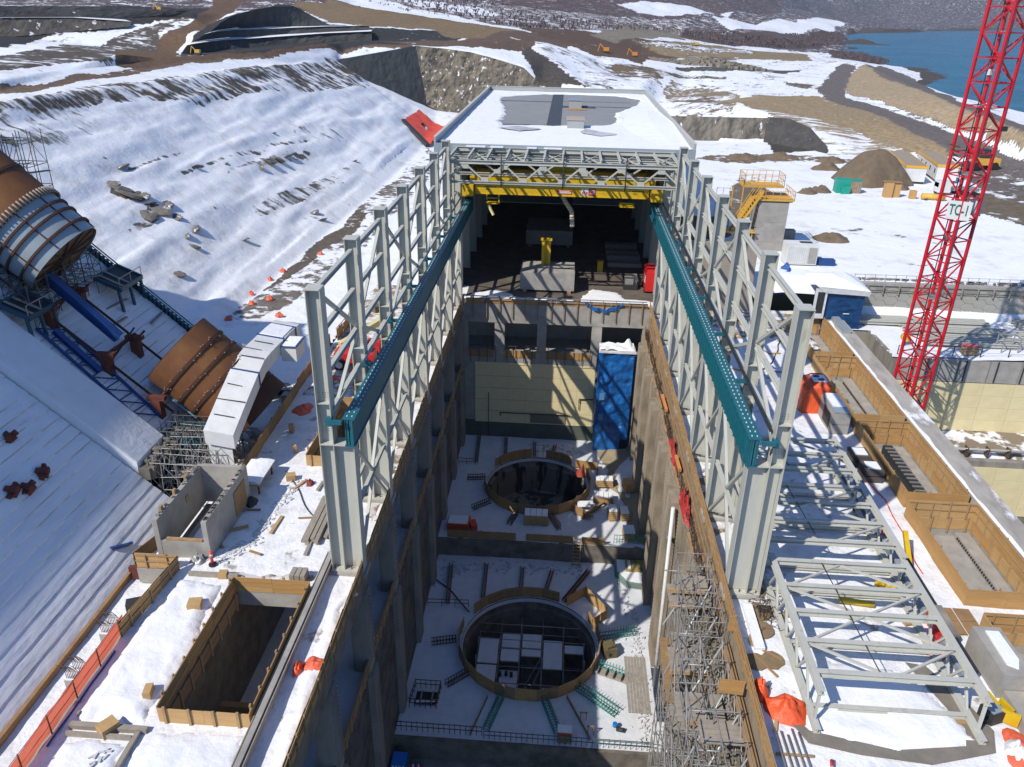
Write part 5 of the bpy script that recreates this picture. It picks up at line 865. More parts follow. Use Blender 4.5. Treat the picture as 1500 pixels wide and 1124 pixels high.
for x in (-42.1, -41.5, -40.6): part('stiffener_ring', hoop(x, PR + 0.05, 0.09, 0.2), RUSTD, P1)
for a in range(6): 
    an = radians(20 + a * 40); d = cos(an) * YV + sin(an) * NX; part('seam', MB().bar(pax(-42.8) + d * (PR + 0.1), pax(-40.0) + d * (PR + 0.05), 0.10, 0.08, tuple(d)), RUSTD, P1)
mb = MB(); mb.loft(ring(pax(-40.2), PR - 0.05), ring(pax(-40.0), PR - 0.05)); mb.add(ring(pax(-40.05), PR - 0.05)[:-1], [tuple(range(56))]); pe = part('end_bulkhead', mb, mat('brown_bulkhead', (0.17, 0.10, 0.045), 0.8, col2=(0.11, 0.06, 0.03), scale=1), P1)
mb = MB()
for i in range(12): an = 2 * pi * i / 12; d = cos(an) * YV + sin(an) * NX; mb.bar(pax(-39.98) + d * 0.5, pax(-39.98) + d * (PR - 0.2), 0.09, 0.12, tuple(AX))
part('spokes', mb, RUSTD, pe); part('hub', MB().tube(pax(-40.1), pax(-39.8), 0.6, 14), RUSTD, pe)
P2 = thing('penstock', 'lower penstock length, rusted ribbed pipe running down under the white housing', 'penstock', tuple(pax(-31)))
XL = -31.9
bd = [XL, -30.6, -29.6, -28.6, -27.6, -26.6, -25.5]
for a, b in zip(bd[:-1], bd[1:]): part('shell', shell(a + 0.02, b - 0.02, PR, PR), RUST if a < -27.7 else RUSTD, P2)
for x in bd[1:4]:
    part('bolted_flange', hoop(x, PR, 0.13, 0.12), RUSTD, P2)
    mb = MB()
    for i in range(90):
        if random.random() < 0.45: c = ring(pax(x + random.uniform(-.2, .2)), PR + 0.12, 90)[i]; mb.cbox(c, random.uniform(.05, .12), 0.09, 0.06, random.random())
    part('snow_flecks', mb, LUMB, P2, kind='stuff')
mb = MB(); mb.loft(ring(pax(XL), PR), ring(pax(XL), PR - 0.35)); mb.loft(ring(pax(XL), PR - 0.35), ring(pax(XL + 2.0), PR - 0.35), True); mb.add(ring(pax(XL + 2.0), PR - 0.35)[:-1], [tuple(range(56))]); part('rim', mb, RUSTD, P2)
mb = MB()
for i in range(26): a = radians(150 - i * 5); c = pax(-27.2 + 0.015 * i) + (PR + 0.1) * (cos(a) * YV + sin(a) * NX); mb.cbox(c, 0.2, 0.14, 0.14)
part('weld_lugs', mb, LUMB, P2, kind='stuff')
# white housing over the joint
H = thing('joint_housing', 'long white box housing wrapped over the rusted penstock joint', 'housing', tuple(pax(-27)))
prof = [(51.0, 4.4), (52.5, 5.0), (54.0, 5.6), (55.6, 6.2), (57.2, 6.8), (58.8, 7.3), (60.4, 7.35), (62.0, 7.3), (63.6, 7.25), (65.2, 7.2), (66.8, 7.1), (68.0, 7.0)]
hx0, hx1 = -26.6, -24.3
for i, ((y0, z0), (y1, z1)) in enumerate(zip(prof[:-1], prof[1:])):
    y1 -= 0.02; T_ = 1.2
    A = [(hx0, y0, z0), (hx1, y0, z0 - 0.35), (hx1, y0, z0 - T_ - 0.35), (hx0, y0, z0 - T_)]; Bb = [(hx0, y1, z1), (hx1, y1, z1 - 0.35), (hx1, y1, z1 - T_ - 0.35), (hx0, y1, z1 - T_)]
    part('panel', MB().add(A + Bb, [(0, 1, 2, 3), (7, 6, 5, 4), (0, 4, 5, 1), (1, 5, 6, 2), (2, 6, 7, 3), (3, 7, 4, 0)]), (WHITE, WTARP)[i % 2], H)
    if i:
        if i in (4, 8, 10): part('blue_strut', MB().bar((hx0 - .1, y0, z0 + 0.06), (hx1 + .1, y0, z0 - 0.29), 0.09, 0.1), BLUE, H); part('blue_strut', MB().bar((hx1 + .05, y0, z0 - 0.3), (hx1 + .05, y0, z0 - 1.6), 0.09, 0.1), BLUE, H)
        else: part('joint_strip', MB().bar((hx0 + 0.3 * (i % 2), y0, z0 + 0.03), (hx0 + 1.5 + 0.4 * (i % 3), y0, z0 - 0.2), 0.05, 0.06), DARK, H)
part('side_box', MB().box(-24.25, 62.6, 5.2, -22.9, 65.0, 6.6), WHITE, H); part('snow_cap', MB().box(-24.2, 62.7, 6.6, -22.95, 64.9, 6.7), SNOW, H); part('box_frame', MB().bar((-24.2, 62.5, 6.65), (-22.8, 62.5, 6.65), 0.08).bar((-22.8, 62.5, 6.65), (-22.8, 65.1, 6.65), 0.08), BLUE, H)
part('snow_cap', MB().add([(hx0 + .1, 63.7, 7.27), (hx1 - .1, 63.7, 6.93), (hx1 - .1, 66.7, 6.8), (hx0 + .1, 66.7, 7.13), (hx0 + .15, 63.8, 7.36), (hx1 - .15, 63.8, 7.02), (hx1 - .15, 66.6, 6.9), (hx0 + .15, 66.6, 7.22)], BOXF), SNOW, H)
part('end_skirt', MB().box(hx0 + .05, 51.3, 1.2, hx1 - .4, 51.36, 3.2), WTARP, H)
mb = MB(); mb.tube((-28.2, 61.5, 7.2), (-27.0, 61.2, 6.9), 0.12, 8, 0.42); solo('white_funnel', mb, WHITE, 'white funnel shaped wrap beside the white housing on the rusted pipe', 'wrap')
# ---- gantry beam, trestles and rails on the steps
def on(x, y, h=0): return Vector((x, y, zs(x) + h))
T = thing('installation_gantry', 'dark blue beam and rails climbing the steps between the two penstock lengths', 'gantry', tuple(on(-40, 58)))
part('main_beam', MB().ibar(on(-44.5, 58.4, 2.6), on(-35.9, 57.6, 2.6), 0.7, 0.8, 0.08), BLUE, T)
for y in (55.9, 60.6): part('rail', MB().bar(on(-45, y, 0.9), on(-31.5, y, 0.9), 0.12, 0.18), RUSTD, T)
for x, y in ((-40.3, 56.0), (-40.3, 60.4), (-36.2, 55.8), (-36.0, 60.0), (-43.0, 60.6), (-32.4, 55.4)):
    s = part('saddle', MB().cbox(on(x, y, -0.3), 0.7, 0.7, 1.7).cbox(on(x, y, 1.4), 1.5, 0.5, 0.35).bar(on(x, y, 1.2), on(x + 0.3, y + 1.2, 2.0), 0.14), mat('saddle_rust', (0.15, 0.04, 0.022), 0.8, col2=(0.09, 0.026, 0.02), scale=2), T)
for x in (-40.2, -36.1): part('cross_bar', MB().bar(on(x, 55.9, 1.6), on(x, 60.4, 1.6), 0.2, 0.25), RUSTD, T); part('cross_bar', MB().bar(on(x, 56.2, 0.9), on(x, 60.4, 2.2), 0.12), DARK, T)
T = thing('ladder_truss', 'blue lattice ladder lying on the snowy steps below the gantry beam', 'truss', tuple(on(-36, 54)))
L1 = [on(-39.4, 56.4, 0.35), on(-32.2, 55.0, 0.35)]; L2 = [on(-40.4, 54.3, 0.35), on(-33.4, 53.2, 0.35)]
part('chord', MB().bar(*L1, 0.16, 0.2), BLUE, T); part('chord', MB().bar(*L2, 0.16, 0.2), BLUE, T)
for i in range(8):
    a, b = L1[0].lerp(L1[1], i / 7), L2[0].lerp(L2[1], i / 7); part('rung', MB().bar(a, b, 0.1), BLUE, T)
    if i < 7: part('diagonal', MB().bar(a, L2[0].lerp(L2[1], (i + 1) / 7), 0.08), BLUE, T)
part('inner_beam', MB().ibar(on(-39.6, 55.2, 0.6), on(-36.2, 54.6, 0.6), 0.45, 0.4, 0.06), BLUE, T)
# teal work platforms on legs
def platform(x, y, lx, ly, label):
    t = thing('work_platform', label, 'platform', tuple(on(x, y)), 'teal work platforms on the dam steps'); z = zs(x) + 1.7; d = 0.45
    mb = MB(); A = [(x - lx, y - ly, z + d * lx), (x + lx, y - ly, z - d * lx), (x + lx, y + ly, z - d * lx), (x - lx, y + ly, z + d * lx)]
    mb.add(A + [(a, b, c - 0.25) for a, b, c in A], [(0, 1, 2, 3), (7, 6, 5, 4), (0, 4, 5, 1), (1, 5, 6, 2), (2, 6, 7, 3), (3, 7, 4, 0)]); part('deck', mb, DARK, t)
    TD = mat('dark_teal_paint', (0.012, 0.065, 0.10), 0.5)
    for a, b in ((0, 1), (1, 2), (2, 3), (3, 0)): part('edge_beam', MB().bar(A[a], A[b], 0.2, 0.35), TD, t)
    for k in range(3): yy = y - ly + ly * k; part('leg', MB().bar((x + lx - 0.2, yy, z - d * lx), (x + lx - 0.1, yy, zs(x + lx - 0.1) + 0.05), 0.22), TD, t); part('rail_post', MB().bar((x + lx, yy, z - d * lx), (x + lx, yy, z - d * lx + 1.0), 0.05), GALV, t)
    part('rail', MB().bar((x + lx, y - ly, z - d * lx + 1.0), (x + lx, y + ly, z - d * lx + 1.0), 0.05), GALV, t)
    for k in range(2): part('plank', MB().bar((x - lx, y - ly + 0.6 + k, z + d * lx + 0.15), (x + lx, y - ly + 0.6 + k, z - d * lx + 0.15), 0.25, 0.05), LUMB, t)
platform(-39.6, 65.4, 1.1, 1.9, 'dark teal platform on legs at the far edge of the steps'); platform(-40.9, 54.6, 1.1, 1.6, 'dark teal platform on legs beside the snowy casing')
T = thing('edge_guardrail', 'jagged teal guard rail down the far edge of the stepped face', 'guard rail', tuple(on(-40, 67.5))); TG = mat('guardrail_teal', (0.02, 0.12, 0.15), 0.6)
for k in range(46):
    x = -30.5 - k * RUN * 0.5; part('toe_board', MB().box(x - 0.28, 67.42, zs(x) - 0.1, x + 0.22, 67.54, zs(x) + 0.75), TG, T)
part('rail', MB().bar(on(-54, 67.48, 1.25), on(-30.2, 67.48, 1.25), 0.09, 0.09), TG, T); part('rail', MB().bar(on(-54, 67.48, 0.95), on(-30.2, 67.48, 0.95), 0.07, 0.07), TG, T)
pl = MB().box(-1.4, -0.12, 0, 1.4, 0.12, 0.12).mesh('board', LUMB)
for i, (x, y) in enumerate(((-39.2, 63.6), (-38.2, 61.5), (-41.2, 56.8), (-37.0, 65.8))):
    o = bpy.data.objects.new('board', pl); C.objects.link(o); o.location = tuple(on(x, y, 0.15)); o.rotation_euler = (0, 0, 1.4 + 0.1 * i); tag(o, ('loose board on the snowy steps below the far teal platform', 'loose board beside the blue gantry beam, down the steps', 'loose board on the steps by the snowy casing', 'loose board near the jagged teal guard rail')[i], 'board', 'boards left on the dam steps')
# ---- scaffold behind the upper penstock and at the casing foot
def scaffold(t, x0, x1, y0, y1, z0, z1, sx=1.6, sy=1.6, sz=2.0, r=0.045, ragged=0.0, mt=GALV, brace=0.5, jit=0.0):
    nx_ = max(1, int(round((x1 - x0) / sx))); ny_ = max(1, int(round((y1 - y0) / sy))); nzv = max(1, int(round((z1 - z0) / sz)))
    PX_ = [x0 + (x1 - x0) * i / nx_ for i in range(nx_ + 1)]; PY_ = [y0 + (y1 - y0) * i / ny_ for i in range(ny_ + 1)]; PZ_ = [z0 + (z1 - z0) * i / nzv for i in range(nzv + 1)]
    a, b, c = MB(), MB(), MB(); j = lambda: random.uniform(-jit, jit)
    for x in PX_:
        for y in PY_: a.tube((x + j(), y + j(), z0), (x + j(), y + j(), z1 + random.uniform(0, ragged)), r, 5, cap=False)
    for z in PZ_[1:]:
        for x in PX_:
            b.tube((x, y0, z + j()), (x, y1, z + j()), r * 0.9, 4, cap=False)
        for y in PY_: b.tube((x0, y, z + j() + 0.08), (x1, y, z + j() + 0.08), r * 0.9, 4, cap=False)
    for k in range(nzv):
        for x in PX_:
            for i in range(ny_):
                if random.random() < brace: c.tube((x, PY_[i], PZ_[k]), (x, PY_[i + 1], PZ_[k + 1]), r * 0.8, 4, cap=False)
        for y in PY_:
            for i in range(nx_):
                if random.random() < brace: c.tube((PX_[i], y, PZ_[k + 1]), (PX_[i + 1], y, PZ_[k]), r * 0.8, 4, cap=False)
    part('standards', a, mt, t, kind='stuff'); part('ledgers', b, mt, t, kind='stuff'); part('braces', c, mt, t, kind='stuff')
    return PX_, PY_, PZ_
SCD = mat('dark_tube', (0.10, 0.095, 0.09), 0.6)
T = thing('scaffold', 'thin scaffold rising behind the upper penstock against the snow', 'scaffold', (-49, 66, zs(-47)))
scaffold(T, -50.5, -44.2, 63.2, 66.0, zs(-46), zs(-46) + 7.6, 1.3, 1.4, 1.7, 0.035, 1.2, SCD, 0.3)
for k in range(4): part('plank', MB().bar((-50 + k * 1.5, 63.4, zs(-46) + 3.4 + 1.7 * (k % 2)), (-48.4 + k * 1.5, 65.6, zs(-46) + 3.4 + 1.7 * (k % 2)), 0.5, 0.06), LUMB, T)
T = thing('scaffold', 'dark scaffold tangle under the end of the upper penstock', 'scaffold', (-43, 58, zs(-41)))
scaffold(T, -44.6, -40.6, 54.6, 64.6, zs(-41) - 0.6, zs(-41) + 3.0, 1.0, 1.2, 1.2, 0.04, 1.0, SCD, 0.5, 0.15)
for k in range(14): part('plank', MB().bar((-44 + 0.25 * k, 54.8 + 0.6 * k, zs(-42.5) + 0.3 * (k % 4)), (-42.6 + 0.2 * k, 56.6 + 0.6 * k, zs(-42.5) + 0.3 * (k % 4) - 0.3), 0.3, 0.06), LUMB, T)
T = thing('scaffold', 'tangled grey scaffold at the foot of the snowy casing', 'scaffold', (-28, 51, -1))
scaffold(T, -30.3, -25.6, 48.9, 54.5, -1.3, 2.6, 0.9, 0.9, 1.2, 0.04, 1.0, GALV, 0.6, 0.25)
for k in range(7): part('plank', MB().bar((-30 + 0.7 * k, 49.2 + 0.3 * (k % 3), 0.2 + 0.35 * (k % 4)), (-29.3 + 0.7 * k, 51.6 + 0.5 * (k % 2), 0.2 + 0.35 * (k % 4)), 0.3, 0.06), LUMB, T)
T = thing('scaffold', 'dark scaffold and forms under the rusted pipe beside the concrete box', 'scaffold', (-27, 57, -1))
scaffold(T, -31.5, -26, 52.9, 56.5, -0.8, 2.8, 1.0, 1.0, 1.3, 0.04, 0.8, SCD, 0.5, 0.15)
T = thing('teal_form', 'dark teal steel form box in the tangle below the rusted pipe', 'form', (-29.5, 54.5, 0))
TD2 = mat('form_teal', (0.01, 0.085, 0.12), 0.5)
for a in ((-31.2, 53.0, 1.4, -27.9, 53.15, 2.5), (-31.2, 55.6, 1.4, -27.9, 55.75, 2.5), (-31.3, 53.0, 1.4, -31.15, 55.75, 2.5), (-28.0, 53.15, 1.4, -27.85, 55.6, 2.5)): part('side', MB().box(*a), TD2, T)
for y in (53.8, 54.7): part('crossbeam', MB().box(-31.1, y, 2.2, -28, y + 0.12, 2.4), GALV, T)
part('bottom', MB().box(-31.1, 53.2, 1.35, -28, 55.6, 1.42), DARK, T); part('tray', MB().add([(-31.6, 56.3, 4.0), (-29.8, 56.3, 2.4), (-29.8, 57.8, 2.4), (-31.6, 57.8, 4.0), (-31.6, 56.3, 4.1), (-29.8, 56.3, 2.5), (-29.8, 57.8, 2.5), (-31.6, 57.8, 4.1)], BOXF), mat('pale_teal', (0.25, 0.42, 0.50), 0.5), T)
T = solo('steel_pole', MB().tube((-29.9, 57.2, 3.4), (-25.8, 54.0, 2.6), 0.09, 6), GALV, 'long pale pole leaning in the tangle below the rusted pipe', 'pole')
# ================================================================ RIGHT DECK
names = ['plywood box around the farthest long opening, partly behind the steel frame', 'plywood box around the second long opening, beside the orange wrapped load', 'plywood box around the third long opening, by the stacked dark boxes', 'plywood box around the long opening with a blue cover inside', 'plywood box around the nearest opening, cut by the picture edge']
for (a, b, c, d), lb in zip(BOXES_R, names):
    t = thing('plywood_box', lb, 'formwork box', (a, c, 0), 'plywood boxes around the long openings')
    plyrun(t, [(a, c), (b, c), (b, d), (a, d)], h=1.4, z=0.02, mats=(0, 0, 2), closed=True, off=0.05, post=2, rail=True)
    lin = MB()
    for P in ([(a, c), (b, c)], [(b, c), (b, d)], [(b, d), (a, d)], [(a, d), (a, c)]):
        (x0, y0), (x1, y1) = P; lin.add([(x0, y0, 0.03), (x1, y1, 0.03), (x1, y1, -2.2), (x0, y0, -2.2)], [(0, 1, 2, 3)])
    lin.add([(a, c, -1.6), (b, c, -1.6), (b, d, -1.6), (a, d, -1.6)], [(0, 1, 2, 3)]); part('pit_lining', lin, CONC, t)
    for P in ([(a, c), (b, c)], [(b, c), (b, d)], [(b, d), (a, d)], [(a, d), (a, c)]): boardwall(t, P[0], P[1], 0.95, -0.96, 1, (0, 2), 0.07)
    part('curb', MB().box(b - 1.1, c + 0.2, -1.6, b - 0.12, d - 0.2, -1.1), CONC, t)
    g = MB()
    for k in range(int((d - c - 1) / 0.28)): g.box(b - 1.2, c + 0.5 + k * 0.28, -1.35, b - 1.11, c + 0.6 + k * 0.28, -1.2)
    part('grate', g, DARK, t, kind='stuff')
t = thing('blue_cover', 'blue sheet lying in the long plywood lined opening', 'cover', (28.6, 44.5, -1.5)); part('sheet', MB().box(27.6, 42.0, -1.55, 29.1, 45.5, -1.45).box(27.4, 45.5, -1.5, 28.8, 47.4, -1.0), mat('steel_blue_sheet', (0.035, 0.12, 0.22), 0.6), t)
t = thing('formwork_steel', 'long dark steel form lying in the third plywood opening', 'steel form', (30.4, 58, -1.4)); part('beam', MB().box(30.0, 52.8, -1.6, 30.8, 63.4, -0.8), DARK, t)
for k in range(16): part('fin', MB().box(29.95, 53.4 + k * 0.62, -0.8, 30.85, 53.48 + k * 0.62, -0.7), GALV, t)
mb = MB(); mb.box(27.6, 79.6, -1.6, 30.4, 90.3, -1.5); t = thing('steel_bundle', 'bundle of steel lengths in the farthest plywood opening', 'bundle', (28.6, 85, -1.2))
for k in range(5): part('length', MB().box(27.9 + 0.42 * k, 80.6, -1.45, 28.2 + 0.42 * k, 89, -1.0 + 0.1 * (k % 2)), (GALV, LUMB)[k % 2], t)
# concrete parapet
PARM = mat('snowy_parapet', (0.42, 0.395, 0.35), 0.9, col2=(0.29, 0.265, 0.23), scale=0.8, thr=(0.42, 0.65), col3=(0.78, 0.79, 0.81), scale3=0.4, thr3=(0.60, 0.66), stretch=(1, 0.35, 1), bump=0.02)
t = thing('concrete_parapet', 'long pale concrete parapet with streaks of snow along the right edge of the deck', 'parapet', (33.4, 60, 0))
for k in range(11): y = 96 - 7.4 * k; part('segment', MB().box(32.45, y - 7.38, -0.2, 34.5, y, 1.1), PARM, t)
mb = MB()
for y in fr(22, 95, 0.7): pass
ys = fr(16, 90, 0.6); A = [(32.5, y, 1.1) for y in ys]; Bq = [(32.75 + 0.22 * fb(y, 0, 0.35), y, 1.15) for y in ys]; mb.loft(A, Bq, True); part('snow_strip', mb, SNOW, t)
mb = MB(); ys = fr(78, 96, 0.6); mb.box(33.0, 86, 1.1, 33.9, 96, 1.5); part('steel_cover', mb, GREYS, t)
# ---- steel trusses lying on the deck
def lying(label, x0, x1, ys, zb, zt, group='steel truss frames laid out on the right deck'):
    t = thing('steel_truss', label, 'steel truss', ((x0 + x1) / 2, ys[0], zb), group); ya, yb = ys[0], ys[-1]
    for x in (x0, x1):
        part('chord', MB().ibar((x, ya - 1.4, zt), (x, yb + 0.6, zt), 0.36, 0.34, 0.05), STEEL, t); part('chord', MB().ibar((x, ya - 2.0, zb + 0.25), (x, yb + 0.4, zb + 0.25), 0.36, 0.32, 0.05), STEEL, t)
        for a, b in zip(ys[:-1], ys[1:]): part('web', MB().bar((x, a, zb + 0.4), (x, (a + b) / 2, zt - 0.15), 0.13), STEEL, t); part('web', MB().bar((x, (a + b) / 2, zt - 0.15), (x, b, zb + 0.4), 0.13), STEEL, t)
        part('end_tie', MB().bar((x, ya - 1.3, zb + 0.3), (x, ya - 1.2, zt - 0.1), 0.14), STEEL, t)
    for y in ys: part('cross_beam', MB().ibar((x0 + 0.18, y, zt), (x1 - 0.18, y, zt), 0.30, 0.36, 0.05), STEEL, t)
    for y in ys[::2]: part('low_beam', MB().ibar((x0 + 0.18, y - 0.3, zb + 0.25), (x1 - 0.18, y - 0.3, zb + 0.25), 0.26, 0.26, 0.04), STEEL, t)
    xm = (x0 + x1) / 2
    for i, (a, b) in enumerate(zip(ys[:-1], ys[1:])):
        if i % 2 == 0: P = [((x0 + 0.2, b), (xm, a)), ((xm, a), (x1 - 0.2, b))]
        else: P = [((x0 + 0.2, a), (xm, b)), ((xm, b), (x1 - 0.2, a))]
        for p, q in P: part('plan_brace', MB().bar((p[0], p[1], zt - 0.05), (q[0], q[1], zt - 0.05), 0.13), STEEL, t)
    part('tie_rod', MB().tube((xm - 0.7, ya, zt + 0.1), (xm - 1.2, yb, zt + 0.1), 0.035, 5), DARK, t)
    return t
lying('nearest large pale steel truss frame lying on the snowy deck', 14.7, 23.1, [32.0, 34.3, 36.7, 39.0, 41.4], 0.1, 2.45)
lying('middle pale steel truss frame lying behind the nearest one', 14.6, 23.4, [43.9, 46.2, 48.6, 50.8], 0.1, 2.3)
lying('farther pale steel truss frame lying beside the right column', 15.2, 23.4, [52.9, 55.2, 57.5], 0.1, 2.5)
for k, (x, y) in enumerate(((15, 33), (22.8, 31.5), (15, 39), (22.9, 39), (15, 47), (23, 47))):
    solo('timber_skid', MB().cbox((x, y, 0), 0.9, 0.35, 0.22, 0.1 * k), TIMB, ('timber skid under the near left corner of the nearest truss', 'timber skid under the near right corner of the nearest truss', 'timber skid under the far left of the nearest truss', 'timber skid under the far right of the nearest truss', 'timber skid under the left of the middle truss', 'timber skid under the right of the middle truss')[k], 'timber skid', (x, y, 0), 'timber skids under the trusses')
# raised snow and bare wet concrete at the near end
patch('snow', [(14.2, 30.1), (18.6, 29.4), (22.9, 30.2), (22.4, 32.2), (20.9, 34.6), (17, 35.4), (14.6, 35)], 0.1, 0.16, SNOW, 12)
mb = MB(); P = [(12.6, 32.4), (14.0, 29.4), (16.5, 28.9), (20, 28.6), (23.6, 29.6), (24.2, 31), (23.3, 33.4), (22.4, 35.4), (21.3, 35.6), (22.6, 31), (22.2, 29.9), (18.5, 29.35), (14.4, 30.2)]
mb.add([(x + 0.2 * nz(x, y, 1), y, 0.16) for x, y in P], [tuple(range(len(P)))]); struct('bare_concrete', mb, mat('damp_bare_concrete', (0.23, 0.205, 0.17), 0.85, col2=(0.17, 0.15, 0.12), scale=1.2))
t = thing('jute_mats', 'brown insulation mats spread on the snow beside the scaffold', 'mats', (13.2, 36, 0.1)); JM = mat('brown_mat', (0.25, 0.175, 0.095), 0.95, col2=(0.19, 0.13, 0.07), scale=2, bump=0.05, bscale=2)
for x, y, a, b, r in ((13.7, 39.2, 1.2, 1.5, .2), (13.5, 37.6, 1.3, 1.4, -.1), (12.6, 34.9, 1.5, 1.1, .1), (13.6, 35.1, 1.2, 1.2, 0), (12.9, 36.6, 0.7, 1.0, .3), (13.9, 41.2, 1.0, 1.4, .2)):
    mb = MB(); n = 14; P = [(x + (a * 0.55 * cos(2 * pi * i / n)) * (1 + 0.18 * nz(i, x, 1.1)), y + (b * 0.55 * sin(2 * pi * i / n)) * (1 + 0.18 * nz(i, y, 1.3))) for i in range(n)]; mb.prism(P, 0.08, 0.17 + 0.02 * random.random() + 0.01 * abs(r)); part('mat', mb, JM, t)
def heap(name, label, cat, c, rx, ry, h, mt, seed, n=26, sharp=0.6):
    mb = MB(); R = 9; V = []
    for j in range(R + 1):
        for i in range(n):
            a = 2 * pi * i / n; s = j / R; e = 1 + 0.35 * nz(cos(a) * 1.3, sin(a) * 1.3, 1.2, seed); z = h * (1 - s ** 1.7) * (1 + sharp * nz(cos(a) * s * 3, sin(a) * s * 3, 1.1, seed + 3)) + 0.12 * abs(nz(i, j, 1.7, seed)) * (1 if j < R else 0)
            V.append((c[0] + rx * s * e * cos(a), c[1] + ry * s * e * sin(a), c[2] + max(0, z)))
    mb.add(V, [(j * n + i, (j + 1) * n + i, (j + 1) * n + (i + 1) % n, j * n + (i + 1) % n) for j in range(R) for i in range(n)], True); return solo(name, mb, mt, label, cat, tuple(c))
heap('orange_tarp', 'large crumpled orange tarp on the snow by the bottom of the scaffold', 'tarp', (13.5, 31.6, 0.05), 1.25, 1.0, 0.75, OTARP, 3)
heap('orange_tarp', 'darker orange tarp bundle against the plywood guard by the scaffold', 'tarp', (12.35, 32.7, 0.05), 0.5, 0.7, 0.9, OTARP, 8)
heap('orange_tarp', 'orange tarp crumpled on the walkway beside the left pit guard', 'tarp', (-12.7, 32.5, 0.08), 0.75, 0.6, 0.3, ONET, 5)
heap('orange_tarp', 'small orange bag lying at the left of the crumpled tarp on the walkway', 'bag', (-13.55, 32.1, 0.08), 0.3, 0.5, 0.45, OTARP, 6)
heap('orange_netting', 'orange netting pile at the right edge beside the yellow machine', 'netting', (25.2, 29.6, 0.05), 1.1, 1.5, 0.4, ONET, 15)
heap('orange_netting', 'orange netting with snow behind the right side of the nearest truss', 'netting', (23.6, 36.9, 0.05), 0.7, 0.9, 0.3, ONET, 17)
heap('white_bags', 'heap of white bags by the orange netting at the right edge', 'bags', (24.7, 29.7, 0.1), 0.6, 0.7, 0.5, WTARP, 19, sharp=1.0)
# orange wrapped load and precast blocks
t = thing('wrapped_load', 'tall load wrapped in bright orange tarp with a snowy top', 'wrapped load', (24.9, 68.9, 0)); mb = MB(); n = 30; V = []
for j in range(9):
    s = j / 8
    for i in range(n):
        a = 2 * pi * i / n; sq = 1.15 / max(abs(cos(a)), abs(sin(a)), 0.75); k = 1.0 + 0.07 * nz(i, j, 0.6, 4) + (0.12 * (1 - s)); V.append((24.9 + 1.1 * sq * k * cos(a) * (1 - 0.08 * s), 68.9 + 1.25 * sq * k * sin(a), 0.05 + 2.9 * s - 0.5 * s * max(0, -cos(a))))
mb.add(V, [(j * n + i, j * n + (i + 1) % n, (j + 1) * n + (i + 1) % n, (j + 1) * n + i) for j in range(8) for i in range(n)] + [tuple(8 * n + i for i in range(n))], True); part('tarp', mb, OTARP, t)
part('snow_cap', MB().cbox((25.2, 69.0, 2.93), 1.3, 1.5, 0.1), SNOW, t); part('strap', MB().cbox((25.0, 69.3, 3.03), 0.5, 0.35, 0.08), DARK, t); part('strap', MB().cbox((25.3, 68.6, 3.03), 0.5, 0.3, 0.08, .3), DARK, t)
part('lining', MB().box(23.9, 67.6, 0.02, 25.4, 67.72, 0.4), DARK, t)
t = thing('precast_block', 'grey precast block stack with snow on top beside the orange wrapped load', 'concrete block', (25.8, 65.2, 0))
for k in range(2): part('block', MB().cbox((25.9, 65.4, k * 1.05), 1.5, 4.0, 1.0), CONC, t)
part('top_frame', MB().box(25.2, 63.5, 2.1, 26.6, 67.3, 2.25), GREYS, t); part('snow_cap', MB().box(25.35, 64.6, 2.25, 26.5, 67.2, 2.36), SNOW, t); part('hatch', MB().box(25.1, 64.2, 0.3, 25.16, 66, 1.7), DARK, t)
for k, (y, lb) in enumerate(((58.4, 'dark open box with snow on top, the farther of two beside the third plywood box'), (56.2, 'dark open box with snow on top, the nearer of two beside the third plywood box'))):
    t = thing('steel_box', lb, 'box', (25.9 + 0.3 * k, y, 0), 'dark boxes beside the third plywood box'); c = (25.9 + 0.3 * k, y, 0)
    for kk in range(2): part('frame', MB().cbox((c[0], c[1], 0.1 + kk * 0.6), 1.5, 1.6, 0.5), mat('box_brown', (0.09, 0.075, 0.065), 0.8), t)
    part('snow_cap', MB().cbox((c[0], c[1], 1.2), 1.0, 1.1, 0.08), SNOW, t)
t = thing('near_concrete_block', 'big grey concrete block with a snowy recess near the right edge', 'concrete block', (26.1, 35.3, 0)); part('body', MB().box(25.4, 33.4, 0, 27.0, 37.2, 1.75), CONC, t); part('snow_cap', MB().prism([(25.9, 34.2), (26.4, 33.9), (26.75, 34.6), (26.7, 36.8), (25.95, 36.8)], 1.75, 1.83), SNOW, t)
part('plinth', MB().box(25.6, 24, 0, 26.9, 33.3, 0.75), CONC, t)
t = thing('site_machine', 'small yellow and black machine at the end of the nearest truss', 'machine', (24.6, 31.9, 0)); part('body', MB().cbox((24.4, 31.9, 0.15), 1.0, 0.9, 0.7, 0.4), DARK, t); part('hood', MB().cbox((24.4, 31.9, 0.85), 0.8, 0.7, 0.08, 0.4), GREYS, t)
for dx, dy, r in ((0.75, 0.2, 0.3), (0.7, -0.35, 1.0), (0.2, 0.6, 0.2)): part('yellow_frame', MB().cbox((24.4 + dx, 31.9 + dy, 0.2), 0.15, 0.9, 0.8, r), YEL, t)
part('wheel', MB().tube((23.9, 31.4, 0.25), (23.9, 31.6, 0.25), 0.25, 12), BLACK, t)
for (x, y, l, r, lb) in ((24.9, 45.2, 2.6, 1.5, 'upright leaning yellow pipe beside the right chord of the middle truss'), (20.2, 40.6, 2.0, 0.05, 'yellow pipe lying under the nearest truss')):
    if l > 2.2: solo('yellow_pipe', MB().bar((x, y - 0.6, 0.4), (x + 0.3, y + 1.6, 1.5), 0.3), YEL, lb, 'pipe')
    else: solo('yellow_pipe', MB().tube((x - 1.2, y, 0.3), (x + 0.9, y - 0.3, 0.3), 0.2, 10), YEL, lb, 'pipe')
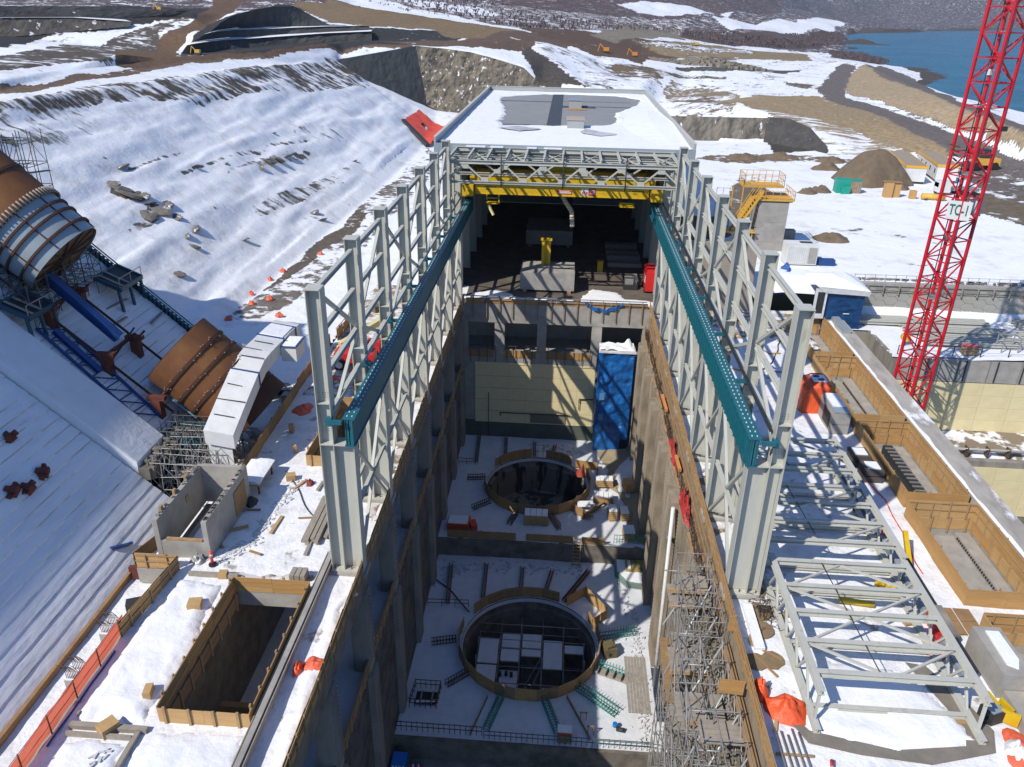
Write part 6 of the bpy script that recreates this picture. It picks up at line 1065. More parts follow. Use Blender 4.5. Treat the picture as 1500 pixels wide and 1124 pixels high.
for (x, y, lb) in ((22.3, 41.6, 'cluster of yellow clamps at the far right corner of the nearest truss'),):
    mb = MB()
    for k in range(7): mb.cbox((x + random.uniform(-.7, .7), y + random.uniform(-.6, .4), 0.3 + 0.3 * random.random()), 0.28, 0.22, 0.4, random.random() * 3)
    solo('yellow_clamps', mb, YEL, lb, 'clamps')
t = thing('steel_tubes', 'row of thin steel tubes lying on the snow by the bottom plywood guard', 'tubes', (13.3, 27.5, 0))
for k in range(5): part('tube', MB().tube((12.6 + 0.32 * k, 24.5 + 0.3 * (k % 2), 0.2), (12.55 + 0.3 * k, 30.2 - 0.2 * (k % 3), 0.2), 0.05, 6), (GALV, LUMB)[k % 2], t)
for y in (25.3, 28.6): part('bearer', MB().box(12.3, y, 0.05, 14.2, y + 0.12, 0.15), TIMB, t)
for k in range(3):
    x = 16.6 + 0.55 * k; solo('steel_angle', MB().bar((x, 62, 0.12), (x + 0.1, 70 - k, 0.12), 0.16, 0.12), GREYS, ('long steel angle on the snow, nearest the right columns', 'long steel angle on the snow, the middle of three', 'long steel angle on the snow, farthest from the right columns')[k], 'steel angle', group='long steel angles on the snow')
solo('marker_block', MB().cbox((16.9, 60.6, 0), 0.45, 0.45, 0.5, 0.4), OTARP, 'small red orange marker near the ends of the long steel angles', 'marker')
solo('orange_bucket', MB().tube((24.4, 47.8, 0.1), (24.4, 47.8, 0.9), 0.35, 12, 0.28), ONET, 'orange drum on the snow right of the middle truss', 'drum')
t = thing('long_steel_channel', 'long dark steel channel lying between the trusses and the plywood boxes', 'steel channel', (24.6, 50, 0)); part('channel', MB().bar((24.3, 34.5, 0.35), (24.2, 57, 0.35), 0.7, 0.4), GREYS, t); part('flange', MB().bar((24.75, 34.5, 0.6), (24.65, 57, 0.6), 0.12, 0.5), DARK, t)
t = thing('plywood_ramp', 'broad weathered plywood sheet floor beside the nearest plywood box', 'plywood', (26.6, 39, 0))
for k in range(4): part('sheet', MB().box(25.0 + 0.9 * (k % 2) * 1.2, 38.2 + 1.2 * (k // 2), 0.16, 26.0 + 0.9 * (k % 2) * 1.2, 39.35 + 1.2 * (k // 2), 0.2), PLYO, t)
t = thing('mesh_cage', 'grey mesh cage panel leaning right of the nearest truss', 'cage', (24.3, 38.5, 0)); part('frame', MB().box(24.0, 37.2, 0.1, 24.9, 39.8, 1.0), CONCW, t); part('side', MB().box(23.9, 37.4, 0.1, 23.98, 39.4, 0.8), REDM, t)
# dark tubing and rebar tangle at the foot of the first right column
mb = MB(); c = Vector((14.2, 39.2, 0.1))
for k in range(90):
    p = c + Vector((random.gauss(0, .5), random.gauss(0, .8), random.random() * .5)); mb.tube(p, p + Vector((random.gauss(0, .35), random.gauss(0, .35), random.gauss(0, .12))), 0.025, 4, cap=False)
t = thing('rebar_tangle', 'tangle of dark rebar at the foot of the nearest right column', 'rebar', tuple(c)); part('bars', mb, REBAR, t, kind='stuff'); part('base_plate', MB().cbox((14.2, 39.4, 0.08), 1.1, 0.7, 0.12), DARK, t)
solo('steel_tray', MB().box(12.7, 35.8, 0.05, 13.3, 39.6, 0.35).box(12.72, 35.85, 0.35, 13.28, 39.5, 0.42), SNOW, 'snow covered tray between the scaffold and the brown mats', 'tray')
# ================================================================ BLUE TARP TOWER IN THE PIT
t = thing('tarp_tower', 'tall blue tarp enclosure with a snowy top standing in the pit', 'enclosure', (8, 93, -19.4)); n = 12
def sheet(P, Q, z0, z1, amp, nu=22, nv=48, sd=1):
    mb = MB(); d = Vector((Q[0] - P[0], Q[1] - P[1], 0)); nn = Vector((d.y, -d.x, 0)).normalized(); V = []
    for j in range(nv + 1):
        for i in range(nu + 1):
            u = i / nu; v = j / nv; e = amp * (nz(u * 2.2 + v * 3, v * 7 - u * 3, 1.0, sd) + 0.5 * nz(u * 5, v * 12, 1, sd + 3) + 0.9 * (abs(nz(u * 3 + v * 9, v * 9 - u * 4, 1.0, sd + 8)) - 0.2)) * (0 if i in (0, nu) else 1); V.append((P[0] + d.x * u + nn.x * e, P[1] + d.y * u + nn.y * e, z0 + (z1 - z0) * v))
    return mb.add(V, [(j * (nu + 1) + i, j * (nu + 1) + i + 1, (j + 1) * (nu + 1) + i + 1, (j + 1) * (nu + 1) + i) for j in range(nv) for i in range(nu)], True)
x0, x1, y0, y1, z0, z1 = 5.75, 10.15, 91.7, 94.2, -19.3, -5.0
for P, Q, s in (((x0, y0), (x1, y0), 1), ((x1, y0), (x1, y1), 5), ((x0, y1), (x0, y0), 7)): part('tarp', sheet(P, Q, z0, z1, 0.34, sd=s), BTARP, t)
part('top_sheet', MB().prism([(x0 - .1, y0 - .1), (x1 + .15, y0 - .15), (x1 + .1, y1), (x0, y1)], z1, z1 + 0.25), WTARP, t); mb = MB(); xs = fr(x0, x1, 0.3); ys = fr(y0, y1, 0.3); mb.grid(xs, ys, lambda x, y: z1 + 0.3 + 0.5 * abs(fb(x, y, 0.6)) + (0.6 if abs(x - 9.3) < 0.3 and y > 93 else 0)); part('snow_cap', mb, SNOW, t)
for z in (-8.6, -11.9, -15.2): part('lashing', MB().box(x0 - 0.02, y0 - 0.06, z, x1 + 0.02, y0 - 0.04, z + 0.05), DARK, t)
for z in (-11.6, -14.6): part('clear_patch', MB().box(x0 + 0.35, y0 - 0.22, z, x0 + 1.0, y0 - 0.2, z + 1.0), mat('pale_patch', (0.10, 0.24, 0.42), 0.5), t)
part('foot_opening', MB().box(x1 - 1.0, y0 - 0.2, z0, x1 - 0.1, y0 - 0.12, z0 + 1.9), BLACK, t)
# ================================================================ BLUE ENCLOSURE BY THE PARAPET
t = thing('tarp_enclosure', 'blue tarp enclosure with a snowy peaked roof by the end of the parapet', 'enclosure', (34, 90, 0)); x0, x1, y0, y1 = 32.0, 36.4, 90.6, 95.0
for P, Q, s in (((x0, y0), (x1, y0), 11), ((x1, y0), (x1, y1), 12), ((x0, y1), (x0, y0), 13)): part('tarp', sheet(P, Q, -1.0, 5.0, 0.14, sd=s), mat('deep_blue_tarp', (0.006, 0.055, 0.17), 0.45, col2=(0.004, 0.035, 0.11), scale=1.2, bump=0.1, bscale=1.5), t)
mb = MB(); A = [(30.6, y0 - .5, 5.3), (x1 + .4, y0 - .5, 4.9), (x1 + .5, y1 + .3, 5.0), (30.4, y1 + .3, 5.3)]; rg = [(32.4, 92.0, 6.4), (34.3, 93.4, 6.3)]
mb.add(A + rg, [(0, 1, 4), (1, 2, 5, 4), (2, 3, 5), (3, 0, 4, 5)]); part('snow_roof', mb, SNOW, t)
mb = MB().add([(30.6, y0 - .5, 5.28), (x1 + .4, y0 - .5, 4.88), (x1 + .35, y0 - .4, 4.3), (31.6, y0 - .4, 4.5)], [(0, 1, 2, 3)]); part('eaves_sheet', mb, WTARP, t)
part('side_sheet', MB().box(30.5, y0 - 0.35, 1.3, 31.9, y0 - 0.25, 5.0), WTARP, t); part('opening', MB().box(30.8, y0 - 0.42, 2.0, 31.6, y0 - 0.36, 4.6), DARK, t)
mb = MB().box(32.9, y0 - 0.36, 2.6, 35.2, y0 - 0.3, 2.75); part('lettering', MB().box(34.2, y0 - 0.2, 1.9, 34.9, y0 - 0.17, 2.02), WHITE, t)
# ================================================================ SECOND EXCAVATION, LAYDOWN AND YARD
mb = MB(); mb.box(38.0, 82.5, -16, 120, 83.0, -0.05); mb.box(37.6, 82.5, -16, 38.0, 90.6, -0.05); mb.box(34.5, 90.6, -16, 37.6, 91.0, -0.05)
mb.box(34.4, 14, -16, 34.5, 90.6, -0.2)
rw = struct('excavation_wall', mb, CONCW)
for k in range(12): o = inst('concrete_panel', (MB().box(0.05, 0, -2.7, 3.3, 0.05, -0.1).mesh('concrete_panel', CONC) if k == 0 else pan), rw, (38.1 + 3.4 * k, 82.45 - 0.02 * (k % 3), 0), (0, 0, 0)); o['kind'] = 'structure'; pan = o.data
sh2 = MB().box(0.01, 0, 0.01, 3.36, 0.06, 1.5).mesh('insulation_sheet', INSUL)
for i in range(13):
    for j in range(4): o = inst('insulation_sheet', sh2, rw, (38.1 + i * 3.38, 82.40 - 0.015 * ((i + j) % 2), -4.3 - j * 1.51)); o['kind'] = 'structure'
part('shade_sheet', MB().box(38.02, 82.6, -8.8, 38.1, 90.4, -2.8), INSULG, rw); part('shade_sheet', MB().box(34.6, 90.5, -8.8, 37.5, 90.58, -3.4), INSULG, rw)  # shade on the concrete recess walls, put in as dark sheets
for k in range(4): part('water_stain', MB().box(45.6 + 3.1 * k + 0.3 * (k % 2), 82.36, -2.6, 45.75 + 3.1 * k + 0.3 * (k % 2), 82.40, -0.1), DARK, rw)
mb = MB(); mb.grid(fr(34.5, 100, 1.2), fr(76.5, 82.4, 0.7), lambda x, y: -8.85 + 0.25 * fb(x, y, 0.5) - 0.4 * max(0, 78 - y)); struct('ledge', mb, mat('muddy_snow', (0.78, 0.79, 0.80), 0.8, col2=(0.24, 0.19, 0.13), scale=0.45, thr=(0.46, 0.52), bump=0.05))
mb = MB(); mb.box(38, 75.6, -20, 120, 76.3, -8.9); struct('lower_wall', mb, CONCW)
lw = bpy.data.objects['lower_wall']
for i in range(13):
    for j in range(4): o = inst('insulation_sheet', sh2, lw, (38.1 + i * 3.38, 75.52 - 0.015 * ((i + j) % 2), -11.1 - j * 1.51)); o['kind'] = 'structure'
mb = MB(); mb.grid(fr(34.5, 130, 1.2), fr(14, 75.5, 1.2), lambda x, y: -16.2 + 0.8 * fb(x, y, 0.12) + 0.3 * fb(x, y, 0.6)); struct('excavation_floor', mb, mat('muddy_excavation', (0.15, 0.12, 0.09), 0.95, col2=(0.10, 0.085, 0.065), scale=0.3, col3=(0.75, 0.76, 0.78), scale3=0.2, thr3=(0.53, 0.58), bump=0.08, bscale=1.5))
t = thing('pipe_rail', 'long low pipe rail with snow along the ledge of the right excavation', 'rail', (50, 77, -9)); part('pipe', MB().tube((36, 77.2, -8.4), (90, 76.9, -8.4), 0.16, 8), GALV, t); part('pipe', MB().tube((36, 76.7, -8.0), (90, 76.4, -8.0), 0.08, 6), GALV, t)
for k in range(22): part('post', MB().box(36.4 + 2.2 * k, 76.5, -9, 36.5 + 2.2 * k, 77.3, -7.9), REBAR, t)
# guard rail on the rim
t = thing('rim_rail', 'thin cable guard rail on the rim of the right excavation', 'guard rail', (45, 83.3, 0))
for k in range(16): part('post', MB().box(38.3 + 3 * k, 83.2, 0, 38.38 + 3 * k, 83.28, 1.1), DARK, t)
for z in (0.55, 1.05): part('cable', MB().tube((38.3, 83.24, z), (84, 83.24, z), 0.025, 4), GALV, t)
t = thing('pallet_stack', 'pallet stack with a red top on the rim of the right excavation', 'pallets', (46.5, 84.1, 0))
for k in range(2): part('pallet', MB().cbox((46.5, 84.1, 0.05 + 0.42 * k), 1.5, 1.0, 0.34), TIMB, t)
part('cover', MB().cbox((46.5, 84.1, 0.9), 1.5, 1.0, 0.2), mat('faded_red', (0.62, 0.13, 0.12), 0.6), t)
t = thing('light_tower', 'small yellow light on the snow left of the red mast', 'lamp', (40.2, 86.2, 0)); part('stand', MB().box(40.1, 86.1, 0, 40.3, 86.3, 0.5), DARK, t); part('head', MB().tube((40.2, 86.0, 0.9), (40.2, 86.5, 0.9), 0.5, 12), YEL, t)
# beams in the laydown
BEAM = MB().ibar((0, 0, 0.2), (12, 0, 0.2), 0.38, 0.4, 0.045).mesh('steel_beam', STEEL); k = 0
def lay(x, y, z, n, w_, rz, lab, ln=1.0):
    t = thing('beam_stack', lab, 'beam stack', (x, y, 0), 'stacks of pale steel beams by the panel wall')
    for i in range(n): inst('steel_beam', BEAM, t, (0.15 * (i % 2), i * w_, z), (0, 0, rz), (ln, 1, 1))
    for xx in (1.5, 9): inst('bearer', BEARER, t, (xx * ln, -0.2, 0), (0, 0, 0), (1, n * w_ + 0.4, 1))
    return t
BEARER = MB().box(0, 0, 0, 0.2, 1, 0.2).mesh('bearer', TIMB)
lay(36.8, 92.2, 0.2, 5, 0.5, 0.0, 'stack of pale steel beams right of the blue enclosure', 0.55); lay(43.6, 92.5, 0.2, 4, 0.55, 0.0, 'stack of pale steel beams just right of the red mast', 0.75)
lay(41.6, 89.6, 0.2, 4, 0.55, -0.02, 'row of pale steel beams behind the red mast'); lay(42.5, 86.3, 0.2, 4, 0.6, -0.03, 'row of pale steel beams nearest the excavation rim')
lay(56.2, 92.5, 0.2, 5, 0.55, 0.02, 'stack of pale steel beams at the far right under the panel wall'); lay(54.6, 89.4, 0.2, 3, 0.55, 0.0, 'row of pale steel beams at the far right in front of the stack')
lay(64, 86.5, 0.2, 5, 0.55, 0.0, 'stack of pale steel beams right at the picture edge')
mb = MB(); mb.grid(fr(39, 46, 0.5), fr(93.9, 95.3, 0.4), lambda x, y: 0.35 + 0.2 * fb(x, y, 0.5)); struct('snow', mb, SNOW, kind='stuff')
t = thing('steel_frame_rack', 'grey steel frame standing among beams at the shadow of the mast', 'rack', (51, 85.2, 0))
for x in (50.2, 52):
    for y in (84.6, 86): part('leg', MB().box(x, y, 0, x + 0.1, y + 0.1, 1.9), GALV, t)
for y in (84.6, 86): part('top', MB().box(50.3, y, 1.8, 52, y + 0.1, 1.9), GALV, t)
for x in (50.2, 52): part('side', MB().box(x, 84.7, 1.8, x + 0.1, 86, 1.9), GALV, t)
# hexagon panel wall
t = thing('hex_panel_wall', 'retaining wall of six sided concrete panels behind the steel beams', 'retaining wall', (50, 95.6, 0)); part('backing', MB().box(37, 95.75, -0.2, 112, 96.2, 4.1), mat('joint_concrete', (0.27, 0.255, 0.225), 0.9), t)
R_ = 0.90; hexm = MB()
P = [(R_ * cos(pi / 3 * i), R_ * 0.95 * sin(pi / 3 * i)) for i in range(6)]; P2 = [(x * 0.985, z * 0.985) for x, z in P]; P3 = [(x * 0.95, z * 0.95) for x, z in P]
hexm.add([(x, 0.0, z) for x, z in P2] + [(x, -0.05, z) for x, z in P3], [tuple(range(6, 12))] + [(i, (i + 1) % 6, 6 + (i + 1) % 6, 6 + i) for i in range(6)]); hme = hexm.mesh('panel', HEXC)
c = 0
for i in range(46):
    for j in range(4):
        x = 37.6 + i * R_ * 1.5; z = 0.45 + j * R_ * 0.95 * 1.732 * 0.72 + (R_ * 0.95 * 0.62 if i % 2 else 0)
        if z < 3.6: inst('panel', hme, t, (x - 50, 95.74 - 95.6, z), (0, 0, 0), (1, 1 + random.uniform(-.2, .2), 0.72))
part('coping', MB().box(37, 95.6, 3.95, 112, 96.5, 4.25), CONC, t); part('hose', MB().tube((37, 95.45, 3.4), (112, 95.5, 3.3), 0.05, 5), DARK, t)
for k in range(28): part('bracket', MB().box(38.4 + 1.9 * k, 95.4, 2.9, 38.5 + 1.9 * k, 95.62, 3.95), LUMB, t)
FEN = MB()
for i in range(60): FEN.box(37 + 1.25 * i, 96.6, 4.2, 37.05 + 1.25 * i, 96.65, 5.1)
t = thing('mesh_fence', 'low wire fence along the top of the panel wall', 'fence', (60, 96.6, 4.2)); part('posts', FEN, GALV, t, kind='stuff'); part('wire', MB().tube((37, 96.62, 5.05), (112, 96.62, 5.05), 0.03, 4), GALV, t); part('wire', MB().tube((37, 96.62, 4.65), (112, 96.62, 4.65), 0.03, 4), GALV, t)
rk = MB()
for i in range(260): x = 37 + 70 * random.random(); rk.cbox((x, 96.9 + 0.4 * random.random() + 0.0, 4.2), 0.35 * random.uniform(.5, 1.3), 0.3, 0.22, random.random() * 3)
struct('rubble', rk, CONCW, kind='stuff')
# ================================================================ TOWER CRANE MAST
t = thing('tower_crane_mast', 'tall red lattice tower crane mast with a white number board', 'tower crane', (37.3, 76.2, -9)); mx0, my0, hw = 37.3, 76.2, 1.2; rot = radians(28)
def mc(i, z): a = rot + pi / 4 + i * pi / 2; return Vector((mx0 + hw * 1.414 * cos(a), my0 + hw * 1.414 * sin(a), z))
BH = 2.0; nb = 31; z00 = -9.0
for i in range(4): part('leg', MB().bar(mc(i, z00), mc(i, z00 + nb * BH), 0.24, 0.24, (cos(rot), sin(rot), 0)), RED, t)
for k in range(nb):
    z = z00 + k * BH
    bay = part('bay', MB().bar(mc(0, z), mc(1, z), 0.10).bar(mc(1, z), mc(2, z), 0.10).bar(mc(2, z), mc(3, z), 0.10).bar(mc(3, z), mc(0, z), 0.10), RED, t)
    for i in range(4):
        a, b = (mc(i, z), mc((i + 1) % 4, z + BH)) if (k + i) % 2 == 0 else (mc((i + 1) % 4, z), mc(i, z + BH)); part('diagonal', MB().bar(a, b, 0.11), RED, bay)
    if k % 3 == 0:
        part('landing', MB().bar(mc(0, z + 0.1).lerp(mc(2, z + 0.1), 0.2), mc(0, z + 0.1).lerp(mc(2, z + 0.1), 0.75), 0.9, 0.05), GALV, bay)
lm = MB()
for s in (-0.2, 0.2): lm.tube((mx0 + 0.3 + s * cos(rot), my0 - 0.2 + s * sin(rot), z00), (mx0 + 0.3 + s * cos(rot), my0 - 0.2 + s * sin(rot), z00 + nb * BH), 0.03, 5)
for k in range(120): z = z00 + 0.5 * k; lm.bar((mx0 + 0.3 - 0.2 * cos(rot), my0 - 0.2 - 0.2 * sin(rot), z), (mx0 + 0.3 + 0.2 * cos(rot), my0 - 0.2 + 0.2 * sin(rot), z), 0.03)
part('ladder', lm, DARK, t, kind='stuff'); part('cable', MB().tube((mx0 - 0.5, my0 + 0.3, z00), (mx0 - 0.45, my0 + 0.3, z00 + nb * BH), 0.05, 5), DARK, t)
part('footing', MB().cbox((mx0, my0, -10.2), 5, 5, 1.2), CONC, t)
# board on the two faces towards the camera
fd = Vector((0.19 - mx0, -my0, 0)).normalized(); sd_ = Vector((-fd.y, fd.x, 0)); bc = Vector((mx0 + 0.15, my0, 18.05)) + fd * 1.85
def board(c, w_, h, th_): 
    mb = MB(); mb.add([c + sd_ * a + Vector((0, 0, b)) + fd * d for a, b, d in ((-w_, -h, -th_), (w_, -h, -th_), (w_, -h, 0), (-w_, -h, 0), (-w_, h, -th_), (w_, h, -th_), (w_, h, 0), (-w_, h, 0))], BOXF); return mb
sg = part('board', board(bc, 0.98, 0.85, 0.08), WHITE, t)
part('board', board(bc + sd_ * 1.25 - fd * 2.6, 0.6, 0.8, 0.08), WHITE, t)
fc = bpy.data.curves.new('lettering', 'FONT'); fc.body = 'TC-1'; fc.size = 1.35; fc.extrude = 0.01; fc.align_x = 'CENTER'; fc.align_y = 'CENTER'; fc.offset = 0.02; fo = bpy.data.objects.new('tmp', fc); C.objects.link(fo)
bpy.context.view_layer.update(); me = bpy.data.meshes.new_from_object(fo.evaluated_get(bpy.context.evaluated_depsgraph_get())); bpy.data.objects.remove(fo)
me.materials.clear(); me.materials.append(mat('sign_green', (0.005, 0.13, 0.11), 0.5)); lo = bpy.data.objects.new('lettering', me); C.objects.link(lo); lo.parent = sg
R3 = Matrix((sd_, Vector((0, 0, 1)), fd)).transposed().to_4x4(); R3.translation = bc + fd * 0.02 - Vector(wloc(t)); lo.matrix_local = R3; lo.scale = (0.58, 1.0, 1)
part('floodlight', MB().cbox(tuple(mc(0, 29.5)), 0.5, 0.3, 0.5, rot), WHITE, t); part('cable_box', MB().cbox((mx0 + 1.9, my0 - 0.5, 25), 0.5, 0.4, 0.4), DARK, t)
for k in range(4):
    z = 21 + k * 0.4; part('service_arm', MB().bar((mx0 - 1.8, my0 - 1.2, z + 1.4), (mx0 - 2.3 - 0.2 * k, my0 - 1.5, z + 1.7), 0.12), RUST, t)
# ================================================================ PIER WITH YELLOW STAIRS
t = thing('concrete_pier', 'tall grey concrete pier with yellow railed stairs and platform', 'pier', (29.2, 110, 0))
px0, px1, py0, py1 = 27.0, 31.0, 109.0, 113.6
for k in range(4): part('lift', MB().box(px0, py0, k * 2.75, px1, py1, k * 2.75 + 2.73), CONC, t)
yd = part('platform', MB().box(px0 - 0.4, py0 - 0.2, 11.15, px1 + 0.6, py1 + 0.4, 11.35).box(px0 - 2.2, py0 + 1.5, 12.6, px1 - 0.6, py1 + 0.4, 12.75), YELO, t)
part('deck_frame', MB().box(px0, py0, 11.0, px1 + 0.4, py1, 11.15), DARK, t)
def rails(P, z, h=1.15):
    for a, b in zip(P[:-1], P[1:]):
        L = hypot(b[0] - a[0], b[1] - a[1]); n = max(1, int(L / 0.8))
        for i in range(n + 1): x = a[0] + (b[0] - a[0]) * i / n; y = a[1] + (b[1] - a[1]) * i / n; part('rail_post', MB().box(x - 0.03, y - 0.03, z, x + 0.03, y + 0.03, z + h), YELO, yd)
        for f in (0.5, 1.0): part('rail', MB().bar((a[0], a[1], z + h * f), (b[0], b[1], z + h * f), 0.06), YELO, yd)
rails([(px0 - 2.1, py0 + 1.5), (px1 - 0.7, py0 + 1.5), (px1 - 0.7, py1 + 0.3), (px0 - 2.1, py1 + 0.3), (px0 - 2.1, py0 + 1.5)], 12.75, 1.6); rails([(px0 + 0.6, py0 - 0.15), (px1 + 0.55, py0 - 0.15), (px1 + 0.55, py1 + 0.3)], 11.35)
for xa, za, xb, zb_ in ((px0 + 0.2, 12.4, px0 - 2.6, 7.4), (px0 - 1.0, 11.6, px0 - 3.4, 6.9)):
    for y in (py0 - 0.4, py0 + 0.5): part('stringer', MB().bar((xa, y, za), (xb, y, zb_), 0.12, 0.3), YELO, t); part('handrail', MB().bar((xa, y, za + 1.1), (xb, y, zb_ + 1.1), 0.07), YELO, t)
    for k in range(12): s = k / 11; part('tread', MB().box(xa + (xb - xa) * s - 0.14, py0 - 0.4, za + (zb_ - za) * s, xa + (xb - xa) * s + 0.14, py0 + 0.5, za + (zb_ - za) * s + 0.05), YELO, t)
part('landing', MB().box(px0 - 4.6, py0 - 0.8, 6.8, px0 - 0.2, py0 + 1.4, 6.95), YELO, t)
for x in (px0 - 4.4, px0 - 2.6, px0 - 0.6):
    for y in (py0 - 0.6, py0 + 1.2): part('stair_leg', MB().box(x, y, 0, x + 0.14, y + 0.14, 6.8), YELO, t)
    part('stair_rail', MB().bar((px0 - 4.6, py0 - 0.8, 7.6), (px0 - 0.2, py0 - 0.8, 7.6), 0.07), YELO, t)
for x in (px0 - 3.6, px0 - 2.2): part('mast_post', MB().box(x, py0 + 1.4, 6.9, x + 0.14, py0 + 1.54, 12.7), YELO, t)
for k in range(3): part('lift_brace', MB().bar((px0 - 4.4, py0 - 0.5, 1 + 2 * k), (px0 - 0.6, py0 - 0.5, 3 + 2 * k), 0.09), YELO, t)
t = thing('wire_cage', 'thin grey railing beside the yellow stairs', 'railing', (22.6, 112, 9))
for k in range(4): part('post', MB().box(21.6 + 0.9 * k, 112, 8, 21.65 + 0.9 * k, 112.05, 12.2), GALV, t)
for z in (10, 11.1, 12.1): part('rail', MB().tube((21.6, 112, z), (24.4, 112, z), 0.03, 4), GALV, t)
t = thing('concrete_wall', 'tall tan concrete wall standing behind the right steel frame', 'wall', (19.5, 95.4, 0)); TANC = mat('tan_concrete', (0.36, 0.31, 0.255), 0.9, col2=(0.30, 0.26, 0.21), scale=0.6, stretch=(1, 1, 0.4))
for i in range(3):
    for k in range(3): part('pour', MB().box(15.6 + 2.9 * i, 95.1, 2.95 * k, 18.48 + 2.9 * i, 95.7, 2.95 * k + 2.93), TANC, t)
for k, (x, y, s) in enumerate(((18.5, 116, 3.2), (21.8, 117.5, 3.8), (16.8, 122, 2.2))): heap('earth_mound', ('brown earth and rubble pile left of the yellow stairs', 'brown earth pile behind the yellow stairs', 'low earth pile beside the building wall')[k], 'earth pile', (x, y, 4.0), s, s * 0.9, 3.4 - 0.6 * k, EARTH, 30 + k)
# container and blue things at its foot
t = thing('white_container', 'white corrugated container beside the concrete pier', 'container', (32, 103.6, 4.2)); part('body', MB().box(29.9, 102.4, 4.3, 33.9, 105.0, 6.9), WHITE, t)
for k in range(16): part('corrugation', MB().box(29.95 + 0.25 * k, 102.33, 4.5, 30.07 + 0.25 * k, 102.4, 6.7), WHITE, t)
part('opening', MB().box(31.8, 103.6, 6.9, 33.4, 104.4, 6.95), DARK, t); part('door', MB().box(32.7, 102.28, 4.6, 33.7, 102.34, 6.6), CONC, t)
heap('blue_tarp', 'blue tarp heap at the foot of the concrete pier', 'tarp', (29.4, 100.2, 1.5), 2.0, 2.2, 3.0, mat('royal_blue_tarp', (0.02, 0.09, 0.33), 0.5, bump=0.1, bscale=2), 41); heap('blue_tarp', 'dark blue tarp heap beside the pier behind the steel frame', 'tarp', (24.0, 104.5, 0.5), 2.2, 2.6, 3.4, mat('navy_tarp', (0.012, 0.05, 0.20), 0.5, bump=0.1, bscale=2), 43)
solo('blue_bin', MB().box(34.3, 102.6, 4.2, 36.4, 103.6, 5.0), BLUE, 'low blue bin right of the white container', 'bin')
solo('timber_bundle', MB().cbox((33.6, 116, 4.2), 1.6, 1.2, 1.4), LUMB, 'pale bundle behind the top of the concrete pier', 'bundle')
# trailers
def trailer(x, y, rz, L, label):
    t = thing('site_trailer', label, 'trailer', (x, y, 4.3), 'site trailers on the snowy yard'); t.rotation_euler = (0, 0, rz)
    def lp(nm, mb, m_, pr=None): o = bpy.data.objects.new(nm, mb.mesh(nm, m_)); C.objects.link(o); o.parent = pr or t; return o
    b_ = lp('body', MB().box(-1.9, 0, 0.5, 1.9, L, 3.3), WHITE); lp('roof', MB().box(-1.95, -0.05, 3.3, 1.95, L + 0.05, 3.5), mat('trailer_roof', (0.32, 0.26, 0.19), 0.85)); lp('skirt', MB().box(-1.8, 0.1, 0, 1.8, L - 0.1, 0.5), DARK)
    TO = mat('trailer_trim', (0.75, 0.38, 0.03), 0.5)
    for a in ((-2.0, -0.08, 3.05, 2.0, -0.0, 3.55), (-2.0, 0, 3.05, -1.92, L, 3.55), (1.92, 0, 3.05, 2.0, L, 3.55)): lp('trim', MB().box(*a), TO)
    for k in range(4): w1 = lp('window', MB().box(-1.95, 1.2 + k * (L - 2) / 4, 1.6, -1.9, 2.0 + k * (L - 2) / 4, 2.5), DARK); lp('frame', MB().box(-1.93, 1.12 + k * (L - 2) / 4, 1.52, -1.9, 2.08 + k * (L - 2) / 4, 2.58), WHITE, w1)
    return t
trailer(69.2, 161.8, radians(-10), 19, 'white site trailer with orange trim, the left one of two'); trailer(76.2, 164.0, radians(-10), 18, 'white site trailer with orange trim, the right one partly behind the red mast')
heap('gravel_mound', 'cone shaped brown gravel mound left of the site trailers', 'gravel mound', (61.5, 163, 4.0), 7.2, 6.5, 6.6, EARTH, 51, 40, 0.12)
t = thing('green_crate', 'green tarp covered crate on the snowy yard', 'crate', (53.0, 152, 4.2)); part('cover', MB().cbox((52.2, 152, 4.2), 2.4, 2.2, 2.5).cbox((52.5, 150.6, 4.2), 1.5, 0.8, 1.4), GREENT, t); part('crate', MB().cbox((54.4, 152, 4.2), 2.2, 2.0, 2.2), TIMB, t)
for k in range(5): part('slat', MB().box(53.5 + 0.42 * k, 150.9, 4.3, 53.68 + 0.42 * k, 150.98, 6.3), LUMB, t)
part('lid', MB().cbox((54.4, 152, 6.42), 2.3, 2.1, 0.12), GREENT, t)
t = thing('wooden_crate', 'pair of tall tan wooden crates on the snowy yard', 'crate', (60, 149, 4.2)); part('crate', MB().cbox((59.4, 148.6, 4.2), 1.3, 1.4, 2.7), mat('tan_crate', (0.50, 0.29, 0.11), 0.8), t); part('crate', MB().cbox((60.9, 149, 4.2), 1.3, 1.4, 2.6), mat('tan_crate', (0.5, 0.29, 0.11), 0.8), t); part('lid', MB().cbox((60.1, 148.9, 6.92), 3.0, 1.7, 0.12), PLYO, t)
solo('small_crate', MB().cbox((63.5, 147.5, 4.2), 1.0, 1.0, 1.6), mat('tan_crate', (0.5, 0.29, 0.11), 0.8), 'small tan crate right of the tall wooden crates', 'crate')
t = thing('yellow_pump', 'yellow pipe fitting lying on the yard right of the crates', 'pipe', (67, 146.5, 4.2)); part('pipe', MB().tube((64.8, 146.8, 5.0), (68.6, 146, 5.0), 0.55, 12), YELO, t); part('collar', MB().tube((67.9, 146.15, 5.0), (68.1, 146.1, 5.0), 0.85, 14), YEL, t)
for x in (65.4, 67.4): part('cradle', MB().cbox((x, 146.5, 4.2), 0.4, 1.2, 0.4), BLUE, t)
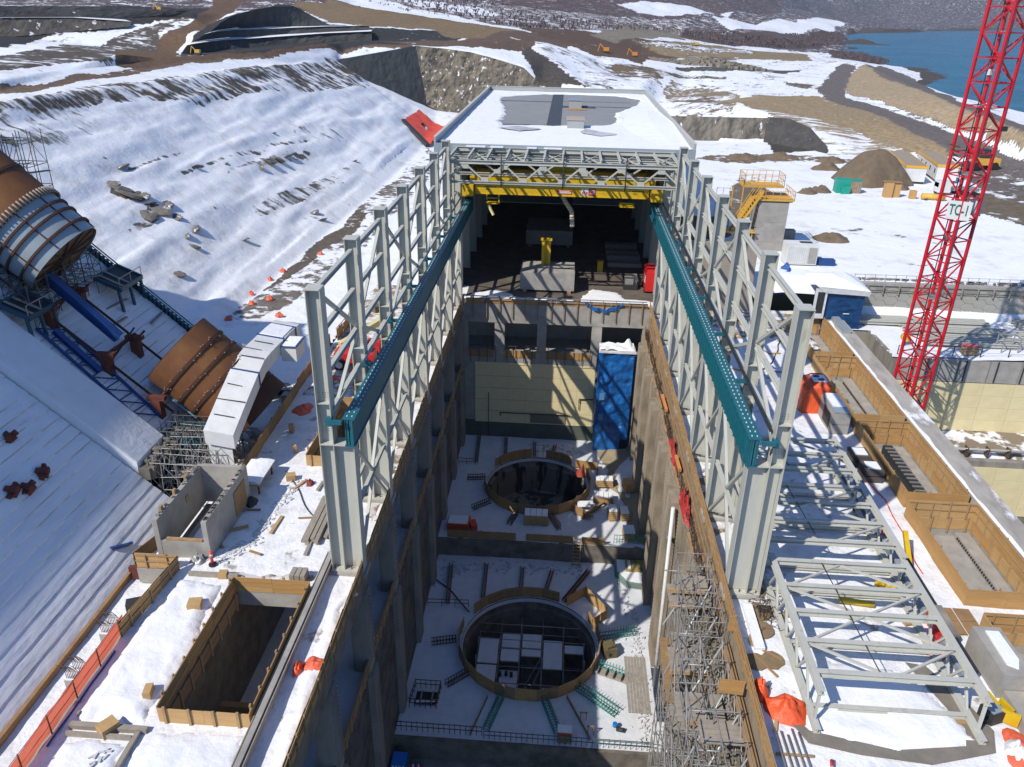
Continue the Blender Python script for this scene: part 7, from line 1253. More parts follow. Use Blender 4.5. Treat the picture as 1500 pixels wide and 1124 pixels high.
t = thing('flatbed_truck', 'grey flatbed truck by the trailers, behind the red mast', 'truck', (72, 152.5, 4.2)); part('cab', MB().cbox((70.4, 152, 4.9), 2.2, 2.2, 2.0), WHITE, t); part('bed', MB().cbox((74.4, 153, 5.1), 5.6, 2.3, 0.5), GALV, t); part('windshield', MB().cbox((69.35, 152, 5.8), 0.1, 1.8, 0.8), DARK, t)
for x in (70.4, 73.6, 75.8):
    for y in (151, 153.6): part('wheel', MB().tube((x, y, 4.75), (x, y + 0.35, 4.75), 0.55, 14), BLACK, t)
t = thing('wheel_loader', 'yellow loader with a dark cab parked right of the red mast', 'loader', (90, 178, 5.0)); part('body', MB().cbox((90, 178, 5.9), 5.2, 2.4, 1.4), YELO, t); part('cab', MB().cbox((89.4, 178, 7.3), 1.8, 1.8, 1.8), DARK, t); part('bucket', MB().cbox((86.6, 178, 5.2), 1.2, 2.8, 1.1), DARK, t)
for x in (88, 91.6):
    for y in (176.7, 179): part('wheel', MB().tube((x, y, 5.8), (x, y + 0.5, 5.8), 0.8, 14), BLACK, t)
heap('orange_netting', 'orange netting on the dirt at the far right of the yard', 'netting', (88, 148.5, 4.8), 3.0, 2.0, 0.7, ONET, 61)
for k, (x, y, s, h) in enumerate(((45.5, 150, 2.0, 1.0), (48.2, 151.5, 2.2, 1.2), (56.4, 176, 3.4, 1.4), (60.5, 186, 3.5, 1.2), (50, 190, 4, 1.2), (41, 188, 4.5, 1.0), (70, 192, 2.2, 1.5), (40.2, 117, 3.2, 0.9), (64.6, 156.5, 2.0, 1.2))):
    heap('earth_mound', ('low earth hump left of the green crate', 'low earth hump touching the green crate from behind', 'long earth hump on the yard behind the gravel mound', 'earth hump in the middle of the snowy yard edge', 'earth hump at the foot of the dark rock face', 'earth hump below the low shotcrete wall', 'earth hump with orange tint by the fan of snow', 'flat earth hump beyond the white container', 'small earth hump at the foot of the gravel mound')[k], 'earth hump', (x, y, 4.1), s, s * 0.7, h, EARTH, 70 + k)
# far machines and rubble pile
def digger(x, y, z, s, label, m_=YELO):
    t = thing('excavator', label, 'excavator', (x, y, z)); part('tracks', MB().cbox((x, y, z), 3 * s, 2.4 * s, 0.8 * s), DARK, t); part('body', MB().cbox((x, y, z + 0.8 * s), 2.6 * s, 2.2 * s, 1.6 * s), m_, t); part('boom', MB().bar((x - s, y, z + 2 * s), (x - 3 * s, y, z + 4 * s), 0.4 * s).bar((x - 3 * s, y, z + 4 * s), (x - 4 * s, y, z + 0.6 * s), 0.35 * s), m_, t)
digger(16, 372, zat(16, 372), 0.9, 'orange excavator on the brown earth left of the rubble pile', mat('orange_paint', (0.7, 0.25, 0.03), 0.5)); digger(30, 392, zat(30, 392), 0.9, 'orange excavator beside the tan rubble pile', mat('orange_paint', (0.7, 0.25, 0.03), 0.5)); digger(91, 620, zat(91, 620), 1.1, 'small yellow machine on the far snowy terrace')
digger(-88, 196, zat(-88, 196), 0.45, 'small yellow machine where the dirt road meets the bench'); digger(-172, 352, zat(-172, 352), 0.7, 'small yellow machine above the dark cut')
for i, (x, y) in enumerate(((60, 215), (56.5, 213.5))): pass
mb = MB()
for k in range(700):
    x = random.uniform(42, 96); y = random.uniform(405, 450); h = 5 * (1 - abs(x - 68) / 30) * (1 - abs(y - 428) / 26); s = random.uniform(1.0, 2.6)
    if h > 0: mb.cbox((x, y, zat(x, y) + h - s * 0.6), s, s * random.uniform(.6, 1), s, random.random() * 3)
o = struct('rubble_pile', mb, mat('tan_rubble', (0.30, 0.26, 0.19), 0.95, col2=(0.22, 0.19, 0.14), scale=0.3), kind='stuff')
# red tarp at the slope foot behind the building
t = thing('red_tarp', 'red orange tarp sheet with torn snowy gaps spread at the slope foot beside the roof', 'tarp', (-41, 200, 0)); mb = MB(); nu = 14; V = []
def q4(u, v): a = Vector((-46.0, 232, 0)).lerp(Vector((-36.0, 214, 0)), u); b_ = Vector((-46.5, 258, 0)).lerp(Vector((-35.5, 244, 0)), u); return a.lerp(b_, v)
for j in range(nu + 1):
    for i in range(nu + 1): p = q4(i / nu, j / nu); V.append((p.x, p.y, zat(p.x, p.y) + 0.9 + 0.5 * nz(p.x, p.y, 0.4)))
mb.add(V, [(j * (nu + 1) + i, j * (nu + 1) + i + 1, (j + 1) * (nu + 1) + i + 1, (j + 1) * (nu + 1) + i) for j in range(nu) for i in range(nu) if not (5 < j < 8 and 4 < i < 8)], True); part('sheet', mb, mat('red_orange_sheet', (0.78, 0.09, 0.05), 0.6, bump=0.1, bscale=1), t)
mb = MB(); a, b_ = q4(0, 0), q4(1, 0); mb.bar((a.x - .5, a.y, zat(a.x, a.y) + 0.5), (b_.x - .5, b_.y, zat(b_.x, b_.y) + 0.5), 1.0, 1.0); part('dark_edge', mb, DARK, t)
# ================================================================ LEFT DECK
for (a, b, c, d), lb in zip(HOLES_L, ('boarded formwork guard round the near open shaft in the left deck', 'boarded formwork guard round the farther open shaft behind the left columns')):
    t = thing('shaft_guard', lb, 'formwork box', (a, c, 0), 'boarded guards round the deck shafts')
    boardwall(t, (a, c), (b, c), 1.0, 0.03, 1, (0, 2), -0.08); boardwall(t, (b, d), (a, d), 1.1, 0.03, 3, (0, 2), -0.1); boardwall(t, (a, d), (a, c), 1.15, 0.0, 4, (0, 1), -0.1); boardwall(t, (b, c), (b, d), 1.1, 0.02, 1, (0, 1), 0.08)
    boardwall(t, (a + 0.1, d - 0.1), (a + 0.1, c + 0.1), 0.9, -0.95, 2, (1,), 0.05)
t = thing('concrete_curb', 'long low concrete curb wall between the near shaft and the walkway', 'curb', (-14.25, 30, 0))
for k in range(6): part('segment', MB().box(-14.4, 14 + 4.65 * k, -0.1, -14.1, 18.63 + 4.65 * k, 0.9), CONC, t)
for x in (-14.55, -14.02): part('form_board', MB().box(x, 14, 0.6, x + 0.05, 41.8, 0.8), LUMB, t)
# concrete box
t = thing('concrete_shaft_box', 'open topped concrete box on the left deck beside the dam steps', 'concrete box', (-24.2, 44.6, 0)); x0, x1, y0, y1 = -26.1, -22.4, 41.2, 48.4
part('wall', MB().box(x1 - 0.35, y0, -0.1, x1, y1, 3.05), CONC, t); part('wall', MB().box(x0, y0, -0.1, x0 + 0.35, y1, 3.0), CONC, t); part('wall', MB().box(x0 + 0.35, y1 - 0.35, -0.1, x1 - 0.35, y1, 3.05), CONC, t); part('low_wall', MB().box(x0 + 0.35, y0 + 0.02, -0.1, x1 - 0.35, y0 + 0.35, 1.35), CONC, t)
part('floor', MB().box(x0 + 0.3, y0 + 0.3, -0.5, x1 - 0.3, y1 - 0.3, -0.35), CONCD, t)
mb = MB()
for k in range(60):
    y = y0 + 0.2 + 7 * random.random(); mb.cbox((random.choice((x0 + 0.18, x1 - 0.18)), y, 3.02), 0.22, 0.16, 0.1, random.random())
part('rough_top', mb, CONCW, t, kind='stuff')
for y in (42.4, 44.4, 46.2): part('peg', MB().cbox((x0 + 0.1, y, 2.6), 0.18, 0.3, 0.75), TIMB, t)
part('plywood_door', MB().box(x1 + 0.01, 45.6, 0.4, x1 + 0.06, 47.6, 2.4), PLYO, t); part('sill_board', MB().box(x0 + 0.7, y0 + 0.05, 1.36, x1 - 0.5, y0 + 0.3, 1.5), TIMB, t); part('niche', MB().box(x0 + 0.36, 45.2, 1.7, x0 + 0.4, 45.6, 2.2), TIMB, t)
t = guard('pale plywood corner guard where the left deck steps back', [(-27.0, 40.0), (-24.15, 40.05)], h=1.15, mats=(2,), off=-0.06, post=1, step=1.5); part('lower_board', MB().box(-27, 39.9, -1.2, -24.15, 39.98, -0.02), CONC, t)
guard('plywood guard running from the pale corner guard along the left deck edge', [(-24.1, 40.0), (-24.7, 33.6)], h=1.15, mats=(0, 1), off=0.06)
guard('plywood guard between the pale corner guard and the open concrete box', [(-27.2, 40.1), (-26.3, 43.0)], h=1.1, mats=(1,), off=0.06, step=1.4)
guard('long plywood guard along the left deck edge beside the lower penstock', [(-24.1, 50.3), (-24.4, 58), (-24.6, 66.8)], h=1.2, mats=(0, 1), off=0.06); guard('weathered plywood guard at the left deck edge behind the tallest left column', [(-24.7, 67), (-24.9, 79)], h=1.3, mats=(1, 0), off=0.06, rnd=0.2); guard('farther plywood guard at the left deck edge with uneven boards', [(-24.4, 80), (-24.0, 89)], h=1.6, mats=(1, 0), off=0.06, rnd=0.25)
# orange debris fence
t = thing('debris_fence', 'translucent orange debris netting fence along the left deck edge', 'netting fence', (-24.8, 25, 0)); mb = MB(); ys = fr(12, 34.3, 0.3); nv = 5
V = [(-24.85 + 0.10 * nz(y, v, 0.9) + 0.12 * v / nv, y, 0.02 + 1.25 * v / nv * (1 + 0.12 * nz(y, 0, 0.8))) for v in range(nv + 1) for y in ys]; n = len(ys)
mb.add(V, [(j * n + i, j * n + i + 1, (j + 1) * n + i + 1, (j + 1) * n + i) for j in range(nv) for i in range(n - 1)], True)
NETM = mat('translucent_orange_net', (0.86, 0.20, 0.12), 0.7, col2=(0.75, 0.10, 0.055), scale=1.5, stretch=(4, 1, 0.6)); NETM.node_tree.nodes['Principled BSDF'].inputs['Alpha'].default_value = 0.95
_t = NETM.node_tree; _p = _t.nodes['Principled BSDF']; _tr = _t.nodes.new('ShaderNodeBsdfTranslucent'); _tr.inputs[0].default_value = (0.9, 0.22, 0.13, 1); _mx = _t.nodes.new('ShaderNodeMixShader'); _mx.inputs[0].default_value = 0.55
_t.links.new(_p.outputs[0], _mx.inputs[1]); _t.links.new(_tr.outputs[0], _mx.inputs[2]); _t.links.new(_mx.outputs[0], _t.nodes['Material Output'].inputs[0])
part('net', mb, NETM, t)
for k in range(10): part('post', MB().tube((-24.7, 13 + 2.3 * k, 0), (-24.7, 13 + 2.3 * k, 1.35), 0.04, 6), RUST, t)
for z in (0.55, 1.2): part('cable', MB().tube((-24.78, 12, z), (-24.78, 34.3, z), 0.02, 4), REBAR, t)
solo('blue_hose', MB().path([(-24.45, 26 + 0.5 * k, 0.12 + 0.03 * sin(k)) for k in range(14)], 0.06), BLUE, 'blue hose lying behind the orange debris netting', 'hose')
def stub(x, y, z, label, h=1.0, n=9):
    t = thing('concrete_stub', label, 'concrete stub', (x, y, z), 'concrete stubs with bent rebar'); part('base', MB().cbox((x, y, z), 1.0, 1.0, h), CONC, t); part('snow_cap', MB().cbox((x, y, z + h), 0.9, 0.9, 0.06), SNOW, t)
    bar = MB().path([(0, 0, 0), (0, 0, 0.55), (-0.12, 0, 0.75), (-0.30, 0, 0.95), (-0.42, 0, 0.98)], 0.022, 4).mesh('rebar', REBAR)
    for i in range(n):
        for j in range(2): inst('rebar', bar, t, (-0.4 + 0.1 * i, -0.35 + 0.7 * j, h), (0, 0, random.uniform(-.2, .2)))
stub(-25.9, 31.0, -1.3, 'concrete stub with bent rebar beside the orange netting, the nearer one'); stub(-25.9, 34.6, -1.3, 'concrete stub with bent rebar beside the orange netting, the farther one'); stub(-25.3, 53.6, -1.0, 'concrete stub with bent rebar below the dark lower penstock, nearer one'); stub(-25.4, 57.4, -1.0, 'concrete stub with bent rebar below the dark lower penstock, farther one'); stub(-25.6, 66.4, -1.0, 'concrete stub with tall rebar at the end of the snowy ground by the left frame')
mb = MB(); mb.cbox((-26.2, 37.6, -1.25), 0.9, 0.7, 0.5, 0.4); t = solo('steel_bracket', mb, DARK, 'dark steel bracket on the snowy low slab', 'bracket'); 
def blk(x, y, a, b, h, rz, label, mt=None, z=0.05): return solo('timber_block', MB().cbox((x, y, z), a, b, h, rz), mt or TIMB, label, 'timber block', (x, y, z), 'timber blocks on the left deck')
TB = mat('bright_timber', (0.50, 0.32, 0.14), 0.8, col2=(0.40, 0.25, 0.11), scale=2)
for q_ in ((-21.4, 36.4, 0.8, 0.75, 0.6, 0.2, 'square timber block on the snow between the netting and the near shaft'), (-20.9, 39.5, 0.55, 0.5, 0.4, 0.1, 'small timber block at the far left corner of the near shaft'), (-20.9, 29.5, 0.4, 0.75, 0.65, 0.2, 'upright timber block left of the near shaft'), (-21.9, 27.2, 0.75, 0.9, 0.55, -0.6, 'tilted timber block on the timber edging'), (-20.3, 51.4, 0.7, 0.6, 0.5, 0.3, 'timber block in front of the farther shaft'), (-22.7, 58.9, 0.4, 0.4, 0.8, 0.0, 'upright timber post end beside the left deck guard'), (-21.3, 55.5, 0.3, 0.3, 0.7, 0.4, 'thin timber post end left of the farther shaft')): blk(*q_, mt=TB)
t = thing('timber_crib', 'grey lumber bundle at the far right corner of the near shaft', 'lumber bundle', (-15.9, 39.6, 0.05))
for i in range(3):
    for j in range(3): part('board', MB().cbox((-16.25 + 0.35 * i, 39.7, 0.05 + 0.22 * j), 0.3, 0.9, 0.2), LUMB, t)
t = thing('plank_stack', 'stack of long grey planks on the snow left of the first column', 'plank stack', (-16, 46.2, 0.05))
for k in range(9):
    i, j = k % 6, k // 6; part('plank', MB().cbox((-16.9 + 0.36 * i + 0.3 * j, 46.2 + random.uniform(-.2, .2), 0.06 + 0.2 * j), 0.28, 5.6 if i < 4 else 4.2, 0.18, 0.01), LUMB, t)
t = thing('delineator_post', 'orange red delineator post on a black base by the concrete box', 'delineator', (-22.1, 40.6, 0.05)); part('base', MB().tube((-22.1, 40.6, 0.05), (-22.1, 40.6, 0.17), 0.26, 12), BLACK, t); pst = part('post', MB().tube((-22.1, 40.6, 0.17), (-22.1, 40.6, 1.2), 0.11, 12, 0.08), mat('post_red', (0.8, 0.06, 0.05), 0.5), t); part('band', MB().tube((-22.1, 40.6, 0.8), (-22.1, 40.6, 0.95), 0.105, 12, 0.10), WHITE, pst)
t = thing('delineator_post', 'red and white delineator lying on the snow by the steel tubes', 'delineator', (14.9, 28.0, 0.1)); part('post', MB().tube((14.7, 27.3, 0.2), (15.0, 28.4, 0.2), 0.1, 10), mat('post_red', (0.8, 0.06, 0.05), 0.5), t); part('band', MB().tube((14.83, 27.8, 0.2), (14.9, 28.0, 0.2), 0.106, 10), WHITE, t)
t = thing('covered_table', 'long box with thick snow on top and legs by the concrete box', 'table', (-22.6, 50.5, 0)); part('top', MB().box(-23.6, 48.9, 0.9, -21.9, 52.2, 1.15), TIMB, t); mb = MB(); mb.grid(fr(-23.7, -21.8, .25), fr(48.8, 52.3, .25), lambda x, y: 1.22 + 0.12 * (1 - ((x + 22.75) / 0.95) ** 4) + 0.03 * nz(x, y, 1)); mb.box(-23.7, 48.8, 1.15, -21.8, 52.3, 1.24); part('snow_cap', mb, SNOW, t)
for x in (-23.5, -22.1):
    for y in (49.1, 51.9): part('leg', MB().box(x, y, 0, x + 0.12, y + 0.12, 0.9), RUST, t)
heap('debris_bundle', 'dark bundle of debris at the corner of the concrete box', 'bundle', (-22.2, 47.9, 0.05), 0.5, 0.6, 0.5, DARK, 81); heap('cable_coil', 'grey coil of cable in front of the concrete box', 'cable coil', (-23.2, 40.9, 0.05), 0.6, 0.4, 0.45, GALV, 83, sharp=1.2)
heap('red_bag', 'small dark red bag on the snow left of the plank stack', 'bag', (-18.6, 50.9, 0.05), 0.35, 0.35, 0.4, mat('maroon', (0.22, 0.03, 0.03), 0.7), 85)
heap('red_netting', 'red netting heap on the deck beside the plywood guard behind the first left column', 'netting', (-23.0, 63.2, 0.05), 0.9, 1.2, 0.35, ONET, 87); heap('red_hoses', 'scattered red hose on the deck behind the tallest left column', 'hose', (-22.5, 70, 0.05), 1.0, 0.8, 0.2, ONET, 88)
for i, (x, y) in enumerate(((-39.6, 94.0), (-36.6, 92.4), (-38.2, 90.5), (-38.9, 84.8), (-33.4, 86.8), (-39.2, 100), (-38.8, 104), (-36, 113), (-30, 108))):
    heap('orange_barrier', ('orange barrier piece at the foot of the snowy hillside, far side of a pair', 'orange barrier piece on the road by the hillside foot', 'orange barrier piece nearest the hillside foot', 'orange red pile at the tip of the shaded snow', 'orange netting scrap on the road left of the frame', 'orange marker farther along the hillside foot', 'orange marker in the middle of the hillside foot row', 'orange marker on the access road beside the tracks', 'red netting scrap on the access road behind the frame')[i], 'barrier', (x, y, 0.05), 0.5, 0.35, 0.4, ONET, 90 + i, sharp=1.3)
MUD = mat('trampled_mud', (0.62, 0.60, 0.58), 0.85, col2=(0.25, 0.19, 0.125), scale=0.5, thr=(0.45, 0.53), bump=0.06, bscale=2.5, col3=(0.78, 0.79, 0.80), scale3=0.9, thr3=(0.54, 0.58))
patch('trampled_snow', [(-24.2, 66), (-15.3, 65), (-14.9, 84), (-15.2, 100), (-24.3, 100)], 0.06, 0.06, MUD, 31); patch('trampled_snow', [(-13.6, 47), (-12.3, 46), (-12.3, 58), (-13.2, 57)], 0.06, 0.05, MUD, 33); patch('trampled_snow', [(12.3, 47), (13.4, 48), (13.2, 60), (12.4, 62)], 0.07, 0.05, MUD, 35)
patch('trampled_snow', [(15.8, 88), (30, 84), (30, 94.8), (15.8, 94.8)], 0.07, 0.06, MUD, 37); patch('trampled_snow', [(-20.5, 38.6), (-14.9, 38.8), (-15.2, 40.2), (-20.5, 40.3)], 0.05, 0.06, MUD, 39)
# timber edging and snow benches
t = thing('timber_edging', 'low timber edging frames round the snow benches in the left foreground', 'edging', (-21, 27, 0.05))
for a in ((-24.0, 27.15, -19.9, 27.45), (-20.4, 16, -20.15, 27.1), (-24.0, 27.9, -23.9, 28.1), (-23.9, 26.7, -20.45, 26.85), (-23.2, 39.35, -19.9, 39.6)): part('board', MB().box(a[0], a[1], 0.05, a[2], a[3], 0.33), LUMB, t)
patch('snow', [(-24.2, 34), (-24.3, 28), (-23.6, 27.8), (-20.3, 28), (-20.2, 33), (-20.7, 38.8), (-23.4, 38.9)], 0.06, 0.28, SNOW, 21)
patch('snow', [(-23.9, 18), (-20.7, 18), (-20.6, 26.4), (-23.7, 26.5)], 0.06, 0.16, SNOW, 22); patch('snow', [(-19.9, 18), (-14.8, 18), (-14.8, 27.2), (-19.7, 27.3)], 0.06, 0.18, SNOW, 23)
patch('snow', [(-13.2, 15), (-12.2, 15), (-12.15, 38), (-12.5, 40.5), (-13.0, 38), (-13.1, 30)], 0.05, 0.2, SNOW, 24)
# telehandler
t = thing('telehandler', 'orange telehandler with a long pale boom parked behind the left columns', 'telehandler', (-20.5, 73.5, 0)); part('body', MB().box(-22.6, 72.4, 0.8, -18.6, 74.6, 1.8), REDM, t); part('cab', MB().box(-21, 72.4, 1.8, -19.6, 73.5, 3.1), REDM, t); part('window', MB().box(-20.9, 72.34, 2.0, -19.7, 72.4, 2.9), DARK, t)
part('boom', MB().bar((-22.4, 74.2, 2.0), (-18.0, 80.5, 3.4), 0.55, 0.6), mat('pale_boom', (0.62, 0.55, 0.25), 0.5), t)
for x, y in ((-22.0, 72.0), (-19.2, 72.0), (-22.0, 74.7), (-19.2, 74.7)):
    w_ = part('wheel', MB().tube((x, y, 0.68), (x, y + 0.45, 0.68), 0.68, 20), BLACK, t); part('rim', MB().tube((x, y - 0.03, 0.68), (x, y + 0.02, 0.68), 0.36, 14), WHITE, w_)
for i, (x, y, a, b, c_, m_) in enumerate(((-19.6, 77.5, 1.4, 1.2, 1.3, REDM), (-17.6, 82, 2.4, 1.6, 1.4, TB), (-18.2, 66.5, 1.6, 0.9, 0.6, TB), (-20.2, 84, 1.2, 1.0, 0.8, TB), (-16.8, 87.5, 2.6, 1.2, 1.2, LUMB), (-21.5, 90, 2.5, 1.0, 0.9, EARTH), (-19, 94, 2.2, 1.4, 1.0, EARTH))):
    solo('supply_crate', MB().cbox((x, y, 0.04), a, b, c_, 0.15 * i), m_, ('red crate behind the telehandler', 'bright timber crate stack behind the second left column', 'flat timber stack beside the farther shaft', 'small timber crate on the deck far behind the telehandler', 'grey crate near the far end of the left deck', 'brown covered crate at the far left of the deck', 'brown covered crate by the building corner')[i], 'crate', group='crates on the left deck')
t = thing('blue_lift', 'blue lift machine at the foot of the left pit wall at the bottom edge', 'lift', (-11.0, 44.6, ZC)); part('body', MB().box(-11.9, 43.2, ZC + 0.4, -10.7, 45.4, ZC + 1.7), mat('bright_blue_paint', (0.01, 0.17, 0.55), 0.4), t); part('basket', MB().box(-10.4, 43.6, ZC + 0.9, -9.3, 44.8, ZC + 1.0), BLUE, t)
for x in (-10.4, -9.35):
    for y in (43.6, 44.75): part('basket_post', MB().box(x, y, ZC + 1.0, x + 0.06, y + 0.06, ZC + 2.0), BLUE, t)
for k in range(4): part('lettering', MB().box(-11.75 + 0.28 * k, 43.5, ZC + 1.705, -11.6 + 0.28 * k, 44.0, ZC + 1.72), WHITE, t)
for x in (-11.8, -10.8): part('wheel', MB().tube((x, 43.0, ZC + 0.4), (x, 43.3, ZC + 0.4), 0.4, 14), BLACK, t)
for k in range(7): part('control', MB().cbox((-10.2 + 0.15 * k, 44.2 + 0.1 * (k % 3), ZC + 1.1), 0.14, 0.14, 0.5), (REDM, WHITE, BLUE)[k % 3], t)
# footprints: pressed up rims of snow
def tracks(pts, z, seed, spread=0.35, n=60):
    rnd = random.Random(seed); mb = MB()
    for a, b in zip(pts[:-1], pts[1:]):
        for k in range(n):
            s = rnd.random(); x = a[0] + (b[0] - a[0]) * s + rnd.gauss(0, spread); y = a[1] + (b[1] - a[1]) * s + rnd.gauss(0, spread); r_ = rnd.uniform(0, 3)
            mb.cbox((x, y, z - 0.02), 0.32, 0.10, rnd.uniform(.05, .1), r_)
    return struct('footprints', mb, mat('packed_snow', (0.58, 0.58, 0.59), 0.7), kind='stuff')
tracks([(-22, 41.2), (-20.6, 43), (-20, 46.5), (-19.6, 51)], 0.07, 1, 0.3, 45); tracks([(-20.9, 22), (-21.6, 26)], 0.24, 2, 0.25, 40); tracks([(8.2, 69), (9.4, 60), (9.6, 52), (9.2, 47)], ZA + 0.09, 3, 0.4, 60); tracks([(-11, 68.6), (-4, 69.6), (4, 69.3)], ZA + 0.09, 4, 0.5, 60); tracks([(-2, 92.6), (4, 91)], ZB + 0.08, 5, 0.5, 50); tracks([(-11, 66), (-9, 69)], ZA + 0.09, 6, 0.5, 40)
# ================================================================ PIT FLOOR ITEMS
def channel(p, q, z, label, grp):
    t = thing('steel_channel', label, 'steel channel', (p[0], p[1], z), grp); d = Vector((q[0] - p[0], q[1] - p[1], 0)).normalized(); n = Vector((-d.y, d.x, 0)) * 0.17
    for s in (-1, 1): part('side', MB().bar((p[0] + n.x * s, p[1] + n.y * s, z + 0.28), (q[0] + n.x * s, q[1] + n.y * s, z + 0.28), 0.07, 0.36), RUST, t)
    part('bed', MB().bar((p[0], p[1], z + 0.13), (q[0], q[1], z + 0.13), 0.28, 0.06), GALV, t)
for p, q, lb in (((-10.3, 69), (-9.8, 62.8), 'rusty steel channel on the near floor, leftmost of its row'), ((-6.4, 69.5), (-6.25, 64), 'rusty steel channel on the near floor, second from the left'), ((-2.4, 69.2), (-2.36, 64.8), 'rusty steel channel on the near floor, behind the middle of the ring'), ((0.9, 69), (0.1, 64.6), 'rusty steel channel on the near floor, slanting right of the middle'), ((4.9, 69.3), (2.2, 64.2), 'rusty steel channel on the near floor, the most slanted one')): channel(p, q, ZA, lb, 'steel channels beyond the nearer ring')
for p, q, lb in (((-9.8, 94), (-9.5, 87.2), 'rusty steel channel on the far floor, by the left wall'), ((-6.1, 94), (-5.8, 88.4), 'rusty steel channel on the far floor, left of the ring gap'), ((-2.15, 93), (-2.0, 89.4), 'rusty steel channel on the far floor, behind the ring gap'), ((0.7, 92.4), (0.2, 89.4), 'rusty steel channel on the far floor, right of the ring gap')): channel(p, q, ZB, lb, 'steel channels beyond the farther ring')
def cage(p, q, z, label, mt=REBAR, w_=0.5, grp='rebar cages round the shafts'):
    t = thing('rebar_cage', label, 'rebar cage', (p[0], p[1], z), grp); d = Vector((q[0] - p[0], q[1] - p[1], 0)); L = d.length; d.normalize(); n = Vector((-d.y, d.x, 0)) * w_ / 2; a = Vector((p[0], p[1], z + 0.12)); b = Vector((q[0], q[1], z + 0.12))
    for s in (-1, 1):
        for h in (0, 0.45): part('bar', MB().tube(a + n * s + Vector((0, 0, h)), b + n * s + Vector((0, 0, h)), 0.045, 5), mt, t)
    mb = MB()
    for k in range(int(L / 0.3) + 1):
        c = a + d * (0.3 * k); mb.tube(c - n * 1.2, c + n * 1.2, 0.03, 4); mb.tube(c + n, c + n + Vector((0, 0, 0.9)), 0.03, 4); mb.tube(c - n, c - n + Vector((0, 0, .45)), 0.03, 4)
    part('stirrups', mb, mt, t, kind='stuff')
cage((-8.3, 57.7), (-10.6, 57.1), ZA, 'rebar cage left of the nearer ring'); cage((-6.3, 53.9), (-8.4, 52), ZA, 'rebar cage lower left of the nearer ring'); cage((-3.3, 51.0), (-4.3, 47.4), ZA, 'rebar cage below the nearer ring, left one', GREENB); cage((0.5, 51.3), (1.8, 47.6), ZA, 'green rebar cage below the nearer ring, right one', GREENB); cage((3.4, 52.9), (7.0, 50.0), ZA, 'green and dark rebar cage lower right of the nearer ring', GREENB, 0.7); cage((5.6, 59.2), (9.6, 60.3), ZA, 'green rebar cage right of the nearer ring', GREENB); cage((5.4, 55.4), (9.4, 53.9), ZA, 'green rebar cage beside the pale lumber bundle', GREENB)
cage((-8.0, 83.4), (-10.2, 83.1), ZB, 'rebar cage left of the farther ring'); cage((-6.9, 78.2), (-8.8, 76.6), ZB, 'rebar cage lower left of the farther ring'); cage((-3.6, 76), (-4.3, 73.8), ZB, 'rebar cage below the farther ring'); cage((0.4, 76), (1.5, 73.4), ZB, 'steel channel cage below the farther ring, beside the pallet', RUST, 0.4)
def rrail(label, pts, z, h=1.1, mt=REBAR, st=0.45):
    t = thing('rebar_railing', label, 'railing', (pts[0][0], pts[0][1], z), 'rebar railings on the pit floors'); mb = MB()
    for a, b in zip(pts[:-1], pts[1:]):
        L = hypot(b[0] - a[0], b[1] - a[1]); n = max(1, int(L / st))
        for k in range(n + 1): x = a[0] + (b[0] - a[0]) * k / n; y = a[1] + (b[1] - a[1]) * k / n; mb.tube((x, y, z), (x, y, z + h + random.uniform(-.05, .12)), 0.028, 4)
        for f in (0.5, 0.95): part('rail', MB().tube((a[0], a[1], z + h * f), (b[0], b[1], z + h * f), 0.04, 5), mt, t)
    part('uprights', mb, mt, t, kind='stuff')
rrail('rebar railing along the near edge of the pit floor, left run', [(-12, 46.9), (-4.6, 46.9)], ZA); rrail('green tinted rebar railing along the near edge of the pit floor, right run', [(-4.4, 46.6), (9.8, 46.6)], ZA, 1.0, mat('green_grey_bar', (0.06, 0.13, 0.12), 0.6)); rrail('rebar railing round the square opening in the near floor', [(-11.1, 51.6), (-8.8, 51.6), (-8.9, 49.4), (-11.3, 49.4), (-11.1, 51.6)], ZA); rrail('thin railing between the left wall and the nearer ring', [(-11.8, 62.4), (-7.6, 62.6)], ZA, 1.0, REBAR, 1.3); rrail('thin rail post frame beside the left wall on the far floor', [(-11.8, 86.6), (-9.6, 86.6)], ZB, 1.0, REBAR, 1.1)
rrail('tall pale ladder frame in the gap of the farther ring', [(-2.2, 89.3), (-0.2, 89.3)], ZB, 2.0, GALV, 0.65)
for k, (x, y) in enumerate(((8.5, 71.6), (10.5, 71.7))): pass
rrail('green rebar railing across the walkway by the right wall', [(7.6, 71.6), (11.0, 71.8)], ZB, 1.2, GREENB, 0.3)
t = thing('floor_opening', 'square dark opening with beams in the near pit floor', 'opening', (-10, 50.3, ZA)); part('cover', MB().box(-10.9, 49.7, ZA + 0.12, -9.0, 51.1, ZA + 0.16), BLACK, t)  # black plate on the floor stands in for the darkness of the hole
for x in (-10.5, -9.5): part('beam', MB().box(x, 49.7, ZA + 0.16, x + 0.14, 51.1, ZA + 0.28), LUMB, t)
part('snow_ridge', MB().bar((-10.8, 49.9, ZA + 0.2), (-9.1, 50.1, ZA + 0.2), 0.2, 0.12), SNOW, t)
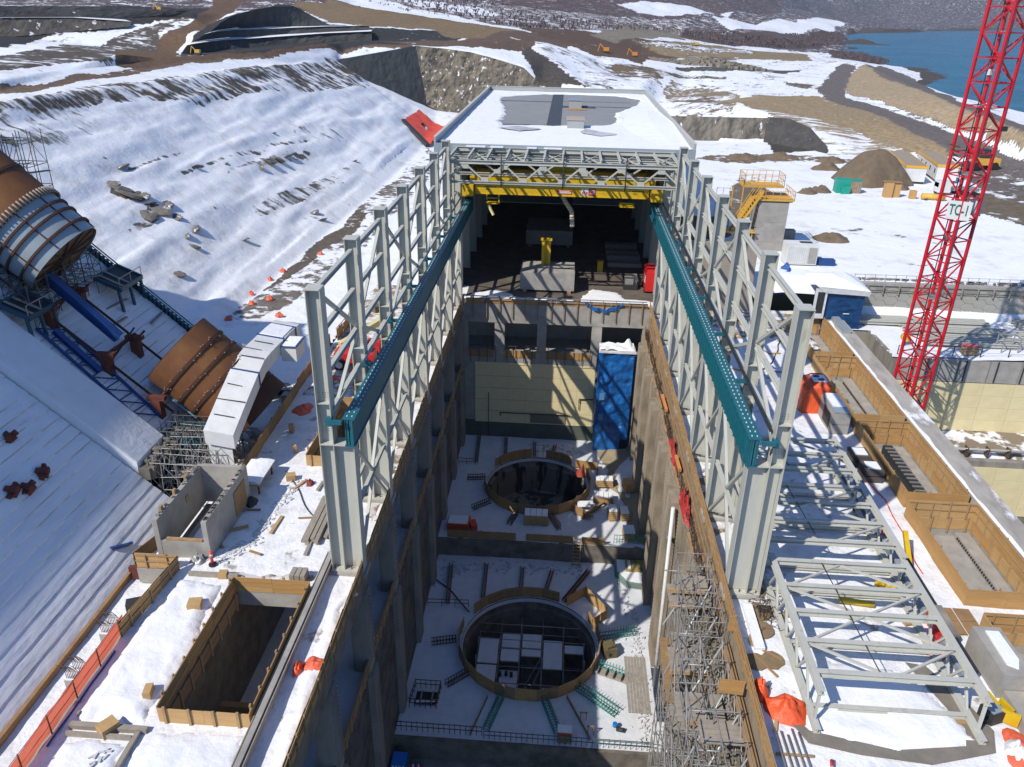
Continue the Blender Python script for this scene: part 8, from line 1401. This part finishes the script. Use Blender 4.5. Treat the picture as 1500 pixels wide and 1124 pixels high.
def pallet(x, y, z, a, b, n, rz, label, snow=True, mt=None):
    t = thing('pallet_stack', label, 'pallet stack', (x, y, z), 'timber stacks on the pit floors'); c, s = cos(rz), sin(rz)
    for k in range(n):
        part('layer', MB().cbox((x, y, z + 0.1 + 0.3 * k), a * (1 - 0.04 * k), b, 0.26, rz), mt or TB, t)
        for o_ in (-0.35, 0.35): part('bearer', MB().cbox((x - s * 0 + c * a * o_, y + s * a * o_, z + 0.02 + 0.3 * k), 0.12, b, 0.09, rz), TIMB, t)
    if snow:
        for k in range(4): o_ = -0.36 + 0.24 * k; part('snow_cap', MB().cbox((x + c * a * o_, y + s * a * o_, z + 0.1 + 0.3 * n), a * 0.22, b * 0.94, 0.07, rz), SNOW, t)
pallet(6.9, 83.0, ZB + .25, 2.2, 1.2, 3, 0.05, 'pallet stack beside the right of the farther ring, the farthest one'); pallet(6.7, 79.6, ZB + .1, 2.4, 1.3, 3, -0.05, 'pallet stack beside the farther ring, the second one'); pallet(-1.2, 74.8, ZB + .05, 2.8, 1.5, 4, 0.0, 'wide pallet stack below the farther ring'); pallet(9.8, 81.8, ZB + .6, 1.2, 1.4, 4, 0.3, 'tan box stack against the sandy slope by the right wall', False); pallet(9.0, 76.6, ZB + .1, 1.0, 1.6, 3, 0.1, 'pallet stack near the right wall beside the walkway'); pallet(7.6, 76.4, ZB + .1, 1.0, 1.5, 4, 0.1, 'timber frame stack between the A shaped boards and the right wall'); pallet(9.3, 72.9, ZB + .05, 1.3, 1.7, 3, 0.05, 'pallet stack at the step by the right wall')
t = thing('corner_boards', 'angled stack of brown boards forming a corner below the farther ring', 'board stack', (4.2, 76, ZB + .05))
for k in range(6): part('board', MB().cbox((3.3 + 0.18 * k, 77.1 - 0.25 * k * 0.3, ZB + 0.1 + 0.1 * k), 0.28, 3.4, 0.14, 0.75), PLYO, t); part('board', MB().cbox((5.1 + 0.12 * k, 77.0 + 0.1 * k, ZB + 0.1 + 0.1 * k), 0.28, 3.2, 0.14, -0.7), PLYO, t)
part('snow_cap', MB().cbox((4.3, 77.9, ZB + 0.75), 1.5, 1.2, 0.06, 0.1), SNOW, t)
t = thing('orange_bin', 'snow filled orange tarp lined bin on the far floor by the left wall', 'bin', (-9.9, 73.1, ZB)); part('body', MB().box(-11.2, 72.2, ZB + 0.05, -8.7, 74.0, ZB + 0.95), mat('dark_orange_tarp', (0.62, 0.08, 0.03), 0.6, bump=0.08, bscale=3), t); part('snow_cap', MB().box(-11.1, 72.35, ZB + 0.95, -8.9, 73.85, ZB + 1.06), SNOW, t); part('fold', MB().cbox((-8.3, 73.0, ZB + 0.05), 0.7, 1.3, 0.7, 0.3), mat('dark_orange_tarp', (0.62, 0.08, 0.03), 0.6), t)
t = thing('ladder', 'short timber ladder down the step between the pit floors', 'ladder', (3.5, 70.7, ZA))
for x in (3.1, 3.9): part('rail', MB().bar((x, 70.1, ZA), (x, 70.9, ZB + 1.0), 0.09), TIMB, t)
for k in range(8): part('rung', MB().box(3.1, 70.13 + 0.1 * k - 0.03, ZA + 0.3 + 0.4 * k, 3.9, 70.19 + 0.1 * k, ZA + 0.36 + 0.4 * k), TIMB, t)
t = thing('octagon_pad', 'raised snowy octagonal pad with a mossy plywood cover by the right wall', 'concrete pad', (9.6, 69.6, ZA)); P = [(7.9, 71.0), (7.9, 68.9), (9.0, 67.2), (11.2, 66.9), (11.2, 71.0)]
part('slab', MB().prism(P, ZA + 0.02, ZA + 0.7), CONC, t); part('snow_cap', MB().prism([(9.4 + (x - 9.4) * 0.93, 69.3 + (y - 69.3) * 0.93) for x, y in P], ZA + 0.7, ZA + 0.8), SNOW, t)
part('cover', MB().box(8.9, 68.8, ZA + 0.8, 11.1, 70.8, ZA + 0.95), mat('mossy_plywood', (0.36, 0.27, 0.10), 0.85, col2=(0.16, 0.15, 0.03), scale=0.9, thr=(0.5, 0.56)), t); part('snow_lump', MB().cbox((9.3, 69.8, ZA + 0.95), 0.3, 1.3, 0.12), SNOW, t)
mb = MB()
for a, b in zip(P[:-2], P[1:-1]):
    for k in range(12): x = a[0] + (b[0] - a[0]) * k / 12 - 0.1; y = a[1] + (b[1] - a[1]) * k / 12 - 0.1; mb.tube((x, y, ZA), (x, y, ZA + 0.9), 0.03, 4)
part('rebar_fringe', mb, GREENB, t, kind='stuff')
t = thing('steel_block', 'dark olive steel block on the sunlit near floor', 'steel block', (6.6, 57.3, ZA)); part('body', MB().cbox((6.6, 57.3, ZA + 0.1), 1.25, 1.3, 1.0, 0.25), mat('olive_brown', (0.15, 0.12, 0.055), 0.8, col2=(0.10, 0.08, 0.04), scale=2), t); part('cap', MB().cbox((6.6, 57.3, ZA + 1.1), 0.9, 0.9, 0.25, 0.5), mat('olive_brown', (0.15, 0.12, 0.055), 0.8), t); part('slot', MB().cbox((6.7, 56.7, ZA + 0.3), 0.3, 0.1, 0.4, 0.25), BLACK, t)
t = thing('lumber_bundle', 'pale lumber bundle with snow on the sunlit near floor', 'lumber bundle', (6.6, 54.6, ZA))
for k in range(3): part('board', MB().bar((5.1, 55.3 - 0.28 * k, ZA + 0.3), (8.1, 54.2 - 0.28 * k, ZA + 0.3), 0.24, 0.3), LUMB, t)
for k in range(4): part('tie', MB().cbox((5.6 + 0.7 * k, 54.75 - 0.26 * k, ZA + 0.46), 0.1, 0.9, 0.22, -0.35), DARK, t)
t = thing('blue_drum', 'small blue capped drum on the sunlit near floor', 'drum', (7.0, 48.6, ZA)); part('body', MB().tube((6.95, 48.5, ZA + 0.1), (7.5, 48.2, ZA + 0.35), 0.2, 10), DARK, t); part('cap', MB().tube((6.75, 48.6, ZA + 0.35), (6.75, 48.6, ZA + 0.65), 0.22, 12), mat('bright_blue_paint', (0.01, 0.17, 0.55), 0.4), t)
t = thing('red_topped_box', 'brown box with a red strip at the near edge of the pit floor', 'box', (2.4, 47.3, ZA)); part('body', MB().cbox((2.4, 47.2, ZA + 0.05), 1.2, 0.9, 1.0), PLYO, t); part('snow_cap', MB().cbox((2.4, 47.3, ZA + 1.05), 1.2, 0.8, 0.07), SNOW, t); part('red_strip', MB().box(1.8, 46.72, ZA + 0.95, 3.0, 46.75, ZA + 1.08), REDM, t)
for p, q, lb in (((-4.5, 51.0), (-5.6, 46.8), 'timber edging running from the nearer ring to the floor edge, left'), ((2.6, 51.6), (4.6, 47.2), 'timber edging running from the nearer ring to the floor edge, right')): solo('edging_board', MB().bar((p[0], p[1], ZA + 0.2), (q[0], q[1], ZA + 0.2), 0.08, 0.3), PLYO, lb, 'edging', group='edging boards by the nearer ring')
for (x, y), lb in zip(((4.0, 49.2), (4.6, 47.8)), ('small timber stand on the near floor, the farther one', 'small timber stand on the near floor, the nearer one')):
    t = thing('timber_stand', lb, 'stand', (x, y, ZA), 'timber stands at the floor edge')
    for dx in (-0.25, 0.25): part('leg', MB().box(x + dx, y, ZA, x + dx + 0.08, y + 0.08, ZA + 1.0), TIMB, t)
    part('top', MB().box(x - 0.3, y, ZA + 0.9, x + 0.38, y + 0.1, ZA + 1.0), TIMB, t)
# scaffold platform inside the nearer shaft
ZS = ZA - 1.6
t = thing('shaft_scaffold', 'snowy scaffold platforms with a stair inside the nearer round shaft', 'scaffold', (CA[0], CA[1], ZS))
decks = [(-6.1, -4.15, 56.6, 60.0, 0), (-6.1, -4.15, 52.6, 56.4, 0), (-3.9, -2.05, 59.0, 60.9, -.2), (-3.9, -2.05, 57.2, 58.8, -.2), (-3.9, -2.1, 54.6, 57.0, -1.2), (-1.85, 0.1, 59.0, 60.9, -.1), (-1.85, 0.1, 57.9, 58.8, -.1), (0.3, 2.2, 56.4, 60.2, -.1), (0.3, 2.2, 51.9, 54.2, -.3), (2.4, 4.3, 58.6, 59.7, -.1)]
for x0, x1, y0, y1, dz in decks:
    for k in range(3):
        xa = x0 + (x1 - x0) * k / 3; part('deck_board', MB().box(xa + 0.01, y0, ZS + dz, xa + (x1 - x0) / 3 - 0.01, y1, ZS + dz + 0.08), TIMB, t)
    part('snow_cap', MB().box(x0 + 0.03, y0 + 0.03, ZS + dz + 0.08, x1 - 0.03, y1 - 0.03, ZS + dz + 0.17), SNOWP, t)
for x in (-6.2, -4.05, -2.0, 0.2, 2.3, 4.3):
    for y in (52.4, 54.4, 56.5, 58.9, 61.0):
        if hypot(x - CA[0], y - CA[1]) < RA - 0.5: part('standard', MB().tube((x, y, ZA - 7.4), (x, y, ZS + random.choice((0.1, 1.2, 1.3))), 0.05, 6), GALV, t)
    y0, y1 = [CA[1] + s * sqrt(max(0.2, (RA - .6) ** 2 - (x - CA[0]) ** 2)) for s in (-1, 1)]
    for z in (ZS - 0.1, ZS - 2.2): part('ledger', MB().tube((x, max(52, y0), z), (x, y1, z), 0.05, 5), GALV, t)
for y in (54.4, 56.5, 58.9, 61.0):
    hx_ = sqrt((RA - .6) ** 2 - (y - CA[1]) ** 2)
    for z in (ZS - 0.05, ZS - 2.2) + ((ZS + 1.1,) if y > 58 else ()): part('ledger', MB().tube((max(-6.2, CA[0] - hx_), y, z), (min(4.3, CA[0] + hx_), y, z), 0.05, 5), GALV, t)
part('stair_stringer', MB().bar((-1.7, 55.6, ZS - 2.6), (0.1, 57.7, ZS), 0.1, 0.25), GALV, t); part('stair_stringer', MB().bar((-1.1, 55.2, ZS - 2.6), (0.3, 57.0, ZS), 0.1, 0.25), GALV, t)
for k in range(10): s = k / 9; part('tread', MB().bar((-1.7 + 1.8 * s, 55.6 + 2.1 * s, ZS - 2.6 + 2.6 * s), (-1.1 + 1.4 * s, 55.2 + 1.8 * s, ZS - 2.6 + 2.6 * s), 0.25, 0.05), DARK, t)
part('lower_panel', MB().box(0.3, 54.4, ZS - 2.4, 2.2, 56.3, ZS - 2.3), PLYO, t)
for x, y in ((-2.1, 52.0), (-0.3, 52.0)): part('timber_post', MB().cbox((x, y, ZS - 0.5), 0.14, 0.14, 1.5), TB, t)
for a in ((-3.8, 56.2), (-3.2, 56.3), (-2.7, 56.2)): part('tool', MB().cbox((a[0], a[1], ZS - 1.02), 0.3, 0.25, 0.5), DARK, t)
heap('red_sheet', 'dark red sheet hanging at the right rim of the farther shaft', 'sheet', (4.2, 85.6, ZB + 0.1), 0.9, 0.9, 0.9, mat('brick_red_sheet', (0.30, 0.045, 0.025), 0.7), 121)
# ================================================================ SCAFFOLD TOWER BY THE RIGHT WALL
t = thing('access_scaffold', 'dense grey scaffold tower with timber decks by the right pit wall', 'scaffold', (9.8, 44, ZA))
scaffold(t, 9.2, 11.4, 38.0, 44.8, ZA, 0.0, 1.1, 1.5, 2.0, 0.045, 0.8, GALV, 0.35, 0.04); scaffold(t, 8.5, 11.2, 26, 37.4, ZC, -0.6, 1.35, 1.9, 2.0, 0.045, 0.6, GALV, 0.35, 0.04)
def sdeck(x0, x1, y0, y1, z, mt=LUMB):
    n = max(2, int((y1 - y0) / 0.3))
    for k in range(n): part('plank', MB().box(x0, y0 + (y1 - y0) * k / n + 0.01, z + 0.01 * (k % 2), x1, y0 + (y1 - y0) * (k + 1) / n - 0.01, z + 0.06 + 0.01 * (k % 2)), mt, t)
for a in ((9.2, 11.4, 43.0, 44.7, -1.8), (9.2, 11.3, 41.0, 43.0, -5.6), (8.7, 11.6, 42.2, 44.4, -2.4), (8.7, 10.9, 39.0, 41.2, -5.2), (8.2, 11.0, 33.0, 35.2, -3.0), (8.6, 11.2, 37.6, 38.6, -8.0), (8.1, 10.6, 28.0, 30.4, -4.0), (9.0, 11.6, 30.4, 32.0, -1.6)): sdeck(*a)
for k, (a_, z_) in enumerate((((9.2, 11.3, 40.0, 42.0), -9.4), ((9.2, 11.3, 42.2, 44.4), -12.0), ((8.6, 10.9, 35.4, 37.2), -6.4), ((8.6, 10.9, 30.6, 32.6), -8.6), ((8.6, 10.9, 26.6, 28.0), -7.0), ((8.7, 9.6, 38.4, 44.4), -7.4))): sdeck(*a_, z_, (LUMB, PLYO)[k % 2])
for y0, z in ((42.95, -1.9), (42.15, -2.5), (38.95, -5.3), (32.95, -3.1), (40.95, -5.7)): part('toe_board', MB().box(8.6, y0 - 0.05, z, 11.2, y0, z + 0.3), TB, t)
for k in range(7): sdeckx = 7.5 + 0.27 * k; part('walkway_plank', MB().box(sdeckx, 46.8, ZA + 4.0, sdeckx + 0.24, 53.0, ZA + 4.06), LUMB, t)
for k in range(7):
    y = 27 + 2.6 * k; part('long_brace', MB().tube((8.5, y, -4.5 - (k % 3)), (11.4, y + 2.6, -1.2 + 0.4 * (k % 2)), 0.06, 5), mat('bright_galvanised', (0.55, 0.55, 0.54), 0.4, 0.3), t)
for k in range(7): part('guard_rail', MB().tube((8.5, 27 + 2.9 * k, -1.2 - 0.3 * (k % 3)), (11.3, 27 + 2.9 * k, -1.2 - 0.3 * (k % 3)), 0.05, 5), GALV, t)
part('rim_deck', MB().box(11.2, 28, -1.2, 11.7, 37.5, -1.1), PLYO, t)
t = thing('plywood_end', 'bright plywood upright panels where the right guard meets the scaffold', 'plywood', (11.6, 36, 0)); plyrun(t, [(11.4, 37.4), (11.9, 37.5)], h=1.2, mats=(2,), post=0, rail=False); plyrun(t, [(10.2, 33.1), (11.6, 33.0)], h=1.1, z=-0.6, mats=(0,), post=0, rail=False)
heap('red_netting', 'red netting tangled with rebar on the right wall ledge, near the scaffold', 'netting', (11.45, 55, -3.2), 0.32, 2.6, 1.2, mat('deep_red_net', (0.42, 0.03, 0.03), 0.7), 131, 20, 1.4); heap('red_netting', 'red netting strip on the right wall ledge, farther along', 'netting', (11.5, 64, -3.2), 0.25, 3.4, 0.9, mat('deep_red_net', (0.42, 0.03, 0.03), 0.7), 133, 20, 1.4)
for k, (y, z) in enumerate(((72, -2.0), (60.5, -2.2))): solo('orange_board', MB().cbox((11.45, y, z), 0.25, 3.4 - k, 0.3, 0.03), mat('orange_board', (0.62, 0.24, 0.07), 0.8), ('orange tinted board on the right wall ledge, the farther one', 'orange tinted board on the right wall ledge, the nearer one')[k], 'board')
t = thing('downpipe', 'tall pale pipe standing against the right pit wall by the scaffold', 'pipe', (10.7, 58, ZA)); part('pipe', MB().tube((10.55, 53.5, ZA + 0.2), (10.6, 55.5, -3.4), 0.16, 10), WTARP, t)
for z in (-18, -12, -6.5): part('clamp', MB().tube((10.56, 53.7 + (z + 21.6) * 0.11, z), (10.56, 53.72 + (z + 21.6) * 0.11, z + 0.2), 0.22, 10), GALV, t)
# rocks on the snowy hillside
ico = []; 
def rockmesh(sd):
    mb = MB(); n, m_ = 9, 6; V = []
    for j in range(m_ + 1):
        for i in range(n): ph = pi * j / m_; a = 2 * pi * i / n; k = 1 + 0.45 * nz(cos(a) * sin(ph) * 1.5, sin(a) * sin(ph) * 1.5, 1.0, sd + cos(ph)); V.append((k * sin(ph) * cos(a), k * sin(ph) * sin(a), 0.55 * k * cos(ph)))
    mb.add(V, [(j * n + i, j * n + (i + 1) % n, (j + 1) * n + (i + 1) % n, (j + 1) * n + i) for j in range(m_) for i in range(n)], False); return mb.mesh('rock', mat('hill_rock', (0.21, 0.19, 0.16), 0.95, col2=(0.14, 0.125, 0.105), scale=1.2, col3=(0.75, 0.76, 0.78), scale3=0.6, thr3=(0.60, 0.64)))
RM = [rockmesh(k * 3.3) for k in range(4)]
HR = ROCKS
for i, (x, y, s) in enumerate(HR):
    if i % 2 and s < 1.5: continue
    s *= 0.8
    o = bpy.data.objects.new('hill_rock', RM[i % 4]); C.objects.link(o); o.location = (x, y, zat(x, y) - 0.12 * s); o.scale = (s * random.uniform(.8, 1.3), s * random.uniform(.7, 1.6), s * random.uniform(.35, .6)); o.rotation_euler = (0, -0.4, random.uniform(0, 6)); tag(o, 'grey brown rock sticking out of the snowy hillside', 'rock', 'rocks on the snowy hillside')

# offcuts, hoses and other litter of the site
rnd = random.Random(11); OFF = [MB().box(-0.5, -0.06, 0, 0.5, 0.06, 0.08).mesh('timber_offcut', m_) for m_ in (TB, LUMB, PLYO)]
for n_, (x0, x1, y0, y1), lb, gp in ((34, (-23.8, -15.2, 66, 98), 'timber offcut lying on the trampled snow behind the left columns', 'offcuts behind the left columns'), (16, (16, 27, 74, 93), 'timber offcut lying on the trampled snow behind the right columns', 'offcuts behind the right columns'), (12, (-23.5, -15.5, 40.5, 52.5), 'timber offcut lying on the left deck near the concrete box', 'offcuts near the concrete box'), (10, (12.4, 14, 22, 38), 'timber offcut lying beside the bottom plywood guard', 'offcuts beside the bottom guard')):
    for k in range(n_):
        o = bpy.data.objects.new('timber_offcut', OFF[k % 3]); C.objects.link(o); s_ = rnd.uniform(0.5, 2.2); o.location = (rnd.uniform(x0, x1), rnd.uniform(y0, y1), 0.12); o.scale = (s_, rnd.uniform(.8, 2.2), 1); o.rotation_euler = (0, rnd.uniform(-.04, .04), rnd.uniform(0, 3.1)); tag(o, lb, 'offcut', gp)
def hose(pts, r, mt_, label):
    P = []
    for a, b in zip(pts[:-1], pts[1:]):
        for k in range(8): s_ = k / 8; x = a[0] + (b[0] - a[0]) * s_; y = a[1] + (b[1] - a[1]) * s_; P.append((x + 0.35 * nz(x, y, 0.35, r * 99), y + 0.35 * nz(x, y, 0.35, 5 + r * 99), a[2] + (b[2] - a[2]) * s_))
    solo('hose', MB().path(P + [pts[-1]], r, 5), mt_, label, 'hose')
hose([(-21, 52.6, .13), (-18, 48, .13), (-15.2, 44, .13)], 0.035, BLACK, 'thin black hose across the snow from the farther shaft to the plank stack')
hose([(-23.5, 70, .13), (-19.5, 80, .13), (-16, 92, .13)], 0.05, BLACK, 'black hose along the deck behind the left columns'); hose([(16, 60, .14), (19, 72, .14), (24, 80, .14), (27, 88, .14)], 0.05, BLACK, 'black hose across the snow between the right columns and the orange load')
hose([(-11.5, 66.5, ZA + .15), (-9, 63.8, ZA + .15), (-7.4, 61.6, ZA + .3)], 0.07, BLACK, 'thick black hose on the near pit floor running to the ring guard'); hose([(24.9, 30, .12), (25.2, 24, .12), (24.4, 18, .12)], 0.05, BLUE, 'blue hose at the bottom right edge of the deck'); hose([(24.3, 60, .14), (26.4, 53, .14), (25.6, 44, .14)], 0.045, OTARP, 'orange cable beside the plywood boxes')
# leafless brush beside the river: thin twig fans standing on the ground
def brush(n, sampler, seed, h0, h1, name='brush', col=(0.15, 0.11, 0.105)):
    rnd = np.random.RandomState(seed); P = sampler(rnd, n); zz = heights(P[:, 0].copy(), P[:, 1].copy()); k = zz > -1.6; P = P[k]; zz = zz[k]; mb = MB()
    for (x, y), z in zip(P, zz):
        h = rnd.uniform(h0, h1); w_ = h * rnd.uniform(.25, .5)
        for j in range(3): a = rnd.uniform(0, 6.28); b = rnd.uniform(0, 6.28); tx, ty = x + 0.4 * h * cos(b), y + 0.4 * h * sin(b); mb.add([(x - 0.12 * w_ * cos(a), y - 0.12 * w_ * sin(a), z - 0.5), (x + 0.12 * w_ * cos(a), y + 0.12 * w_ * sin(a), z - 0.5), (tx + w_ * cos(a) * .6, ty + w_ * sin(a) * .6, z + h), (tx - w_ * cos(a) * .6, ty - w_ * sin(a) * .6, z + h * 0.8)], [(0, 1, 2, 3)])
    struct(name, mb, mat('bare_brush', col, 0.95, col2=(0.11, 0.08, 0.078), scale=0.05), kind='stuff')
def inz(i):
    Pz = ZONES[i][3]; xs = [p[0] for p in Pz]; ys = [p[1] for p in Pz]
    def f(rnd, n):
        X = rnd.uniform(min(xs), max(xs), n * 4); Y = rnd.uniform(min(ys), max(ys), n * 4); k = inpoly(X, Y, Pz); return np.stack([X[k], Y[k]], -1)[:n]
    return f
brush(7000, inz(17), 1, 1.2, 3.0); brush(1200, inz(18), 2, 0.8, 1.8); brush(1800, inz(10), 3, 1.0, 2.6)
# ================================================================ THIN COLD AIR
mb = MB(); mb.box(-2600, -200, -30, 6600, 7200, 1300)
M = bpy.data.materials.new('thin_haze'); M.use_nodes = True; t_ = M.node_tree; t_.nodes.remove(t_.nodes['Principled BSDF'])
pv = t_.nodes.new('ShaderNodeVolumePrincipled'); pv.inputs['Color'].default_value = (0.80, 0.88, 1.0, 1); pv.inputs['Density'].default_value = 0.00007; pv.inputs['Anisotropy'].default_value = 0.2
t_.links.new(pv.outputs[0], t_.nodes['Material Output'].inputs['Volume'])
hz = struct('haze', mb, M, kind='stuff')
